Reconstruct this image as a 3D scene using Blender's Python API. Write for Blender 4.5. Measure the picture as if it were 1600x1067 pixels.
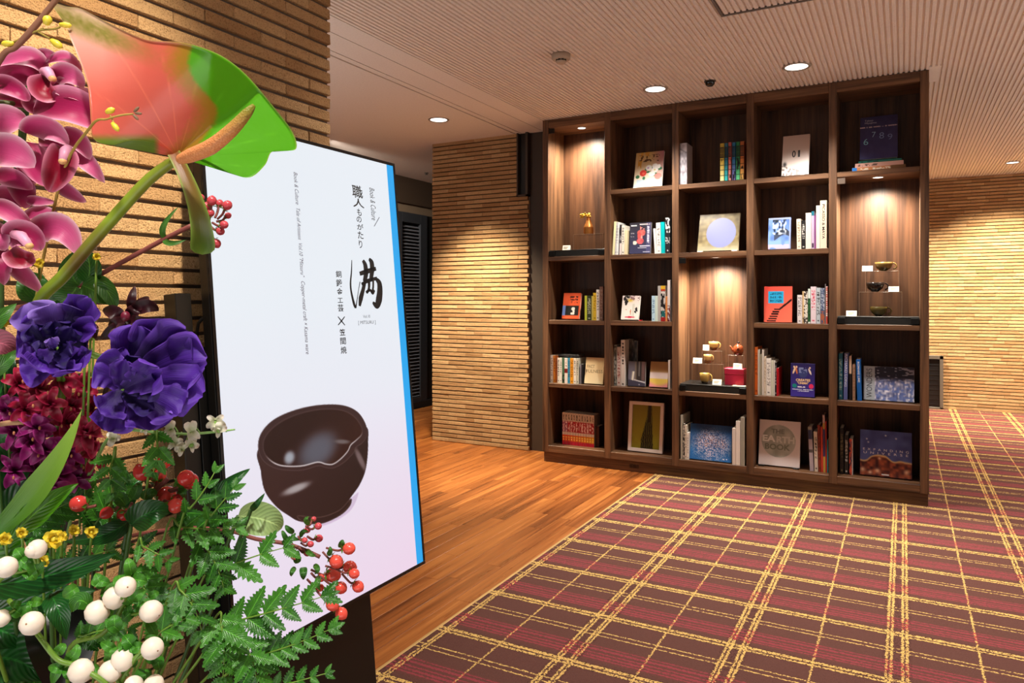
import bpy, bmesh, math, random
import numpy as np
from mathutils import Vector, Matrix, Quaternion
for _o in list(bpy.data.objects):
    bpy.data.objects.remove(_o)
SC = bpy.context.scene
COL = SC.collection
random.seed(7)
PI = math.pi

# ------------------------------------------------------------------ camera
CAM_Z, FPX, HOR = 1.23, 1125.0, 468.0
YAW = math.atan(612.0 / 1125.0)
FW = Vector((-math.sin(YAW), math.cos(YAW), 0))
RT = Vector((math.cos(YAW), math.sin(YAW), 0))
cam = bpy.data.objects.new('camera', bpy.data.cameras.new('camera'))
COL.objects.link(cam)
cam.location = (0, 0, CAM_Z)
cam.rotation_euler = (PI / 2, 0, YAW)
cam.data.sensor_width = 36
cam.data.lens = FPX / 1600 * 36
cam.data.shift_y = -(533.5 - HOR) / 1600
cam.data.clip_start = 0.02
SC.camera = cam
# ------------------------------------------------------------------ world, exposure
SC.view_settings.view_transform = 'Standard'
SC.view_settings.look = 'None'
SC.view_settings.gamma = 1
SC.view_settings.use_curve_mapping = False
SC.cycles.transparent_max_bounces = 40
SC.view_settings.exposure = -0.35
W = bpy.data.worlds.new('lobby_ambient')
SC.world = W
W.use_nodes = True
W.node_tree.nodes['Background'].inputs[0].default_value = (1.0, 0.90, 0.80, 1)
W.node_tree.nodes['Background'].inputs[1].default_value = 0.09


def spot(name, loc, target, power, ang, blend=0.5, col=(1, 0.82, 0.62), rad=0.05):
    d = bpy.data.lights.new(name, 'SPOT')
    d.energy = power
    d.spot_size = math.radians(ang)
    d.spot_blend = blend
    d.color = col
    d.shadow_soft_size = rad
    o = bpy.data.objects.new(name, d)
    COL.objects.link(o)
    o.location = loc
    o.rotation_euler = (Vector(target) - Vector(loc)).to_track_quat('-Z', 'Y').to_euler()
    return o


def area(name, loc, target, power, sx, sy, col):
    d = bpy.data.lights.new(name, 'AREA')
    d.shape = 'RECTANGLE'
    d.size, d.size_y = sx, sy
    d.energy = power
    d.color = col
    o = bpy.data.objects.new(name, d)
    COL.objects.link(o)
    o.location = loc
    o.rotation_euler = (Vector(target) - Vector(loc)).to_track_quat('-Z', 'Y').to_euler()
    return o


WARM = (1, 0.92, 0.82)
NEUT = (1, 0.95, 0.88)
CZ = 2.59
DOWN = [(-1.41, 4.53), (-0.55, 4.49), (-3.09, 4.52), (0.95, 8.65)]     # the lamps in view
DOWN_MORE = [(0.9, 4.5), (2.2, 4.5), (-0.9, 2.2), (0.6, 2.2), (2.0, 2.2), (-0.9, 0.1), (0.6, 0.1),
             (2.2, 8.65), (-0.4, 8.65), (0.9, 6.6), (2.2, 6.6)]
for i, (x, y) in enumerate(DOWN + DOWN_MORE):
    p = 105
    c = WARM
    if (x, y) == DOWN[2]:
        p, c = 720, (1, 0.86, 0.64)
    elif y > 8:
        p, c = 600, (1, 0.87, 0.68)
    elif y > 4 and x < 0:
        p, c = 172, NEUT
    elif 6 < y < 8:
        p = 210
    elif y < 1:
        p = 36
    elif x == -0.9:
        p = 165
    aim = (x, y + 0.26, 0.6) if (x, y) == DOWN[2] else ((x, y + 0.35, 0.9) if y > 8 else (x, y, 0))
    spot('downlight_and_fill', (x, y, CZ - 0.035), aim, p, 76 if (x, y) == DOWN[2] else 112, 0.75, c, 0.06)
spot('downlight_and_fill', (-0.45, 0.95, CZ - 0.035), (-1.47, 0.84, 1.42), 300, 42, 1.0, (1, 0.86, 0.66), 0.06)
spot('downlight_and_fill', (-4.3, 4.6, CZ - 0.035), (-4.85, 6.6, 1.2), 420, 90, 0.8, WARM, 0.06)  # added spot, hidden by the pillar, to brighten the louvred door
spot('accent_beam', (0.1, -0.2, 2.5), (-0.5, 0.34, 1.15), 150, 40, 0.6, (1, 0.95, 0.88), 0.05)
area('ceiling_fill', (0.3, -0.9, 0.35), (0.3, -0.9, 2.6), 48, 3.4, 1.4, (1, 0.96, 0.94))  # unseen upward area lamps, added to brighten the ceiling
area('ceiling_fill', (-3.6, 1.2, 0.6), (-3.6, 1.2, 2.6), 50, 1.8, 2.0, (1, 0.96, 0.94))
area('ceiling_fill', (3.1, 4.4, 0.6), (3.1, 4.4, 2.6), 115, 1.8, 7.0, (1, 0.96, 0.94))


# ------------------------------------------------------------------ pixel -> world helpers (used at build time to find real positions)
def ray(px, py):
    return RT * ((px - 800) / FPX) + FW + Vector((0, 0, (HOR - py) / FPX))


def atY(px, py, y):
    r = ray(px, py)
    k = y / r.y
    return Vector((r.x * k, y, CAM_Z + r.z * k))


def atX(px, py, x):
    r = ray(px, py)
    k = x / r.x
    return Vector((x, r.y * k, CAM_Z + r.z * k))


def P(px, py, d):
    r = ray(px, py)
    return Vector((r.x * d, r.y * d, CAM_Z + r.z * d))


# ------------------------------------------------------------------ colours and materials
def lin(c):
    c = c / 255.0
    return c / 12.92 if c <= 0.04045 else ((c + 0.055) / 1.055) ** 2.4


def S(r, g, b, a=1):
    return (lin(r), lin(g), lin(b), a)


class NT:
    """small wrapper that builds node materials"""

    def __init__(self, name, rough=0.5, spec=0.5):
        self.m = bpy.data.materials.new(name)
        self.m.use_nodes = True
        self.t = self.m.node_tree
        self.b = self.t.nodes['Principled BSDF']
        self.b.inputs['Roughness'].default_value = rough
        self.b.inputs['Specular IOR Level'].default_value = spec

    def n(self, kind, **kw):
        nd = self.t.nodes.new(kind)
        for k, v in kw.items():
            setattr(nd, k, v)
        return nd

    def set(self, sock, v):
        if isinstance(v, (int, float, tuple, list)):
            sock.default_value = v
        else:
            self.t.links.new(v, sock)

    def math(self, op, a, b=None, c=None, clamp=False):
        nd = self.n('ShaderNodeMath', operation=op, use_clamp=clamp)
        self.set(nd.inputs[0], a)
        if b is not None:
            self.set(nd.inputs[1], b)
        if c is not None:
            self.set(nd.inputs[2], c)
        return nd.outputs[0]

    def mix(self, f, a, b, mode='MIX'):
        nd = self.n('ShaderNodeMix', data_type='RGBA', blend_type=mode)
        self.set(nd.inputs[0], f)
        self.set(nd.inputs[6], a)
        self.set(nd.inputs[7], b)
        return nd.outputs[2]

    def coord(self, which='Object', scale=(1, 1, 1), off=None, rnd=0.0):
        tc = self.n('ShaderNodeTexCoord')
        mp = self.n('ShaderNodeMapping')
        mp.inputs['Scale'].default_value = scale
        src = tc.outputs[which]
        if rnd:
            oi = self.n('ShaderNodeObjectInfo')
            add = self.n('ShaderNodeVectorMath', operation='ADD')
            sc = self.math('MULTIPLY', oi.outputs['Random'], rnd)
            cb = self.n('ShaderNodeCombineXYZ')
            for k in range(3):
                self.t.links.new(sc, cb.inputs[k])
            self.t.links.new(src, add.inputs[0])
            self.t.links.new(cb.outputs[0], add.inputs[1])
            src = add.outputs[0]
        self.t.links.new(src, mp.inputs['Vector'])
        return mp.outputs[0]

    def noise(self, vec, scale=5, detail=4, rough=0.5, dist=0.0):
        nd = self.n('ShaderNodeTexNoise')
        nd.inputs['Scale'].default_value = scale
        nd.inputs['Detail'].default_value = detail
        nd.inputs['Roughness'].default_value = rough
        nd.inputs['Distortion'].default_value = dist
        if vec is not None:
            self.t.links.new(vec, nd.inputs['Vector'])
        return nd.outputs[0]

    def ramp(self, f, stops):
        nd = self.n('ShaderNodeValToRGB')
        el = nd.color_ramp.elements
        while len(el) < len(stops):
            el.new(0.5)
        for e, (p, c) in zip(el, stops):
            e.position = p
            e.color = c
        self.t.links.new(f, nd.inputs[0])
        return nd.outputs[0]

    def bump(self, h, strength=0.3, dist=0.01):
        nd = self.n('ShaderNodeBump')
        nd.inputs['Strength'].default_value = strength
        nd.inputs['Distance'].default_value = dist
        self.t.links.new(h, nd.inputs['Height'])
        self.t.links.new(nd.outputs[0], self.b.inputs['Normal'])

    def color(self, c):
        self.set(self.b.inputs['Base Color'], c)
        return self

    def xyz(self, which='Object'):
        tc = self.n('ShaderNodeTexCoord')
        sp = self.n('ShaderNodeSeparateXYZ')
        self.t.links.new(tc.outputs[which], sp.inputs[0])
        return sp.outputs


_MATS = {}


def plain(r, g, b, rough=0.5, spec=0.5, metal=0.0, var=0.06):
    """a lightly mottled paint, paper or plastic"""
    key = (r, g, b, rough, spec, metal, var)
    if key in _MATS:
        return _MATS[key]
    t = NT('surface', rough, spec)
    t.b.inputs['Metallic'].default_value = metal
    nz = t.noise(t.coord('Object'), 35, 3)
    c = S(r, g, b)
    t.color(t.mix(nz, tuple(x * (1 - var) for x in c[:3]) + (1,), tuple(min(1, x * (1 + var)) for x in c[:3]) + (1,)))
    _MATS[key] = t.m
    return t.m


def glow(name, col, strength):
    t = NT(name)
    t.b.inputs['Emission Color'].default_value = col
    t.b.inputs['Emission Strength'].default_value = strength
    t.color(col)
    return t.m


def wood(name, axis, dark, light, rough=0.45, scale=1.0, rnd=3.0):
    t = NT(name, rough, 0.4)
    sc = [14 * scale] * 3
    sc[axis] = 0.9 * scale
    v = t.coord('Object', tuple(sc), rnd=rnd)
    a = t.noise(v, 1.6, 5, 0.55, 0.6)
    sc2 = [60 * scale] * 3
    sc2[axis] = 1.5 * scale
    b = t.noise(t.coord('Object', tuple(sc2), rnd=rnd), 2.2, 3, 0.6)
    f = t.math('ADD', t.math('MULTIPLY', a, 0.7), t.math('MULTIPLY', b, 0.3))
    t.color(t.ramp(f, [(0.36, dark), (0.5, tuple((x + y) / 2 for x, y in zip(dark, light))), (0.64, light)]))
    t.bump(b, 0.12, 0.002)
    return t.m


WALNUT_V = wood('walnut_upright_grain', 2, S(58, 37, 25), S(126, 89, 60))
WALNUT_H = wood('walnut_board_grain', 0, S(58, 37, 25), S(126, 89, 60))
WALNUT_B = wood('walnut_panel_shaded', 2, S(46, 27, 17), S(98, 64, 42), scale=0.8)  # same walnut as the frame, darkened to carry the shade of the recesses
BLACK = plain(16, 15, 15, 0.35)
BLACK_M = plain(20, 18, 17, 0.6)
WHITE = plain(235, 230, 222, 0.6)
PAGES = plain(225, 216, 198, 0.8)


# ------------------------------------------------------------------ mesh helpers
class MB:
    def __init__(self):
        self.v, self.f, self.uv, self.hasuv = [], [], {}, False

    def add(self, vs, fs):
        n = len(self.v)
        self.v += [tuple(v) for v in vs]
        self.f += [tuple(n + i for i in f) for f in fs]
        return n

    def box(self, x0, x1, y0, y1, z0, z1, M=None):
        vs = [Vector((x, y, z)) for z in (z0, z1) for y in (y0, y1) for x in (x0, x1)]
        if M is not None:
            vs = [M @ v for v in vs]
        self.add(vs, [(0, 2, 3, 1), (4, 5, 7, 6), (0, 1, 5, 4), (2, 6, 7, 3), (0, 4, 6, 2), (1, 3, 7, 5)])
        return self

    def bbox(self, x0, x1, y0, y1, z0, z1, b=0.002, M=None):
        """box with chamfered edges"""
        vs, idx = [], {}
        X, Y, Z = (x0, x1), (y0, y1), (z0, z1)
        for i in (0, 1):
            for j in (0, 1):
                for k in (0, 1):
                    sx, sy, sz = (1 - 2 * i), (1 - 2 * j), (1 - 2 * k)
                    for a in range(3):
                        o = [b * sx, b * sy, b * sz]
                        o[a] = 0
                        idx[(i, j, k, a)] = len(vs)
                        vs.append(Vector((X[i] + o[0], Y[j] + o[1], Z[k] + o[2])))
        fs = []
        c3 = Vector(((x0 + x1) / 2, (y0 + y1) / 2, (z0 + z1) / 2))

        def face(q):
            a, b_, c = vs[q[0]], vs[q[1]], vs[q[2]]
            nrm = (b_ - a).cross(c - a)
            mid = sum((vs[t] for t in q), Vector()) / len(q)
            fs.append(tuple(q) if nrm.dot(mid - c3) > 0 else tuple(reversed(q)))
        for a in range(3):
            for s in (0, 1):
                def k3(p, q):
                    r = [0, 0, 0]
                    r[a] = s
                    r[(a + 1) % 3] = p
                    r[(a + 2) % 3] = q
                    return tuple(r)
                face([idx[k3(0, 0) + (a,)], idx[k3(1, 0) + (a,)], idx[k3(1, 1) + (a,)], idx[k3(0, 1) + (a,)]])
        for a in range(3):
            for p in (0, 1):
                for q in (0, 1):
                    b1, b2 = (a + 1) % 3, (a + 2) % 3

                    def kk(e):
                        r = [0, 0, 0]
                        r[a] = e
                        r[b1] = p
                        r[b2] = q
                        return tuple(r)
                    face([idx[kk(0) + (b1,)], idx[kk(1) + (b1,)], idx[kk(1) + (b2,)], idx[kk(0) + (b2,)]])
        for i in (0, 1):
            for j in (0, 1):
                for k in (0, 1):
                    face([idx[(i, j, k, 0)], idx[(i, j, k, 1)], idx[(i, j, k, 2)]])
        if M is not None:
            vs = [M @ v for v in vs]
        self.add(vs, fs)
        return self

    def tube(self, pts, rad, n=8, cap=True):
        pts = [Vector(p) for p in pts]
        if not isinstance(rad, (list, tuple)):
            rad = [rad] * len(pts)
        rings, up = [], None
        for i, p in enumerate(pts):
            t = (pts[min(i + 1, len(pts) - 1)] - pts[max(i - 1, 0)])
            t = t.normalized() if t.length > 1e-9 else Vector((0, 0, 1))
            if up is None:
                up = Vector((0, 0, 1)) if abs(t.z) < 0.9 else Vector((1, 0, 0))
            up = (up - t * up.dot(t)).normalized()
            s = t.cross(up)
            rings.append([p + (up * math.cos(2 * PI * k / n) + s * math.sin(2 * PI * k / n)) * rad[i] for k in range(n)])
        base = len(self.v)
        for r in rings:
            self.v += [tuple(q) for q in r]
        for i in range(len(rings) - 1):
            for k in range(n):
                a, b = base + i * n + k, base + i * n + (k + 1) % n
                self.f.append((a, a + n, b + n, b))
        if cap:
            self.f.append(tuple(base + k for k in range(n)))
            self.f.append(tuple(base + (len(rings) - 1) * n + k for k in reversed(range(n))))
        return self

    def lathe(self, prof, n=24, M=None, closed=False):
        """prof: list of (radius, z); revolved about z"""
        base = len(self.v)
        for (r, z) in prof:
            for k in range(n):
                v = Vector((r * math.cos(2 * PI * k / n), r * math.sin(2 * PI * k / n), z))
                self.v.append(tuple(M @ v if M is not None else v))
        for i in range(len(prof) - 1):
            for k in range(n):
                a, b = base + i * n + k, base + i * n + (k + 1) % n
                self.f.append((a, b, b + n, a + n))
        return self

    def disc(self, c, r, n=20, M=None):
        c = Vector(c)
        vs = [c + Vector((r * math.cos(2 * PI * k / n), r * math.sin(2 * PI * k / n), 0)) for k in range(n)]
        if M is not None:
            vs = [M @ v for v in vs]
        self.add(vs, [tuple(range(n))])
        return self

    def ball(self, c, rx, ry=None, rz=None, nu=12, nv=8, M=None):
        c = Vector(c)
        ry = rx if ry is None else ry
        rz = rx if rz is None else rz
        vs = [Vector((0, 0, -rz))]
        for i in range(1, nv):
            a = -PI / 2 + PI * i / nv
            for k in range(nu):
                b = 2 * PI * k / nu
                vs.append(Vector((rx * math.cos(a) * math.cos(b), ry * math.cos(a) * math.sin(b), rz * math.sin(a))))
        vs.append(Vector((0, 0, rz)))
        fs = [(0, 1 + (k + 1) % nu, 1 + k) for k in range(nu)]
        for i in range(nv - 2):
            for k in range(nu):
                a, b = 1 + i * nu + k, 1 + i * nu + (k + 1) % nu
                fs.append((a, b, b + nu, a + nu))
        top = len(vs) - 1
        o = 1 + (nv - 2) * nu
        fs += [(o + k, o + (k + 1) % nu, top) for k in range(nu)]
        vs = [(M @ v if M is not None else v) + c for v in vs]
        self.add(vs, fs)
        return self

    def grid(self, fn, nu, nv, uv=True):
        """fn(u, v) -> point, u along, v across, both 0..1"""
        base = len(self.v)
        for i in range(nu + 1):
            for j in range(nv + 1):
                self.v.append(tuple(fn(i / nu, j / nv)))
                self.uv[len(self.v) - 1] = (i / nu, j / nv)
        self.hasuv = True
        for i in range(nu):
            for j in range(nv):
                a = base + i * (nv + 1) + j
                self.f.append((a, a + 1, a + nv + 2, a + nv + 1))
        return self

    def mesh(self, name, mat, smooth=False):
        me = bpy.data.meshes.new(name)
        me.from_pydata(self.v, [], self.f)
        if self.hasuv:
            l = me.uv_layers.new(name='UVMap')
            for lp in me.loops:
                l.data[lp.index].uv = self.uv.get(lp.vertex_index, (0, 0))
        if mat is not None:
            me.materials.append(mat)
        if smooth:
            me.polygons.foreach_set('use_smooth', [True] * len(me.polygons))
        me.update()
        return me

    def build(self, name, mat, parent=None, smooth=False, **kw):
        return link(name, self.mesh(name, mat, smooth), parent, **kw)


def link(name, me, parent=None, **kw):
    o = bpy.data.objects.new(name, me)
    COL.objects.link(o)
    if parent is not None:
        o.parent = parent
    for k, v in kw.items():
        o[k] = v
    return o


def thing(name, label, cat, loc=(0, 0, 0), rot=(0, 0, 0), group=None):
    o = bpy.data.objects.new(name, None)
    o.empty_display_size = 0.05
    COL.objects.link(o)
    o.location = loc
    o.rotation_euler = rot
    o['label'] = label
    o['category'] = cat
    if group:
        o['group'] = group
    return o


def tag(o, label, cat, group=None):
    o['label'] = label
    o['category'] = cat
    if group:
        o['group'] = group
    return o


def text_mesh(body, size=1.0, bold=0.0, shear=0.0, align='LEFT', space=1.0, cap_depth=0.0):
    c = bpy.data.curves.new('lettering', 'FONT')
    c.body = body
    c.size = size
    c.offset = bold
    c.shear = shear
    c.align_x = align
    c.space_character = space
    c.extrude = cap_depth
    c.resolution_u = 3
    o = bpy.data.objects.new('lettering', c)
    m = o.to_mesh()
    vs = [v.co.copy() for v in m.vertices]
    fs = [tuple(p.vertices) for p in m.polygons]
    o.to_mesh_clear()
    bpy.data.objects.remove(o)
    bpy.data.curves.remove(c)
    return vs, fs


def fit_text(mb, body, x0, y0, w, h, M, bold=0.0, shear=0.0, rot=0):
    """lettering scaled to fill the box (x0, y0, w, h) of a plane; rot in quarter turns"""
    vs, fs = text_mesh(body, 1.0, bold, shear)
    if not vs:
        return
    if rot % 4 == 1:
        vs = [Vector((-v.y, v.x, 0)) for v in vs]
    elif rot % 4 == 3:
        vs = [Vector((v.y, -v.x, 0)) for v in vs]
    a0, a1 = min(v.x for v in vs), max(v.x for v in vs)
    b0, b1 = min(v.y for v in vs), max(v.y for v in vs)
    mb.add([M @ Vector((x0 + (v.x - a0) / max(a1 - a0, 1e-6) * w, y0 + (v.y - b0) / max(b1 - b0, 1e-6) * h, 0)) for v in vs], fs)


def art(name, w, h, nx, ny, fn, parent, mat, M):
    """flat print: a w x h sheet in the xy plane whose vertices carry the printed colours; fn(u, v) arrays -> rgb 0..255, v measured from the top"""
    u, v = np.meshgrid(np.linspace(0, 1, nx + 1), np.linspace(0, 1, ny + 1))
    rgb = np.clip(np.asarray(fn(u, v), dtype=float), 0, 255) / 255.0
    rgb = np.where(rgb <= 0.04045, rgb / 12.92, ((rgb + 0.055) / 1.055) ** 2.4)
    co = np.stack([u * w, (1 - v) * h, np.zeros_like(u)], -1).reshape(-1, 3)
    Mn = np.array(M)
    co = co @ Mn[:3, :3].T + Mn[:3, 3]
    i = np.arange(nx * ny)
    a = (i // nx) * (nx + 1) + i % nx
    fs = np.stack([a, a + nx + 1, a + nx + 2, a + 1], -1)
    me = bpy.data.meshes.new(name)
    me.vertices.add(len(co))
    me.vertices.foreach_set('co', co.ravel())
    me.loops.add(fs.size)
    me.loops.foreach_set('vertex_index', fs.ravel().astype(np.int32))
    me.polygons.add(len(fs))
    me.polygons.foreach_set('loop_start', np.arange(0, fs.size, 4, dtype=np.int32))
    at = me.color_attributes.new('ink', 'FLOAT_COLOR', 'POINT')
    at.data.foreach_set('color', np.concatenate([rgb.reshape(-1, 3), np.ones((len(co), 1))], 1).ravel())
    me.update(calc_edges=True)
    me.materials.append(mat)
    return link(name, me, parent)


def ink_mat(name, rough=0.35, emit=0.0):
    t = NT(name, rough, 0.4)
    a = t.n('ShaderNodeAttribute', attribute_name='ink')
    if emit:
        t.color((0.01, 0.01, 0.01, 1))
        t.t.links.new(a.outputs['Color'], t.b.inputs['Emission Color'])
        t.b.inputs['Emission Strength'].default_value = emit
    else:
        t.t.links.new(a.outputs['Color'], t.b.inputs['Base Color'])
    return t.m


PRINT = ink_mat('printed_ink')


def rnd_grid(n, m, seed):
    return np.random.RandomState(seed).rand(n, m)


def vnoise(u, v, fx, fy, seed):
    """smooth value noise 0..1 on arrays"""
    g = rnd_grid(int(fy) + 3, int(fx) + 3, seed)
    x, y = u * fx, v * fy
    i, j = np.floor(x).astype(int), np.floor(y).astype(int)
    a, b = x - i, y - j
    a, b = a * a * (3 - 2 * a), b * b * (3 - 2 * b)
    i, j = np.clip(i, 0, g.shape[1] - 2), np.clip(j, 0, g.shape[0] - 2)
    return g[j, i] * (1 - a) * (1 - b) + g[j, i + 1] * a * (1 - b) + g[j + 1, i] * (1 - a) * b + g[j + 1, i + 1] * a * b


def mixc(f, a, b):
    f = np.clip(f, 0, 1)[..., None]
    return np.asarray(a, float) * (1 - f) + np.asarray(b, float) * f


def inbox(u, v, u0, u1, v0, v1):
    return ((u >= u0) & (u <= u1) & (v >= v0) & (v <= v1)).astype(float)


def clear_mat(name, tint=(1, 1, 1, 1), gloss=0.08):
    """thin clear sheet: lets light straight through with a faint surface reflection"""
    m = bpy.data.materials.new(name)
    m.use_nodes = True
    t = m.node_tree
    t.nodes.clear()
    o = t.nodes.new('ShaderNodeOutputMaterial')
    a = t.nodes.new('ShaderNodeBsdfTransparent')
    a.inputs[0].default_value = tint
    g = t.nodes.new('ShaderNodeBsdfGlossy')
    g.inputs['Roughness'].default_value = 0.03
    lw = t.nodes.new('ShaderNodeLayerWeight')
    lw.inputs[0].default_value = gloss
    mx = t.nodes.new('ShaderNodeMixShader')
    gm = t.nodes.new('ShaderNodeNewGeometry')          # no second reflection where a ray leaves the sheet
    iv = t.nodes.new('ShaderNodeMath')
    iv.operation = 'SUBTRACT'
    iv.inputs[0].default_value = 1.0
    t.links.new(gm.outputs['Backfacing'], iv.inputs[1])
    ml = t.nodes.new('ShaderNodeMath')
    ml.operation = 'MULTIPLY'
    t.links.new(lw.outputs['Fresnel'], ml.inputs[0])
    t.links.new(iv.outputs[0], ml.inputs[1])
    t.links.new(ml.outputs[0], mx.inputs[0])
    t.links.new(a.outputs[0], mx.inputs[1])
    t.links.new(g.outputs[0], mx.inputs[2])
    t.links.new(mx.outputs[0], o.inputs[0])
    return m


GLASS = clear_mat('clear_glass', (0.97, 0.98, 0.97, 1), 0.06)
ACRYLIC = clear_mat('clear_acrylic', (0.97, 0.965, 0.95, 1), 0.1)

# ================================================================== the room
# ---- brick
def brick_mat(name, a, b, rnd_parts=True):
    t = NT(name, 0.85, 0.2)
    oi = t.n('ShaderNodeObjectInfo')
    ge = t.n('ShaderNodeNewGeometry')
    r = t.math('FRACT', t.math('ADD', oi.outputs['Random'], t.math('MULTIPLY', ge.outputs['Random Per Island'], 7.31)))
    base = t.ramp(r, [(0.0, a), (0.5, tuple((x + y) / 2 for x, y in zip(a, b))), (1.0, b)])
    v = t.coord('Object', (1, 1, 1), rnd=9)
    n1 = t.noise(v, 260, 3, 0.65)
    n2 = t.noise(v, 45, 4, 0.6)
    sp = t.ramp(n1, [(0.34, (0.45, 0.38, 0.32, 1)), (0.48, (1, 1, 1, 1))])
    c = t.mix(0.8, base, sp, 'MULTIPLY')
    c = t.mix(t.math('MULTIPLY', n2, 0.35), c, tuple(x * 0.6 for x in a[:3]) + (1,))
    t.color(c)
    t.bump(t.math('ADD', n1, n2), 0.9, 0.006)
    return t.m


BRICK = brick_mat('split_face_brick', S(184, 142, 96), S(222, 184, 134))
BRICK_FAR = BRICK
MORTAR = plain(112, 100, 90, 0.9, var=0.2)
PITCH, BL, BH = 0.0371, 0.171, 0.0285

# ---- left brick pillar: core + one object per brick in view
wl = MB().box(-2.3, -1.4765, -1.2, 1.586, 0, CZ).build('wall_left', MORTAR, None, kind='structure')


def brick_mesh(L, H, D, seed):
    rs = random.Random(seed)
    m = MB()
    b = 0.0016
    m.bbox(0, D, -L / 2, L / 2, -H / 2, H / 2, b)
    # split face: nudge the outer face corners
    m.v = [(x + (rs.uniform(-0.0015, 0.0025) if x > D * 0.5 else 0), y, z) for x, y, z in m.v]
    return m.mesh('brick', BRICK)


BM = [brick_mesh(BL - 0.0012, BH, 0.028, i) for i in range(8)]
BMH = [brick_mesh(BL / 2 - 0.0012, BH, 0.028, 20 + i) for i in range(4)]
rest = MB()
nb = 0
for k in range(70):
    z = 0.018 + k * PITCH
    if z > CZ - 0.01:
        break
    y = 1.588
    first = True
    while y > -1.0:
        L = BL
        half = False
        if first and k % 2:
            L, half = BL / 2 * 1.0, True
        first = False
        y0 = y - L
        yc = (y + y0) / 2
        d = yc * FW.y - 1.47 * FW.x * -1 if False else (-1.47 * FW.x + yc * FW.y)
        px = 800 + FPX * (-1.47 * RT.x + yc * RT.y) / d if d > 0.2 else -999
        py = HOR - FPX * (z - CAM_Z) / d if d > 0.2 else -999
        vis = -90 < px < 530 and -25 < py < 1090
        if vis and nb < 300:
            o = link('brick', random.choice(BMH if half else BM), wl)
            o.location = (-1.494 + random.uniform(-0.001, 0.001), yc, z)
            nb += 1
        else:
            rest.bbox(-1.494, -1.466, y0 + 0.0006, y - 0.0006, z - BH / 2, z + BH / 2, 0.0016)
        y = y0
rest.build('brick_courses', BRICK, wl, kind='stuff')

# ---- brick wall beside the bookcase
WBX0, WBX1, WBY = -3.63, -2.68, 5.22
wb = MB().box(WBX0, WBX1, WBY + 0.012, WBY + 0.14, 0, CZ).box(WBX0 - 0.0, WBX0 + 0.14, WBY + 0.012, 9.3, 0, CZ).build('wall_back', MORTAR, None, kind='structure')
m2 = MB()
BM2 = []
for i in range(6):
    rs = random.Random(50 + i)
    m = MB().bbox(-BL / 2 + 0.0005, BL / 2 - 0.0005, -0.028, 0, -BH / 2, BH / 2, 0.0016)
    m.v = [(x, yy - (rs.uniform(-0.001, 0.0025) if yy < -0.01 else 0), z) for x, yy, z in m.v]
    BM2.append(m.mesh('brick', BRICK))
nb = 0
for k in range(70):
    z = 0.018 + k * PITCH
    if z > CZ - 0.01:
        break
    xr = WBX1 if z < 2.07 else WBX1 - 0.1
    x = WBX0 - (BL / 2 if k % 2 else 0)
    while x < xr - 0.02:
        a, b = max(x, WBX0), min(x + BL, xr)
        if b - a > BL * 0.95 and 0.35 < z < 2.35 and nb < 300:
            o = link('brick', random.choice(BM2), wb)
            o.location = ((a + b) / 2, WBY + 0.016, z)
            nb += 1
        elif b - a > 0.01:
            m2.bbox(a + 0.0005, b - 0.0005, WBY - 0.011, WBY + 0.016, z - BH / 2, z + BH / 2, 0.0016)
        x += BL
m2.build('brick_courses', BRICK, wb, kind='stuff')

# ---- far brick wall
wf = MB().box(-2.4, 4.6, 9.462, 9.6, 0, CZ).build('wall_far', MORTAR, None, kind='structure')
m3 = MB()
for k in range(70):
    z = 0.018 + k * PITCH
    if z > CZ - 0.01:
        break
    x = -0.6 - random.uniform(0, BL)
    while x < 3.2:
        dd = random.uniform(-0.0015, 0.002)
        m3.bbox(x + 0.0005, x + BL - 0.0005, 9.44 + dd, 9.466, z - BH / 2, z + BH / 2, 0.0016)
        x += BL
m3.build('brick_courses', BRICK, wf, kind='stuff')
vent = thing('wall_vent', 'low black vent panel with pale metal edge at the foot of the far brick wall', 'vent', (0.2, 9.43, 0))
MB().box(-0.42, 0.155, -0.03, 0.008, 0.02, 0.56).build('panel', plain(22, 22, 24, 0.3), vent)
fr = MB().bbox(0.155, 0.19, -0.05, 0.008, 0.0, 0.6).bbox(-0.45, 0.19, -0.05, 0.008, 0.56, 0.6).bbox(-0.45, 0.19, -0.05, 0.008, 0.0, 0.02)
fr.build('vent_frame', plain(120, 112, 102, 0.4, metal=0.4), vent)
for i in range(9):
    MB().box(-0.42, 0.155, -0.034, -0.028, 0.05 + i * 0.055, 0.056 + i * 0.055).build('slat', plain(30, 30, 32, 0.4), vent)

# ---- dark panel between brick and bookcase, wall behind bookcase
DARKP = plain(62, 50, 40, 0.5, var=0.05)
MB().box(-2.68, 0.12, 5.24, 5.36, 0, CZ).build('wall_panel', DARKP, None, kind='structure')
tr = MB().box(-2.782, -2.77, 5.19, 5.24, 2.07, CZ).box(-2.70, -2.68, 5.19, 5.24, 2.07, CZ).box(-2.782, -2.68, 5.19, 5.24, 2.07, 2.085)
tr.build('trim_1', plain(70, 56, 44, 0.4), None, kind='structure')
MB().box(-2.772, -2.70, 5.225, 5.24, 2.085, CZ).build('trim_2', BLACK, None, kind='structure')

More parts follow.
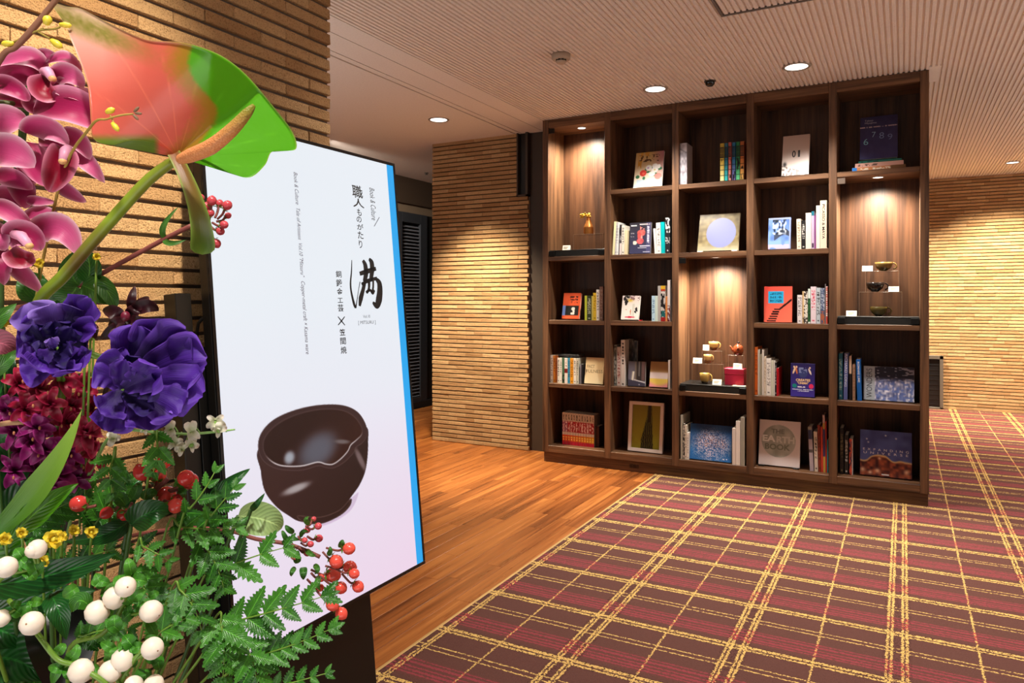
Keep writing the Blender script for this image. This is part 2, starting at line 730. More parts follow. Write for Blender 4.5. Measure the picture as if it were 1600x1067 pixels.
# ---- side wall with the louvred door
SX = -4.85
MB().box(SX - 0.1, SX, 2.0, 9.5, 2.30, CZ).build('wall_side', plain(58, 42, 26, 0.7), None, kind='structure')
MB().box(SX - 0.12, SX - 0.03, 2.0, 9.5, 2.2, 2.3).build('trim_3', plain(112, 94, 74, 0.6), None, kind='structure')
MB().box(SX - 0.1, SX - 0.02, 6.86, 9.5, 0, 2.2).box(SX - 0.1, SX - 0.02, 2.0, 6.2, 0, 2.2).build('wall_side_lower', plain(24, 25, 22, 0.5), None, kind='structure')
door = MB().box(SX - 0.1, SX - 0.055, 6.2, 6.86, 0, 2.2).build('door_1', plain(12, 12, 13, 0.5), None, kind='structure')
fr = MB().bbox(SX - 0.06, SX, 6.28, 6.39, 0, 2.2).bbox(SX - 0.06, SX, 6.73, 6.86, 0, 2.2).bbox(SX - 0.06, SX, 6.39, 6.73, 2.09, 2.2).bbox(SX - 0.06, SX, 6.39, 6.73, 0, 0.12)
fr.bbox(SX - 0.06, SX - 0.01, 6.2, 6.28, 0, 2.2)
fr.build('door_frame', plain(44, 46, 50, 0.4), door)
sm = MB().bbox(-0.02, 0.02, -0.17, 0.17, -0.004, 0.004, 0.001).mesh('slat', plain(96, 98, 104, 0.4))
for i in range(50):
    o = link('slat', sm, door)
    o.location = (SX - 0.03, 6.56, 0.14 + i * 0.039)
    o.rotation_euler = (0, math.radians(35), 0)
MB().box(SX - 0.02, SX + 0.012, 5.0, 7.6, 0, 0.07).build('baseboard_side', BLACK_M, None, kind='structure')
MB().box(-4.95, -2.4, 9.3, 9.4, 0, CZ).build('wall_end', plain(40, 34, 28, 0.6), None, kind='structure')
MB().box(4.5, 4.6, -0.5, 9.5, 0, CZ).build('wall_right', plain(180, 150, 118, 0.8), None, kind='structure')

# ---- ceiling
t = NT('ceiling_board', 0.85, 0.2)
v = t.coord('Object')
n1 = t.noise(v, 90, 3, 0.6)
t.color(t.mix(n1, S(214, 203, 192), S(236, 226, 216)))
t.bump(n1, 0.15, 0.003)
CEIL = t.m
t = NT('ceiling_ribbed_board', 0.85, 0.2)
n1 = t.noise(t.coord('Object', (1, 1, 1)), 60, 3, 0.6)
pin = t.noise(t.coord('Object', (1, 0.6, 1)), 210, 2, 0.5)
c = t.mix(n1, S(212, 200, 188), S(234, 222, 210))
c = t.mix(t.ramp(pin, [(0.26, (1, 1, 1, 1)), (0.31, (0, 0, 0, 1))]), c, S(140, 120, 104))
t.color(c)
CEILR = t.m
ce = MB()
ce.box(-5.0, -2.812, -1.0, 9.5, CZ, CZ + 0.1)
ce.box(-2.796, -2.752, -1.0, 9.5, CZ, CZ + 0.1)
ce.box(-2.744, -2.562, -1.0, 9.5, CZ, CZ + 0.1)
ce.box(-2.556, -2.412, -1.0, 9.5, CZ, CZ + 0.1)
ce.box(-2.812, -2.412, -1.0, 9.5, CZ + 0.02, CZ + 0.1)
ce.box(-2.412, 4.6, -1.0, 9.5, CZ + 0.008, CZ + 0.1)
ce.box(0.13, 0.192, 4.87, 5.21, CZ - 0.0, CZ + 0.02)
ceil = ce.build('ceiling', CEIL, None, kind='structure')
rb = MB()
RP = 0.0277
x = -2.405
HX, HY = (-0.77, -0.25), (2.92, 3.52)
while x < 4.4:
    segs = [(-1.0, 9.46)]
    if HX[0] - 0.02 < x < HX[1] + 0.02:
        segs = [(-1.0, HY[0] - 0.012), (HY[1] + 0.012, 9.46)]
    if 0.12 < x < 0.195:
        segs = [(-1.0, 4.87), (5.21, 9.46)]
    for a, b in segs:
        w = 0.0175
        vs = [(x, a, CZ + 0.008), (x + 0.002, a, CZ), (x + w - 0.002, a, CZ), (x + w, a, CZ + 0.008)]
        vs += [(p[0], b, p[2]) for p in vs]
        rb.add(vs, [(0, 1, 5, 4), (1, 2, 6, 5), (2, 3, 7, 6), (0, 3, 2, 1), (4, 5, 6, 7)])
    x += RP
rb.build('rib', CEILR, ceil, kind='stuff')
GREY = plain(112, 104, 96, 0.4, metal=0.3)
ht = thing('ceiling_hatch', 'square access hatch with grey metal edge in the ribbed ceiling', 'hatch', (HX[0], HY[1], CZ))
w_, h_ = HX[1] - HX[0], HY[1] - HY[0]
fr = MB().bbox(0, w_, -0.012, 0.0, -0.004, 0.02, 0.001).bbox(0, w_, -h_, -h_ + 0.012, -0.004, 0.02, 0.001).bbox(0, 0.012, -h_ + 0.012, -0.012, -0.004, 0.02, 0.001).bbox(w_ - 0.012, w_, -h_ + 0.012, -0.012, -0.004, 0.02, 0.001)
fr.build('hatch_frame', GREY, ht)
hp = MB()
x = 0.018
while x < w_ - 0.03:
    hp.bbox(x, x + 0.0175, -h_ + 0.016, -0.016, 0.0, 0.012, 0.001)
    x += RP
hp.build('rib', CEILR, ht, kind='stuff')

# ---- ceiling fittings
LAMP = glow('lamp_lens', (1.0, 0.97, 0.92, 1), 3.2)
RING = plain(150, 138, 122, 0.35)


def downlight(x, y, r, label):
    t = thing('ceiling_downlight', label, 'ceiling light', (x, y, CZ), group='round recessed ceiling lights')
    MB().lathe([(r * 0.86, 0.012), (r * 0.88, -0.003), (r * 1.02, -0.006), (r * 1.1, -0.002), (r * 1.12, 0.002)], 28).build('trim_ring', RING, t, True)
    MB().disc((0, 0, -0.001), r * 0.88, 28).build('lens', LAMP, t)
    return t


downlight(*DOWN[0], 0.072, 'round ceiling light above the second column of the bookcase')
downlight(*DOWN[1], 0.072, 'round ceiling light above the fourth column of the bookcase')
downlight(*DOWN[2], 0.072, 'round ceiling light in the plain ceiling before the brick wall')
downlight(*DOWN[3], 0.06, 'small round ceiling light near the far brick wall')
sd = thing('smoke_detector', 'beige round smoke detector hanging from the ribbed ceiling', 'smoke detector', (-1.67, 3.64, CZ))
DET = plain(176, 158, 138, 0.5)
MB().lathe([(0.0, -0.03), (0.048, -0.03), (0.052, -0.024), (0.052, 0.0), (0.0, 0.0)], 24).build('base', DET, sd, True)
MB().lathe([(0.0, -0.05), (0.022, -0.05), (0.03, -0.042), (0.03, -0.038), (0.0, -0.038)], 20).build('sensing_cap', DET, sd, True)
for k in range(8):
    a = k * PI / 4
    MB().bbox(0.018, 0.03, -0.004, 0.004, -0.04, -0.029, 0.0005, M=Matrix.Rotation(a, 4, 'Z')).build('chamber_rib', BLACK, sd)
cd = thing('camera_dome', 'small dark dome on the ceiling between two round lights', 'security camera', (-1.06, 4.53, CZ))
MB().lathe([(0.0, -0.034), (0.016, -0.031), (0.027, -0.02), (0.031, -0.006), (0.031, 0.0), (0.0, 0.0)], 20).build('dome', plain(24, 22, 20, 0.15), cd, True)
MB().lathe([(0.031, -0.004), (0.036, -0.003), (0.036, 0.0), (0.031, 0.0)], 20).build('trim_ring', plain(58, 52, 46, 0.4), cd, True)
sk = thing('sprinkler', 'tiny dark sprinkler head on the plain ceiling by the louvred door', 'sprinkler', (-4.5, 6.35, CZ))
MB().lathe([(0.0, -0.02), (0.016, -0.019), (0.016, -0.016), (0.008, -0.014), (0.008, -0.006), (0.024, -0.003), (0.024, 0.0), (0.0, 0.0)], 14).build('head', plain(60, 52, 44, 0.4, metal=0.5), sk, True)

# ---- floor: timber boards and carpet
fl = MB().box(-4.95, 4.6, -1.5, 9.5, -0.1, -0.012).build('floor', plain(80, 48, 28, 0.8), None, kind='structure')
t = NT('jatoba_board', 0.26, 0.45)
oi = t.n('ShaderNodeObjectInfo')
v = t.coord('Object', (16, 0.8, 1), rnd=20)
a = t.noise(v, 1.5, 5, 0.55, 0.5)
b = t.noise(t.coord('Object', (70, 1.2, 1), rnd=20), 2.0, 3, 0.6)
f = t.math('ADD', t.math('MULTIPLY', a, 0.6), t.math('MULTIPLY', oi.outputs['Random'], 0.15))
f = t.math('ADD', f, t.math('MULTIPLY', b, 0.3))
t.color(t.ramp(f, [(0.32, S(92, 48, 22)), (0.52, S(144, 82, 37)), (0.74, S(186, 118, 58))]))
t.bump(b, 0.05, 0.001)
t.set(t.b.inputs['Roughness'], t.math('ADD', 0.2, t.math('MULTIPLY', a, 0.2)))
PLK = t.m
CE = -1.525
PWD, PLN = 0.084, 1.1
pm = {}
for L in (1.1, 0.8):
    pm[L] = MB().bbox(-PWD / 2 + 0.0006, PWD / 2 - 0.0006, -L / 2 + 0.0006, L / 2 - 0.0006, -0.014, 0.0, 0.0008).mesh('plank', PLK)
extra = MB()
n = 0
i = 0
x = CE - 0.012 - PWD / 2
while x > SX:
    y = 0.35 + random.Random(i * 3 + 1).uniform(0, 1.0) - 1.0
    while y < 9.3:
        L = random.Random(i * 77 + int(y * 100)).choice((1.1, 1.1, 0.8))
        yc = y + L / 2
        hid = (yc < 1.3 and x < -1.6) or (x > WBX0 and yc - L / 2 > 5.25)
        if not hid:
            if n < 300 and yc < 7.6:
                o = link('plank', pm[L], fl)
                o.location = (x, yc, 0)
                n += 1
            else:
                extra.bbox(x - PWD / 2 + 0.0006, x + PWD / 2 - 0.0006, y + 0.0006, y + L - 0.0006, -0.014, 0, 0.0008)
        y += L
    x -= PWD
    i += 1
extra.build('plank_rows', PLK, fl, kind='stuff')
MB().bbox(CE - 0.012, CE, -1.5, 4.93, -0.012, 0.004, 0.001).build('trim_4', plain(206, 170, 110, 0.35, metal=0.3), None, kind='structure')

t = NT('tartan_carpet', 0.95, 0.1)
X, Y, Z = t.xyz('Object')
jit = t.n('ShaderNodeTexNoise')
jit.inputs['Scale'].default_value = 120
jit.inputs['Detail'].default_value = 2
jv = t.coord('Object')
t.t.links.new(jv, jit.inputs['Vector'])
sp = t.n('ShaderNodeSeparateColor')
t.t.links.new(jit.outputs['Color'], sp.inputs[0])
jx = t.math('MULTIPLY', t.math('SUBTRACT', sp.outputs[0], 0.5), 0.014)
jy = t.math('MULTIPLY', t.math('SUBTRACT', sp.outputs[1], 0.5), 0.014)
xx = t.math('ADD', X, jx)
yy = t.math('ADD', Y, jy)
PX, PY = 0.4985, 0.38


def stripe(c, period, off, hw):
    m = t.math('FLOORED_MODULO', t.math('ADD', c, period / 2 - off), period)
    return t.math('LESS_THAN', t.math('ABSOLUTE', t.math('SUBTRACT', m, period / 2)), hw)


def anyof(*a):
    r = a[0]
    for q in a[1:]:
        r = t.math('MAXIMUM', r, q)
    return r


vx = anyof(*[stripe(xx, PX, -0.02 + d, 0.0044) for d in (-0.031, -0.017, 0.017, 0.031)])
vthin = stripe(xx, PX, -0.02 + PX / 2, 0.0034)
hy = anyof(stripe(yy, PY, 2.997 + 0.010, 0.0085), stripe(yy, PY, 2.997 - 0.013, 0.0058))
hthin = anyof(stripe(yy, PY, 2.997 + 0.225, 0.003), stripe(yy, PY, 2.997 + 0.252, 0.003))
redb = anyof(stripe(yy, PY, 2.997 + 0.062, 0.004), stripe(yy, PY, 2.997 + 0.08, 0.006), stripe(yy, PY, 2.997 + 0.1, 0.004), stripe(yy, PY, 2.997 + 0.125, 0.006), stripe(yy, PY, 2.997 + 0.145, 0.003))
redarea = stripe(Y, PY, 2.997 + 0.10, 0.055)
dash = t.noise(t.coord('Object', (1, 1, 1)), 190, 2, 0.5)
keep = t.math('GREATER_THAN', dash, 0.44)
gold = t.math('MULTIPLY', anyof(vx, hy, hthin, t.math('MULTIPLY', vthin, 1.0)), keep)
pile = t.noise(t.coord('Object'), 420, 2, 0.7)
big = t.noise(t.coord('Object'), 3, 3, 0.5)
base = t.mix(pile, S(50, 28, 25), S(122, 82, 74))
base = t.mix(t.math('MULTIPLY', t.math('MULTIPLY', redb, t.math('GREATER_THAN', dash, 0.38)), 0.7), base, t.mix(pile, S(120, 36, 50), S(186, 82, 96)))
base = t.mix(t.math('MULTIPLY', redarea, 0.08), base, S(150, 60, 66))
gc = t.mix(pile, S(190, 146, 72), S(240, 206, 130))
gc = t.mix(t.math('MULTIPLY', t.math('MULTIPLY', redarea, t.math('GREATER_THAN', sp.outputs[2], 0.5)), anyof(vx, vthin)), gc, S(180, 70, 72))
gold2 = t.math('MULTIPLY', anyof(stripe(xx, PX, -0.02, 0.045), stripe(yy, PY, 2.997, 0.026)), t.math('SUBTRACT', 1.0, keep))
base = t.mix(t.math('MULTIPLY', gold2, 0.5), base, S(40, 20, 16))
t.color(t.mix(gold, base, gc))
t.bump(pile, 0.6, 0.004)
CARPET = t.m
MB().box(CE, 4.5, -1.5, 9.46, -0.012, 0.003).build('floor_carpet', CARPET, None, kind='structure')

# ================================================================== bookcase
BX0, PITX, PW = -2.41, 0.4992, 0.046
BY, BYB = 4.917, 5.205
SHZ = [0.127, 0.60, 1.076, 1.553, 2.0245]
TH = 0.032
bc = thing('bookcase', 'tall walnut bookcase of five columns with three glazed lit niches', 'bookcase', (0, 0, 0))
UPX = [BX0 + PITX * i for i in range(6)]
for x in UPX:
    MB().bbox(x, x + PW, BY, BYB, 0.078, CZ - 0.001, 0.0015).build('upright', WALNUT_V, bc)
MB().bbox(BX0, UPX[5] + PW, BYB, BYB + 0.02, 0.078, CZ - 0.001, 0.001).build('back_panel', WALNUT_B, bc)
MB().bbox(BX0 + 0.004, UPX[5] + PW - 0.004, BY + 0.016, BYB, 0, 0.078, 0.001).build('plinth', WALNUT_H, bc)
gr = MB()
for i in range(9):
    gr.bbox(0.008 * i, 0.008 * i + 0.004, -0.003, 0.0, 0, 0.024, 0.0005)
g0 = gr.build('plinth_grille', plain(40, 26, 18, 0.5), bc, label='small slotted grille low on the plinth')
p = atY(990, 735, BY + 0.016)
g0.location = (p.x - 0.03, BY + 0.016, 0.028)
NICHE = {(0, 4): 1, (2, 3): 1, (4, 3): 1}
# which shelf boards each column has (index of SHZ); niches skip one
COLS = {0: [0, 1, 2, 3], 1: [0, 1, 2, 3, 4], 2: [0, 1, 3, 4], 3: [0, 1, 2, 3, 4], 4: [0, 1, 2, 4]}
INX = []
for c in range(5):
    a, b = UPX[c] + PW, UPX[c + 1]
    INX.append((a, b))
    for s in COLS[c]:
        z = SHZ[s]
        if s == 0:
            MB().bbox(a, b, BY + 0.002, BYB, 0.078, z, 0.0015).build('shelf', WALNUT_H, bc)
        else:
            MB().bbox(a, b, BY + 0.004, BYB, z - TH, z, 0.0015).build('shelf', WALNUT_H, bc)
    MB().bbox(a, b, BY + 0.002, BYB, 2.527, CZ - 0.001, 0.0015).build('top_rail', WALNUT_H, bc)
NICHES = [(0, SHZ[3], 2.527), (2, SHZ[1], SHZ[3] - TH), (4, SHZ[2], SHZ[4] - TH)]
HINGE = plain(30, 28, 27, 0.3, metal=0.6)
CLIP = plain(120, 104, 92, 0.35, metal=0.4)
for (c, z0, z1) in NICHES:
    a, b = INX[c]
    gd = MB().bbox(a + 0.003, b - 0.003, BY + 0.006, BY + 0.012, z0 + 0.004, z1 - 0.004, 0.0006).build('glass_door', GLASS, bc, label='clear glass door of a lit niche')
    hm = CLIP if c == 4 else HINGE
    for (hx, hz) in ((a + 0.004, z1 - 0.042), (a + 0.004, z0 + 0.006), (b - 0.048, z0 + 0.006)):
        MB().bbox(hx, hx + 0.044, BY + 0.002, BY + 0.018, hz, hz + 0.036, 0.001).build('hinge', hm if hz > z1 - 0.1 else HINGE, gd)
    lx = (a + b) / 2
    ly = BY + 0.115
    sl = MB().lathe([(0.028, 0.004), (0.03, -0.003), (0.036, -0.004), (0.037, 0.0)], 20)
    sl = sl.build('niche_light', RING, bc, True)
    sl.location = (lx, ly, z1)
    MB().disc((0, 0, -0.0015), 0.03, 20).build('lens', LAMP, sl)
    spot('niche_beam', (lx, ly, z1 - 0.012), (lx, ly + 0.05, z0), 190, 150, 1.0, (1, 0.90, 0.76), 0.03)
    base = thing('display_plinth', {0: 'black display plinth under the small flower vase', 2: 'black display plinth under the teapot and three tan cups', 4: 'black display plinth under three dark stacked cups'}[c], 'display plinth', (a, BY + 0.024, z0 + 0.0005))
    MB().bbox(0.003, b - a - 0.003, 0, BYB - BY - 0.034, 0, 0.046, 0.0015).build('block', BLACK_M, base)
    MB().bbox(0.003, b - a - 0.003, -0.002, BYB - BY - 0.034, 0.046, 0.0485, 0.0008).build('top_sheet', plain(20, 18, 17, 0.4), base)

# ================================================================== books
def proj(p):
    d = p.x * FW.x + p.y * FW.y
    return 800 + FPX * (p.x * RT.x + p.y * RT.y) / d, HOR - FPX * (p.z - CAM_Z) / d


_seed = [100]


def spine_art(base, ink, style, seed):
    base, ink = np.array(base, float), np.array(ink, float)

    def fn(u, v):
        rs = np.random.RandomState(seed)
        out = np.zeros(u.shape + (3,)) + base
        if style == 'text':            # column of small characters
            a, b = rs.uniform(0.08, 0.14), rs.uniform(0.6, 0.8)
            g = rs.rand(60, 9)
            cell = g[np.clip((v * 46).astype(int), 0, 59), np.clip((u * 8.99).astype(int), 0, 8)]
            gap = ((v * 46).astype(int) % 4) != 3
            m = (cell > 0.42) & gap & (np.abs(u - 0.5) < 0.32) & (v > a) & (v < b)
            out = np.where(m[..., None], ink, out)
            m = (np.abs(u - 0.5) < 0.25) & (v > 0.9) & (v < 0.94)
            out = np.where(m[..., None], ink, out)
        elif style == 'pat':           # blotchy picture
            n = vnoise(u, v, 4, 22, seed)
            out = mixc((n - 0.5) * 9, base, ink)
        elif style == 'block':
            m = inbox(u, v, -1, 2, 0.42, 0.6)
            out = mixc(m, out, ink)
            m = inbox(u, v, 0.3, 0.7, 0.08, 0.34) * (vnoise(u, v, 3, 40, seed) > 0.5)
            out = mixc(m, out, ink * 0.6)
        elif style == 'foot':
            m = (v > 0.62) * (vnoise(u, v, 3, 20, seed) > 0.35)
            out = mixc(m, out, ink)
        elif style == 'head':
            out = mixc((v < 0.12).astype(float), out, ink)
            m = inbox(u, v, 0.2, 0.8, 0.85, 0.98)
            out = mixc(m, out, np.array((60, 40, 60.)))
        return out
    return fn


COVC = {}


def cover_paint(rgb):
    return plain(int(rgb[0]), int(rgb[1]), int(rgb[2]), 0.4)


def spine_book(pl, pr, ytop, base, rgb, label, ink=(40, 38, 40), style='text', lean=0.0, Y=4.955, dep=0.15, group=None, letter=None, lcol=None, z0=None, artfn=None, lbox=None):
    """book on its end, spine to the room; lean = pixels the top sits towards the +X side"""
    a, b = atY(pl, 500, Y).x + 0.0003, atY(pr, 500, Y).x - 0.0003
    zb = (SHZ[base] if z0 is None else z0) + 0.0005
    for (ia, ib) in INX:
        if ia - 0.05 < (a + b) / 2 < ib + 0.05:
            sh = max(0, ia + 0.001 - a) - max(0, b - ib + 0.001)
            a, b = a + sh, b + sh
    pm_ = (pl + pr) / 2 + lean
    h = max(0.05, atY(pm_, ytop, Y).z - zb)
    w = b - a
    dx = atY(pm_, ytop, Y).x - atY((pl + pr) / 2, ytop, Y).x if lean else 0.0
    ang = math.atan2(dx, h)
    t = thing('book', label, 'book', ((a + b) / 2, Y, zb + abs(math.sin(ang)) * w / 2), (0, ang, 0), group)
    cm = cover_paint(rgb)
    e = min(0.0025, w * 0.18)
    cv = MB().bbox(-w / 2, -w / 2 + e, 0.0, dep, 0, h, 0.0005).bbox(w / 2 - e, w / 2, 0.0, dep, 0, h, 0.0005)
    cv.bbox(-w / 2 + e, w / 2 - e, 0.0, e, 0, h, 0.0004)
    cv.build('cover', cm, t)
    MB().box(-w / 2 + e, w / 2 - e, e, dep - 0.003, 0.002, h - 0.0008).build('page_block', PAGES, t)
    _seed[0] += 1
    M = Matrix(((1, 0, 0, -w / 2 + 0.0004), (0, 0, -1, -0.0006), (0, 1, 0, 0.0004), (0, 0, 0, 1)))
    art('spine_print', w - 0.0008, h - 0.0008, 9, 56, artfn or spine_art(rgb, ink, style, _seed[0]), t, PRINT, M)
    if letter:
        M2 = Matrix(((1, 0, 0, -w / 2), (0, 0, -1, -0.0011), (0, 1, 0, 0), (0, 0, 0, 1)))
        mb = MB()
        u0, v0, u1, v1, rot = lbox or (0.22, 0.2, 0.6, 0.7, 3)
        fit_text(mb, letter, w * u0, h * v0, w * u1, h * v1, M2, 0.012, 0, rot)
        mb.build('lettering', plain(*(lcol or ink), 0.5), t)
    return t


STAND_C = []


def cover_book(pl, pr, ytop, base, rgb, label, artfn, lean=16, Y=4.975, thick=0.018, nx=44, ny=60, lift=0.004, stand='clear', short='a book', letters=(), z0=None, spine_side=None, group=None):
    """book standing face out on a small easel; (pl, pr) pixels of its foot, ytop of its upper edge on the left"""
    zb = (SHZ[base] if z0 is None else z0) + 0.0005
    lift = max(lift, 0.0036) if stand else lift
    a, b = atY(pl, 500, Y).x, atY(pr, 500, Y).x
    w = b - a
    L = math.radians(lean)
    zf = zb + thick * math.sin(L) + lift
    lo, hi = 0.03, 0.6
    for _ in range(40):
        h = (lo + hi) / 2
        if proj(Vector((a, Y + h * math.sin(L), zf + h * math.cos(L))))[1] > ytop:
            lo = h
        else:
            hi = h
    t = thing('book', label, 'book', (a, Y, zf), (-L, 0, 0), group)
    cm = cover_paint(rgb)
    e = 0.0022
    cv = MB().bbox(0, w, 0, e, 0, h, 0.0005).bbox(0, w, thick - e, thick, 0, h, 0.0005).bbox(0, e, e, thick - e, 0, h, 0.0005)
    cv.build('cover', cm, t)
    MB().box(e, w - 0.003, e, thick - e, 0.003, h - 0.003).build('page_block', PAGES, t)
    M = Matrix(((1, 0, 0, 0.0005), (0, 0, -1, -0.0006), (0, 1, 0, 0.0005), (0, 0, 0, 1)))
    art('cover_print', w - 0.001, h - 0.001, nx, ny, artfn, t, PRINT, M)
    M2 = Matrix(((1, 0, 0, 0), (0, 0, -1, -0.0012), (0, 1, 0, 0), (0, 0, 0, 1)))
    for (txt, u0, v0, uw, vh, col, rot, bold) in letters:
        mb = MB()
        fit_text(mb, txt, w * u0, h * (1 - v0 - vh), w * uw, h * vh, M2, bold, 0, rot)
        mb.build('lettering', plain(*col, 0.5), t)
    if stand:
        sm_ = {'clear': ACRYLIC, 'white': WHITE, 'black': BLACK}[stand]
        sl = {'clear': 'clear acrylic', 'white': 'white', 'black': 'black'}[stand]
        s = thing('book_stand', f'{sl} easel stand holding {short}', 'book stand', (a + w / 2, Y, zb))
        hs = h * 0.6
        bw = w * 0.62
        R_ = Matrix.Rotation(-L, 4, 'X')
        bk = MB().bbox(-bw / 2, bw / 2, thick + 0.0015, thick + 0.0035, -0.0, hs, 0.0005, M=Matrix.Translation((0, 0, zf - zb)) @ R_)
        bk.build('back_rest', sm_, s)
        for sx in (-1, 1):
            x = sx * w * 0.42
            ft = MB().bbox(x - w * 0.07, x + w * 0.07, -0.014, 0.035, 0.0, 0.0028, 0.0006).bbox(x - w * 0.07, x + w * 0.07, -0.014, -0.0115, 0.0028, 0.009, 0.0006)
            ft.build('foot', sm_, s)
        yb = thick + 0.010 + hs * math.sin(L)
        MB().bbox(-bw / 2, bw / 2, 0.034, yb + 0.002, 0.0, 0.0025, 0.0005).bbox(-0.006, 0.006, yb - 0.002, yb + 0.001, 0.0025, hs * 0.9, 0.0005).build('prop', sm_, s)
    return t


def A_plain(c0, c1=None):
    c0 = np.array(c0, float)
    c1 = np.array(c1 if c1 is not None else c0, float)
    return lambda u, v: mixc(v, c0, c1)


# ---------------- column 0
def a_orange(u, v):
    o = np.zeros(u.shape + (3,)) + np.array((236, 96, 52.))
    tx = inbox(u, v, 0.34, 0.86, 0.12, 0.42) * ((((v - 0.12) * 10).astype(int) % 10 >= 0) & ((((v - 0.12) / 0.105) % 1) < 0.62) & (vnoise(u, v, 16, 30, 3) > 0.5))
    o = mixc(tx, o, (70, 28, 20))
    o = mixc(inbox(u, v, 0.0, 0.17, 0.5, 0.87), o, (120, 150, 215))
    o = mixc(inbox(u, v, 0.17, 0.95, 0.5, 0.87), o, (28, 30, 28))
    o = mixc((((u - 0.62) / 0.1) ** 2 + ((v - 0.62) / 0.07) ** 2 < 1) | (((u - 0.6) / 0.12) ** 2 + ((v - 0.8) / 0.05) ** 2 < 1) | (((u - 0.66) / 0.05) ** 2 + ((v - 0.72) / 0.1) ** 2 < 1), o, (226, 222, 210))
    return o


Y2 = 4.965
cover_book(877.5, 904.5, 457.7, 2, (232, 92, 50), 'orange paperback with a black picture panel, face out beside green books', a_orange, short='the orange paperback', lean=13, thick=0.022)
spine_book(913.5, 917.2, 462, 2, (196, 204, 60), 'slim lime green book next to the orange face-out paperback', style='none', Y=Y2)
spine_book(917.2, 924.3, 462, 2, (52, 62, 34), 'dark green book with white lettering beside a slim lime book', (196, 200, 170), Y=Y2)
spine_book(924.3, 926.8, 462.5, 2, (206, 190, 90), 'thin pale yellow book between dark green and bright yellow books', (90, 70, 30), 'none', Y=Y2)
spine_book(926.8, 931.8, 457.5, 2, (222, 184, 38), 'bright yellow book below the lit vase niche', (120, 90, 20), Y=Y2)
spine_book(931.8, 936.6, 452.5, 2, (228, 220, 206), 'white book between bright yellow and taupe books', (110, 100, 92), Y=Y2)
spine_book(936.6, 942.4, 447.8, 2, (150, 120, 106), 'tall taupe book ending the green and yellow row', (190, 170, 156), Y=Y2)

Y3 = 4.955
r3 = [(860, 864.2, 555, (226, 218, 204), (150, 130, 120), 'text', 'white paperback at the post end of the eleven-book row under the orange paperback'),
      (864.2, 867.6, 555.5, (226, 146, 52), (120, 60, 20), 'text', 'light orange paperback beside the brown one'),
      (867.6, 870.8, 555.5, (178, 98, 34), (90, 40, 14), 'text', 'brown-orange paperback in the eleven-book row'),
      (870.8, 874.4, 559, (232, 226, 214), (40, 38, 36), 'text', 'white paperback with large black characters beside the brown-orange one'),
      (874.4, 878.2, 559, (230, 224, 212), (90, 86, 80), 'text', 'white paperback with grey characters beside a green spine'),
      (878.2, 882, 559, (70, 108, 84), (30, 36, 30), 'foot', 'green paperback with black foot in the eleven-book row'),
      (882, 887, 559.2, (228, 218, 210), (120, 34, 30), 'block', 'white paperback with a dark red square on its spine'),
      (887, 890.8, 559.2, (60, 150, 186), (24, 70, 100), 'text', 'sky blue paperback in the eleven-book row'),
      (890.8, 896, 559.4, (228, 156, 40), (120, 70, 20), 'text', 'amber paperback beside the sky blue one'),
      (896, 900.4, 559.6, (234, 228, 214), (110, 104, 96), 'text', 'white paperback beside the amber one'),
      (900.4, 904, 559.8, (196, 196, 180), (90, 90, 84), 'text', 'pale grey paperback ending the eleven-book row')]
for (l, r, yt, c, ik, st, lb) in r3:
    spine_book(l, r, yt, 1, c, lb, ik, st, Y=Y3, group='eleven paperbacks in a row')
# black book lying across the tops of the row
zt = atY(885, 558, Y3).z + 0.004
fb = thing('book', 'black book lying flat on top of the eleven-book row', 'book', (atY(871, 540, Y3).x, Y3 + 0.012, zt))
w_ = atY(903, 540, Y3).x - atY(871, 540, Y3).x
MB().bbox(0, w_, 0, 0.12, 0, 0.002, 0.0005).bbox(0, w_, 0, 0.12, 0.014, 0.016, 0.0005).bbox(0, w_, 0, 0.002, 0.002, 0.014, 0.0004).build('cover', plain(24, 22, 24, 0.35), fb)
MB().box(0.002, w_ - 0.002, 0.002, 0.118, 0.002, 0.014).build('page_block', plain(90, 84, 76, 0.8), fb)
spine_book(906.4, 910.8, 569, 1, (34, 33, 36), 'small black book with a silver edge beside the beige face-out book', (170, 170, 176), 'none', Y=4.965, artfn=lambda u, v: mixc((u < 0.4).astype(float), (34, 33, 36), (176, 176, 184)))
cover_book(912.8, 941.8, 558, 1, (214, 190, 148), 'beige hardcover face out with thin dark capitals across it', A_plain((206, 178, 132), (222, 204, 166)), short='the beige lettered hardcover', lean=12, Y=4.96,
           letters=(('FACT', 0.1, 0.285, 0.4, 0.12, (52, 46, 40), 0, -0.01), ('FULNESS', 0.06, 0.465, 0.88, 0.12, (52, 46, 40), 0, -0.01)))


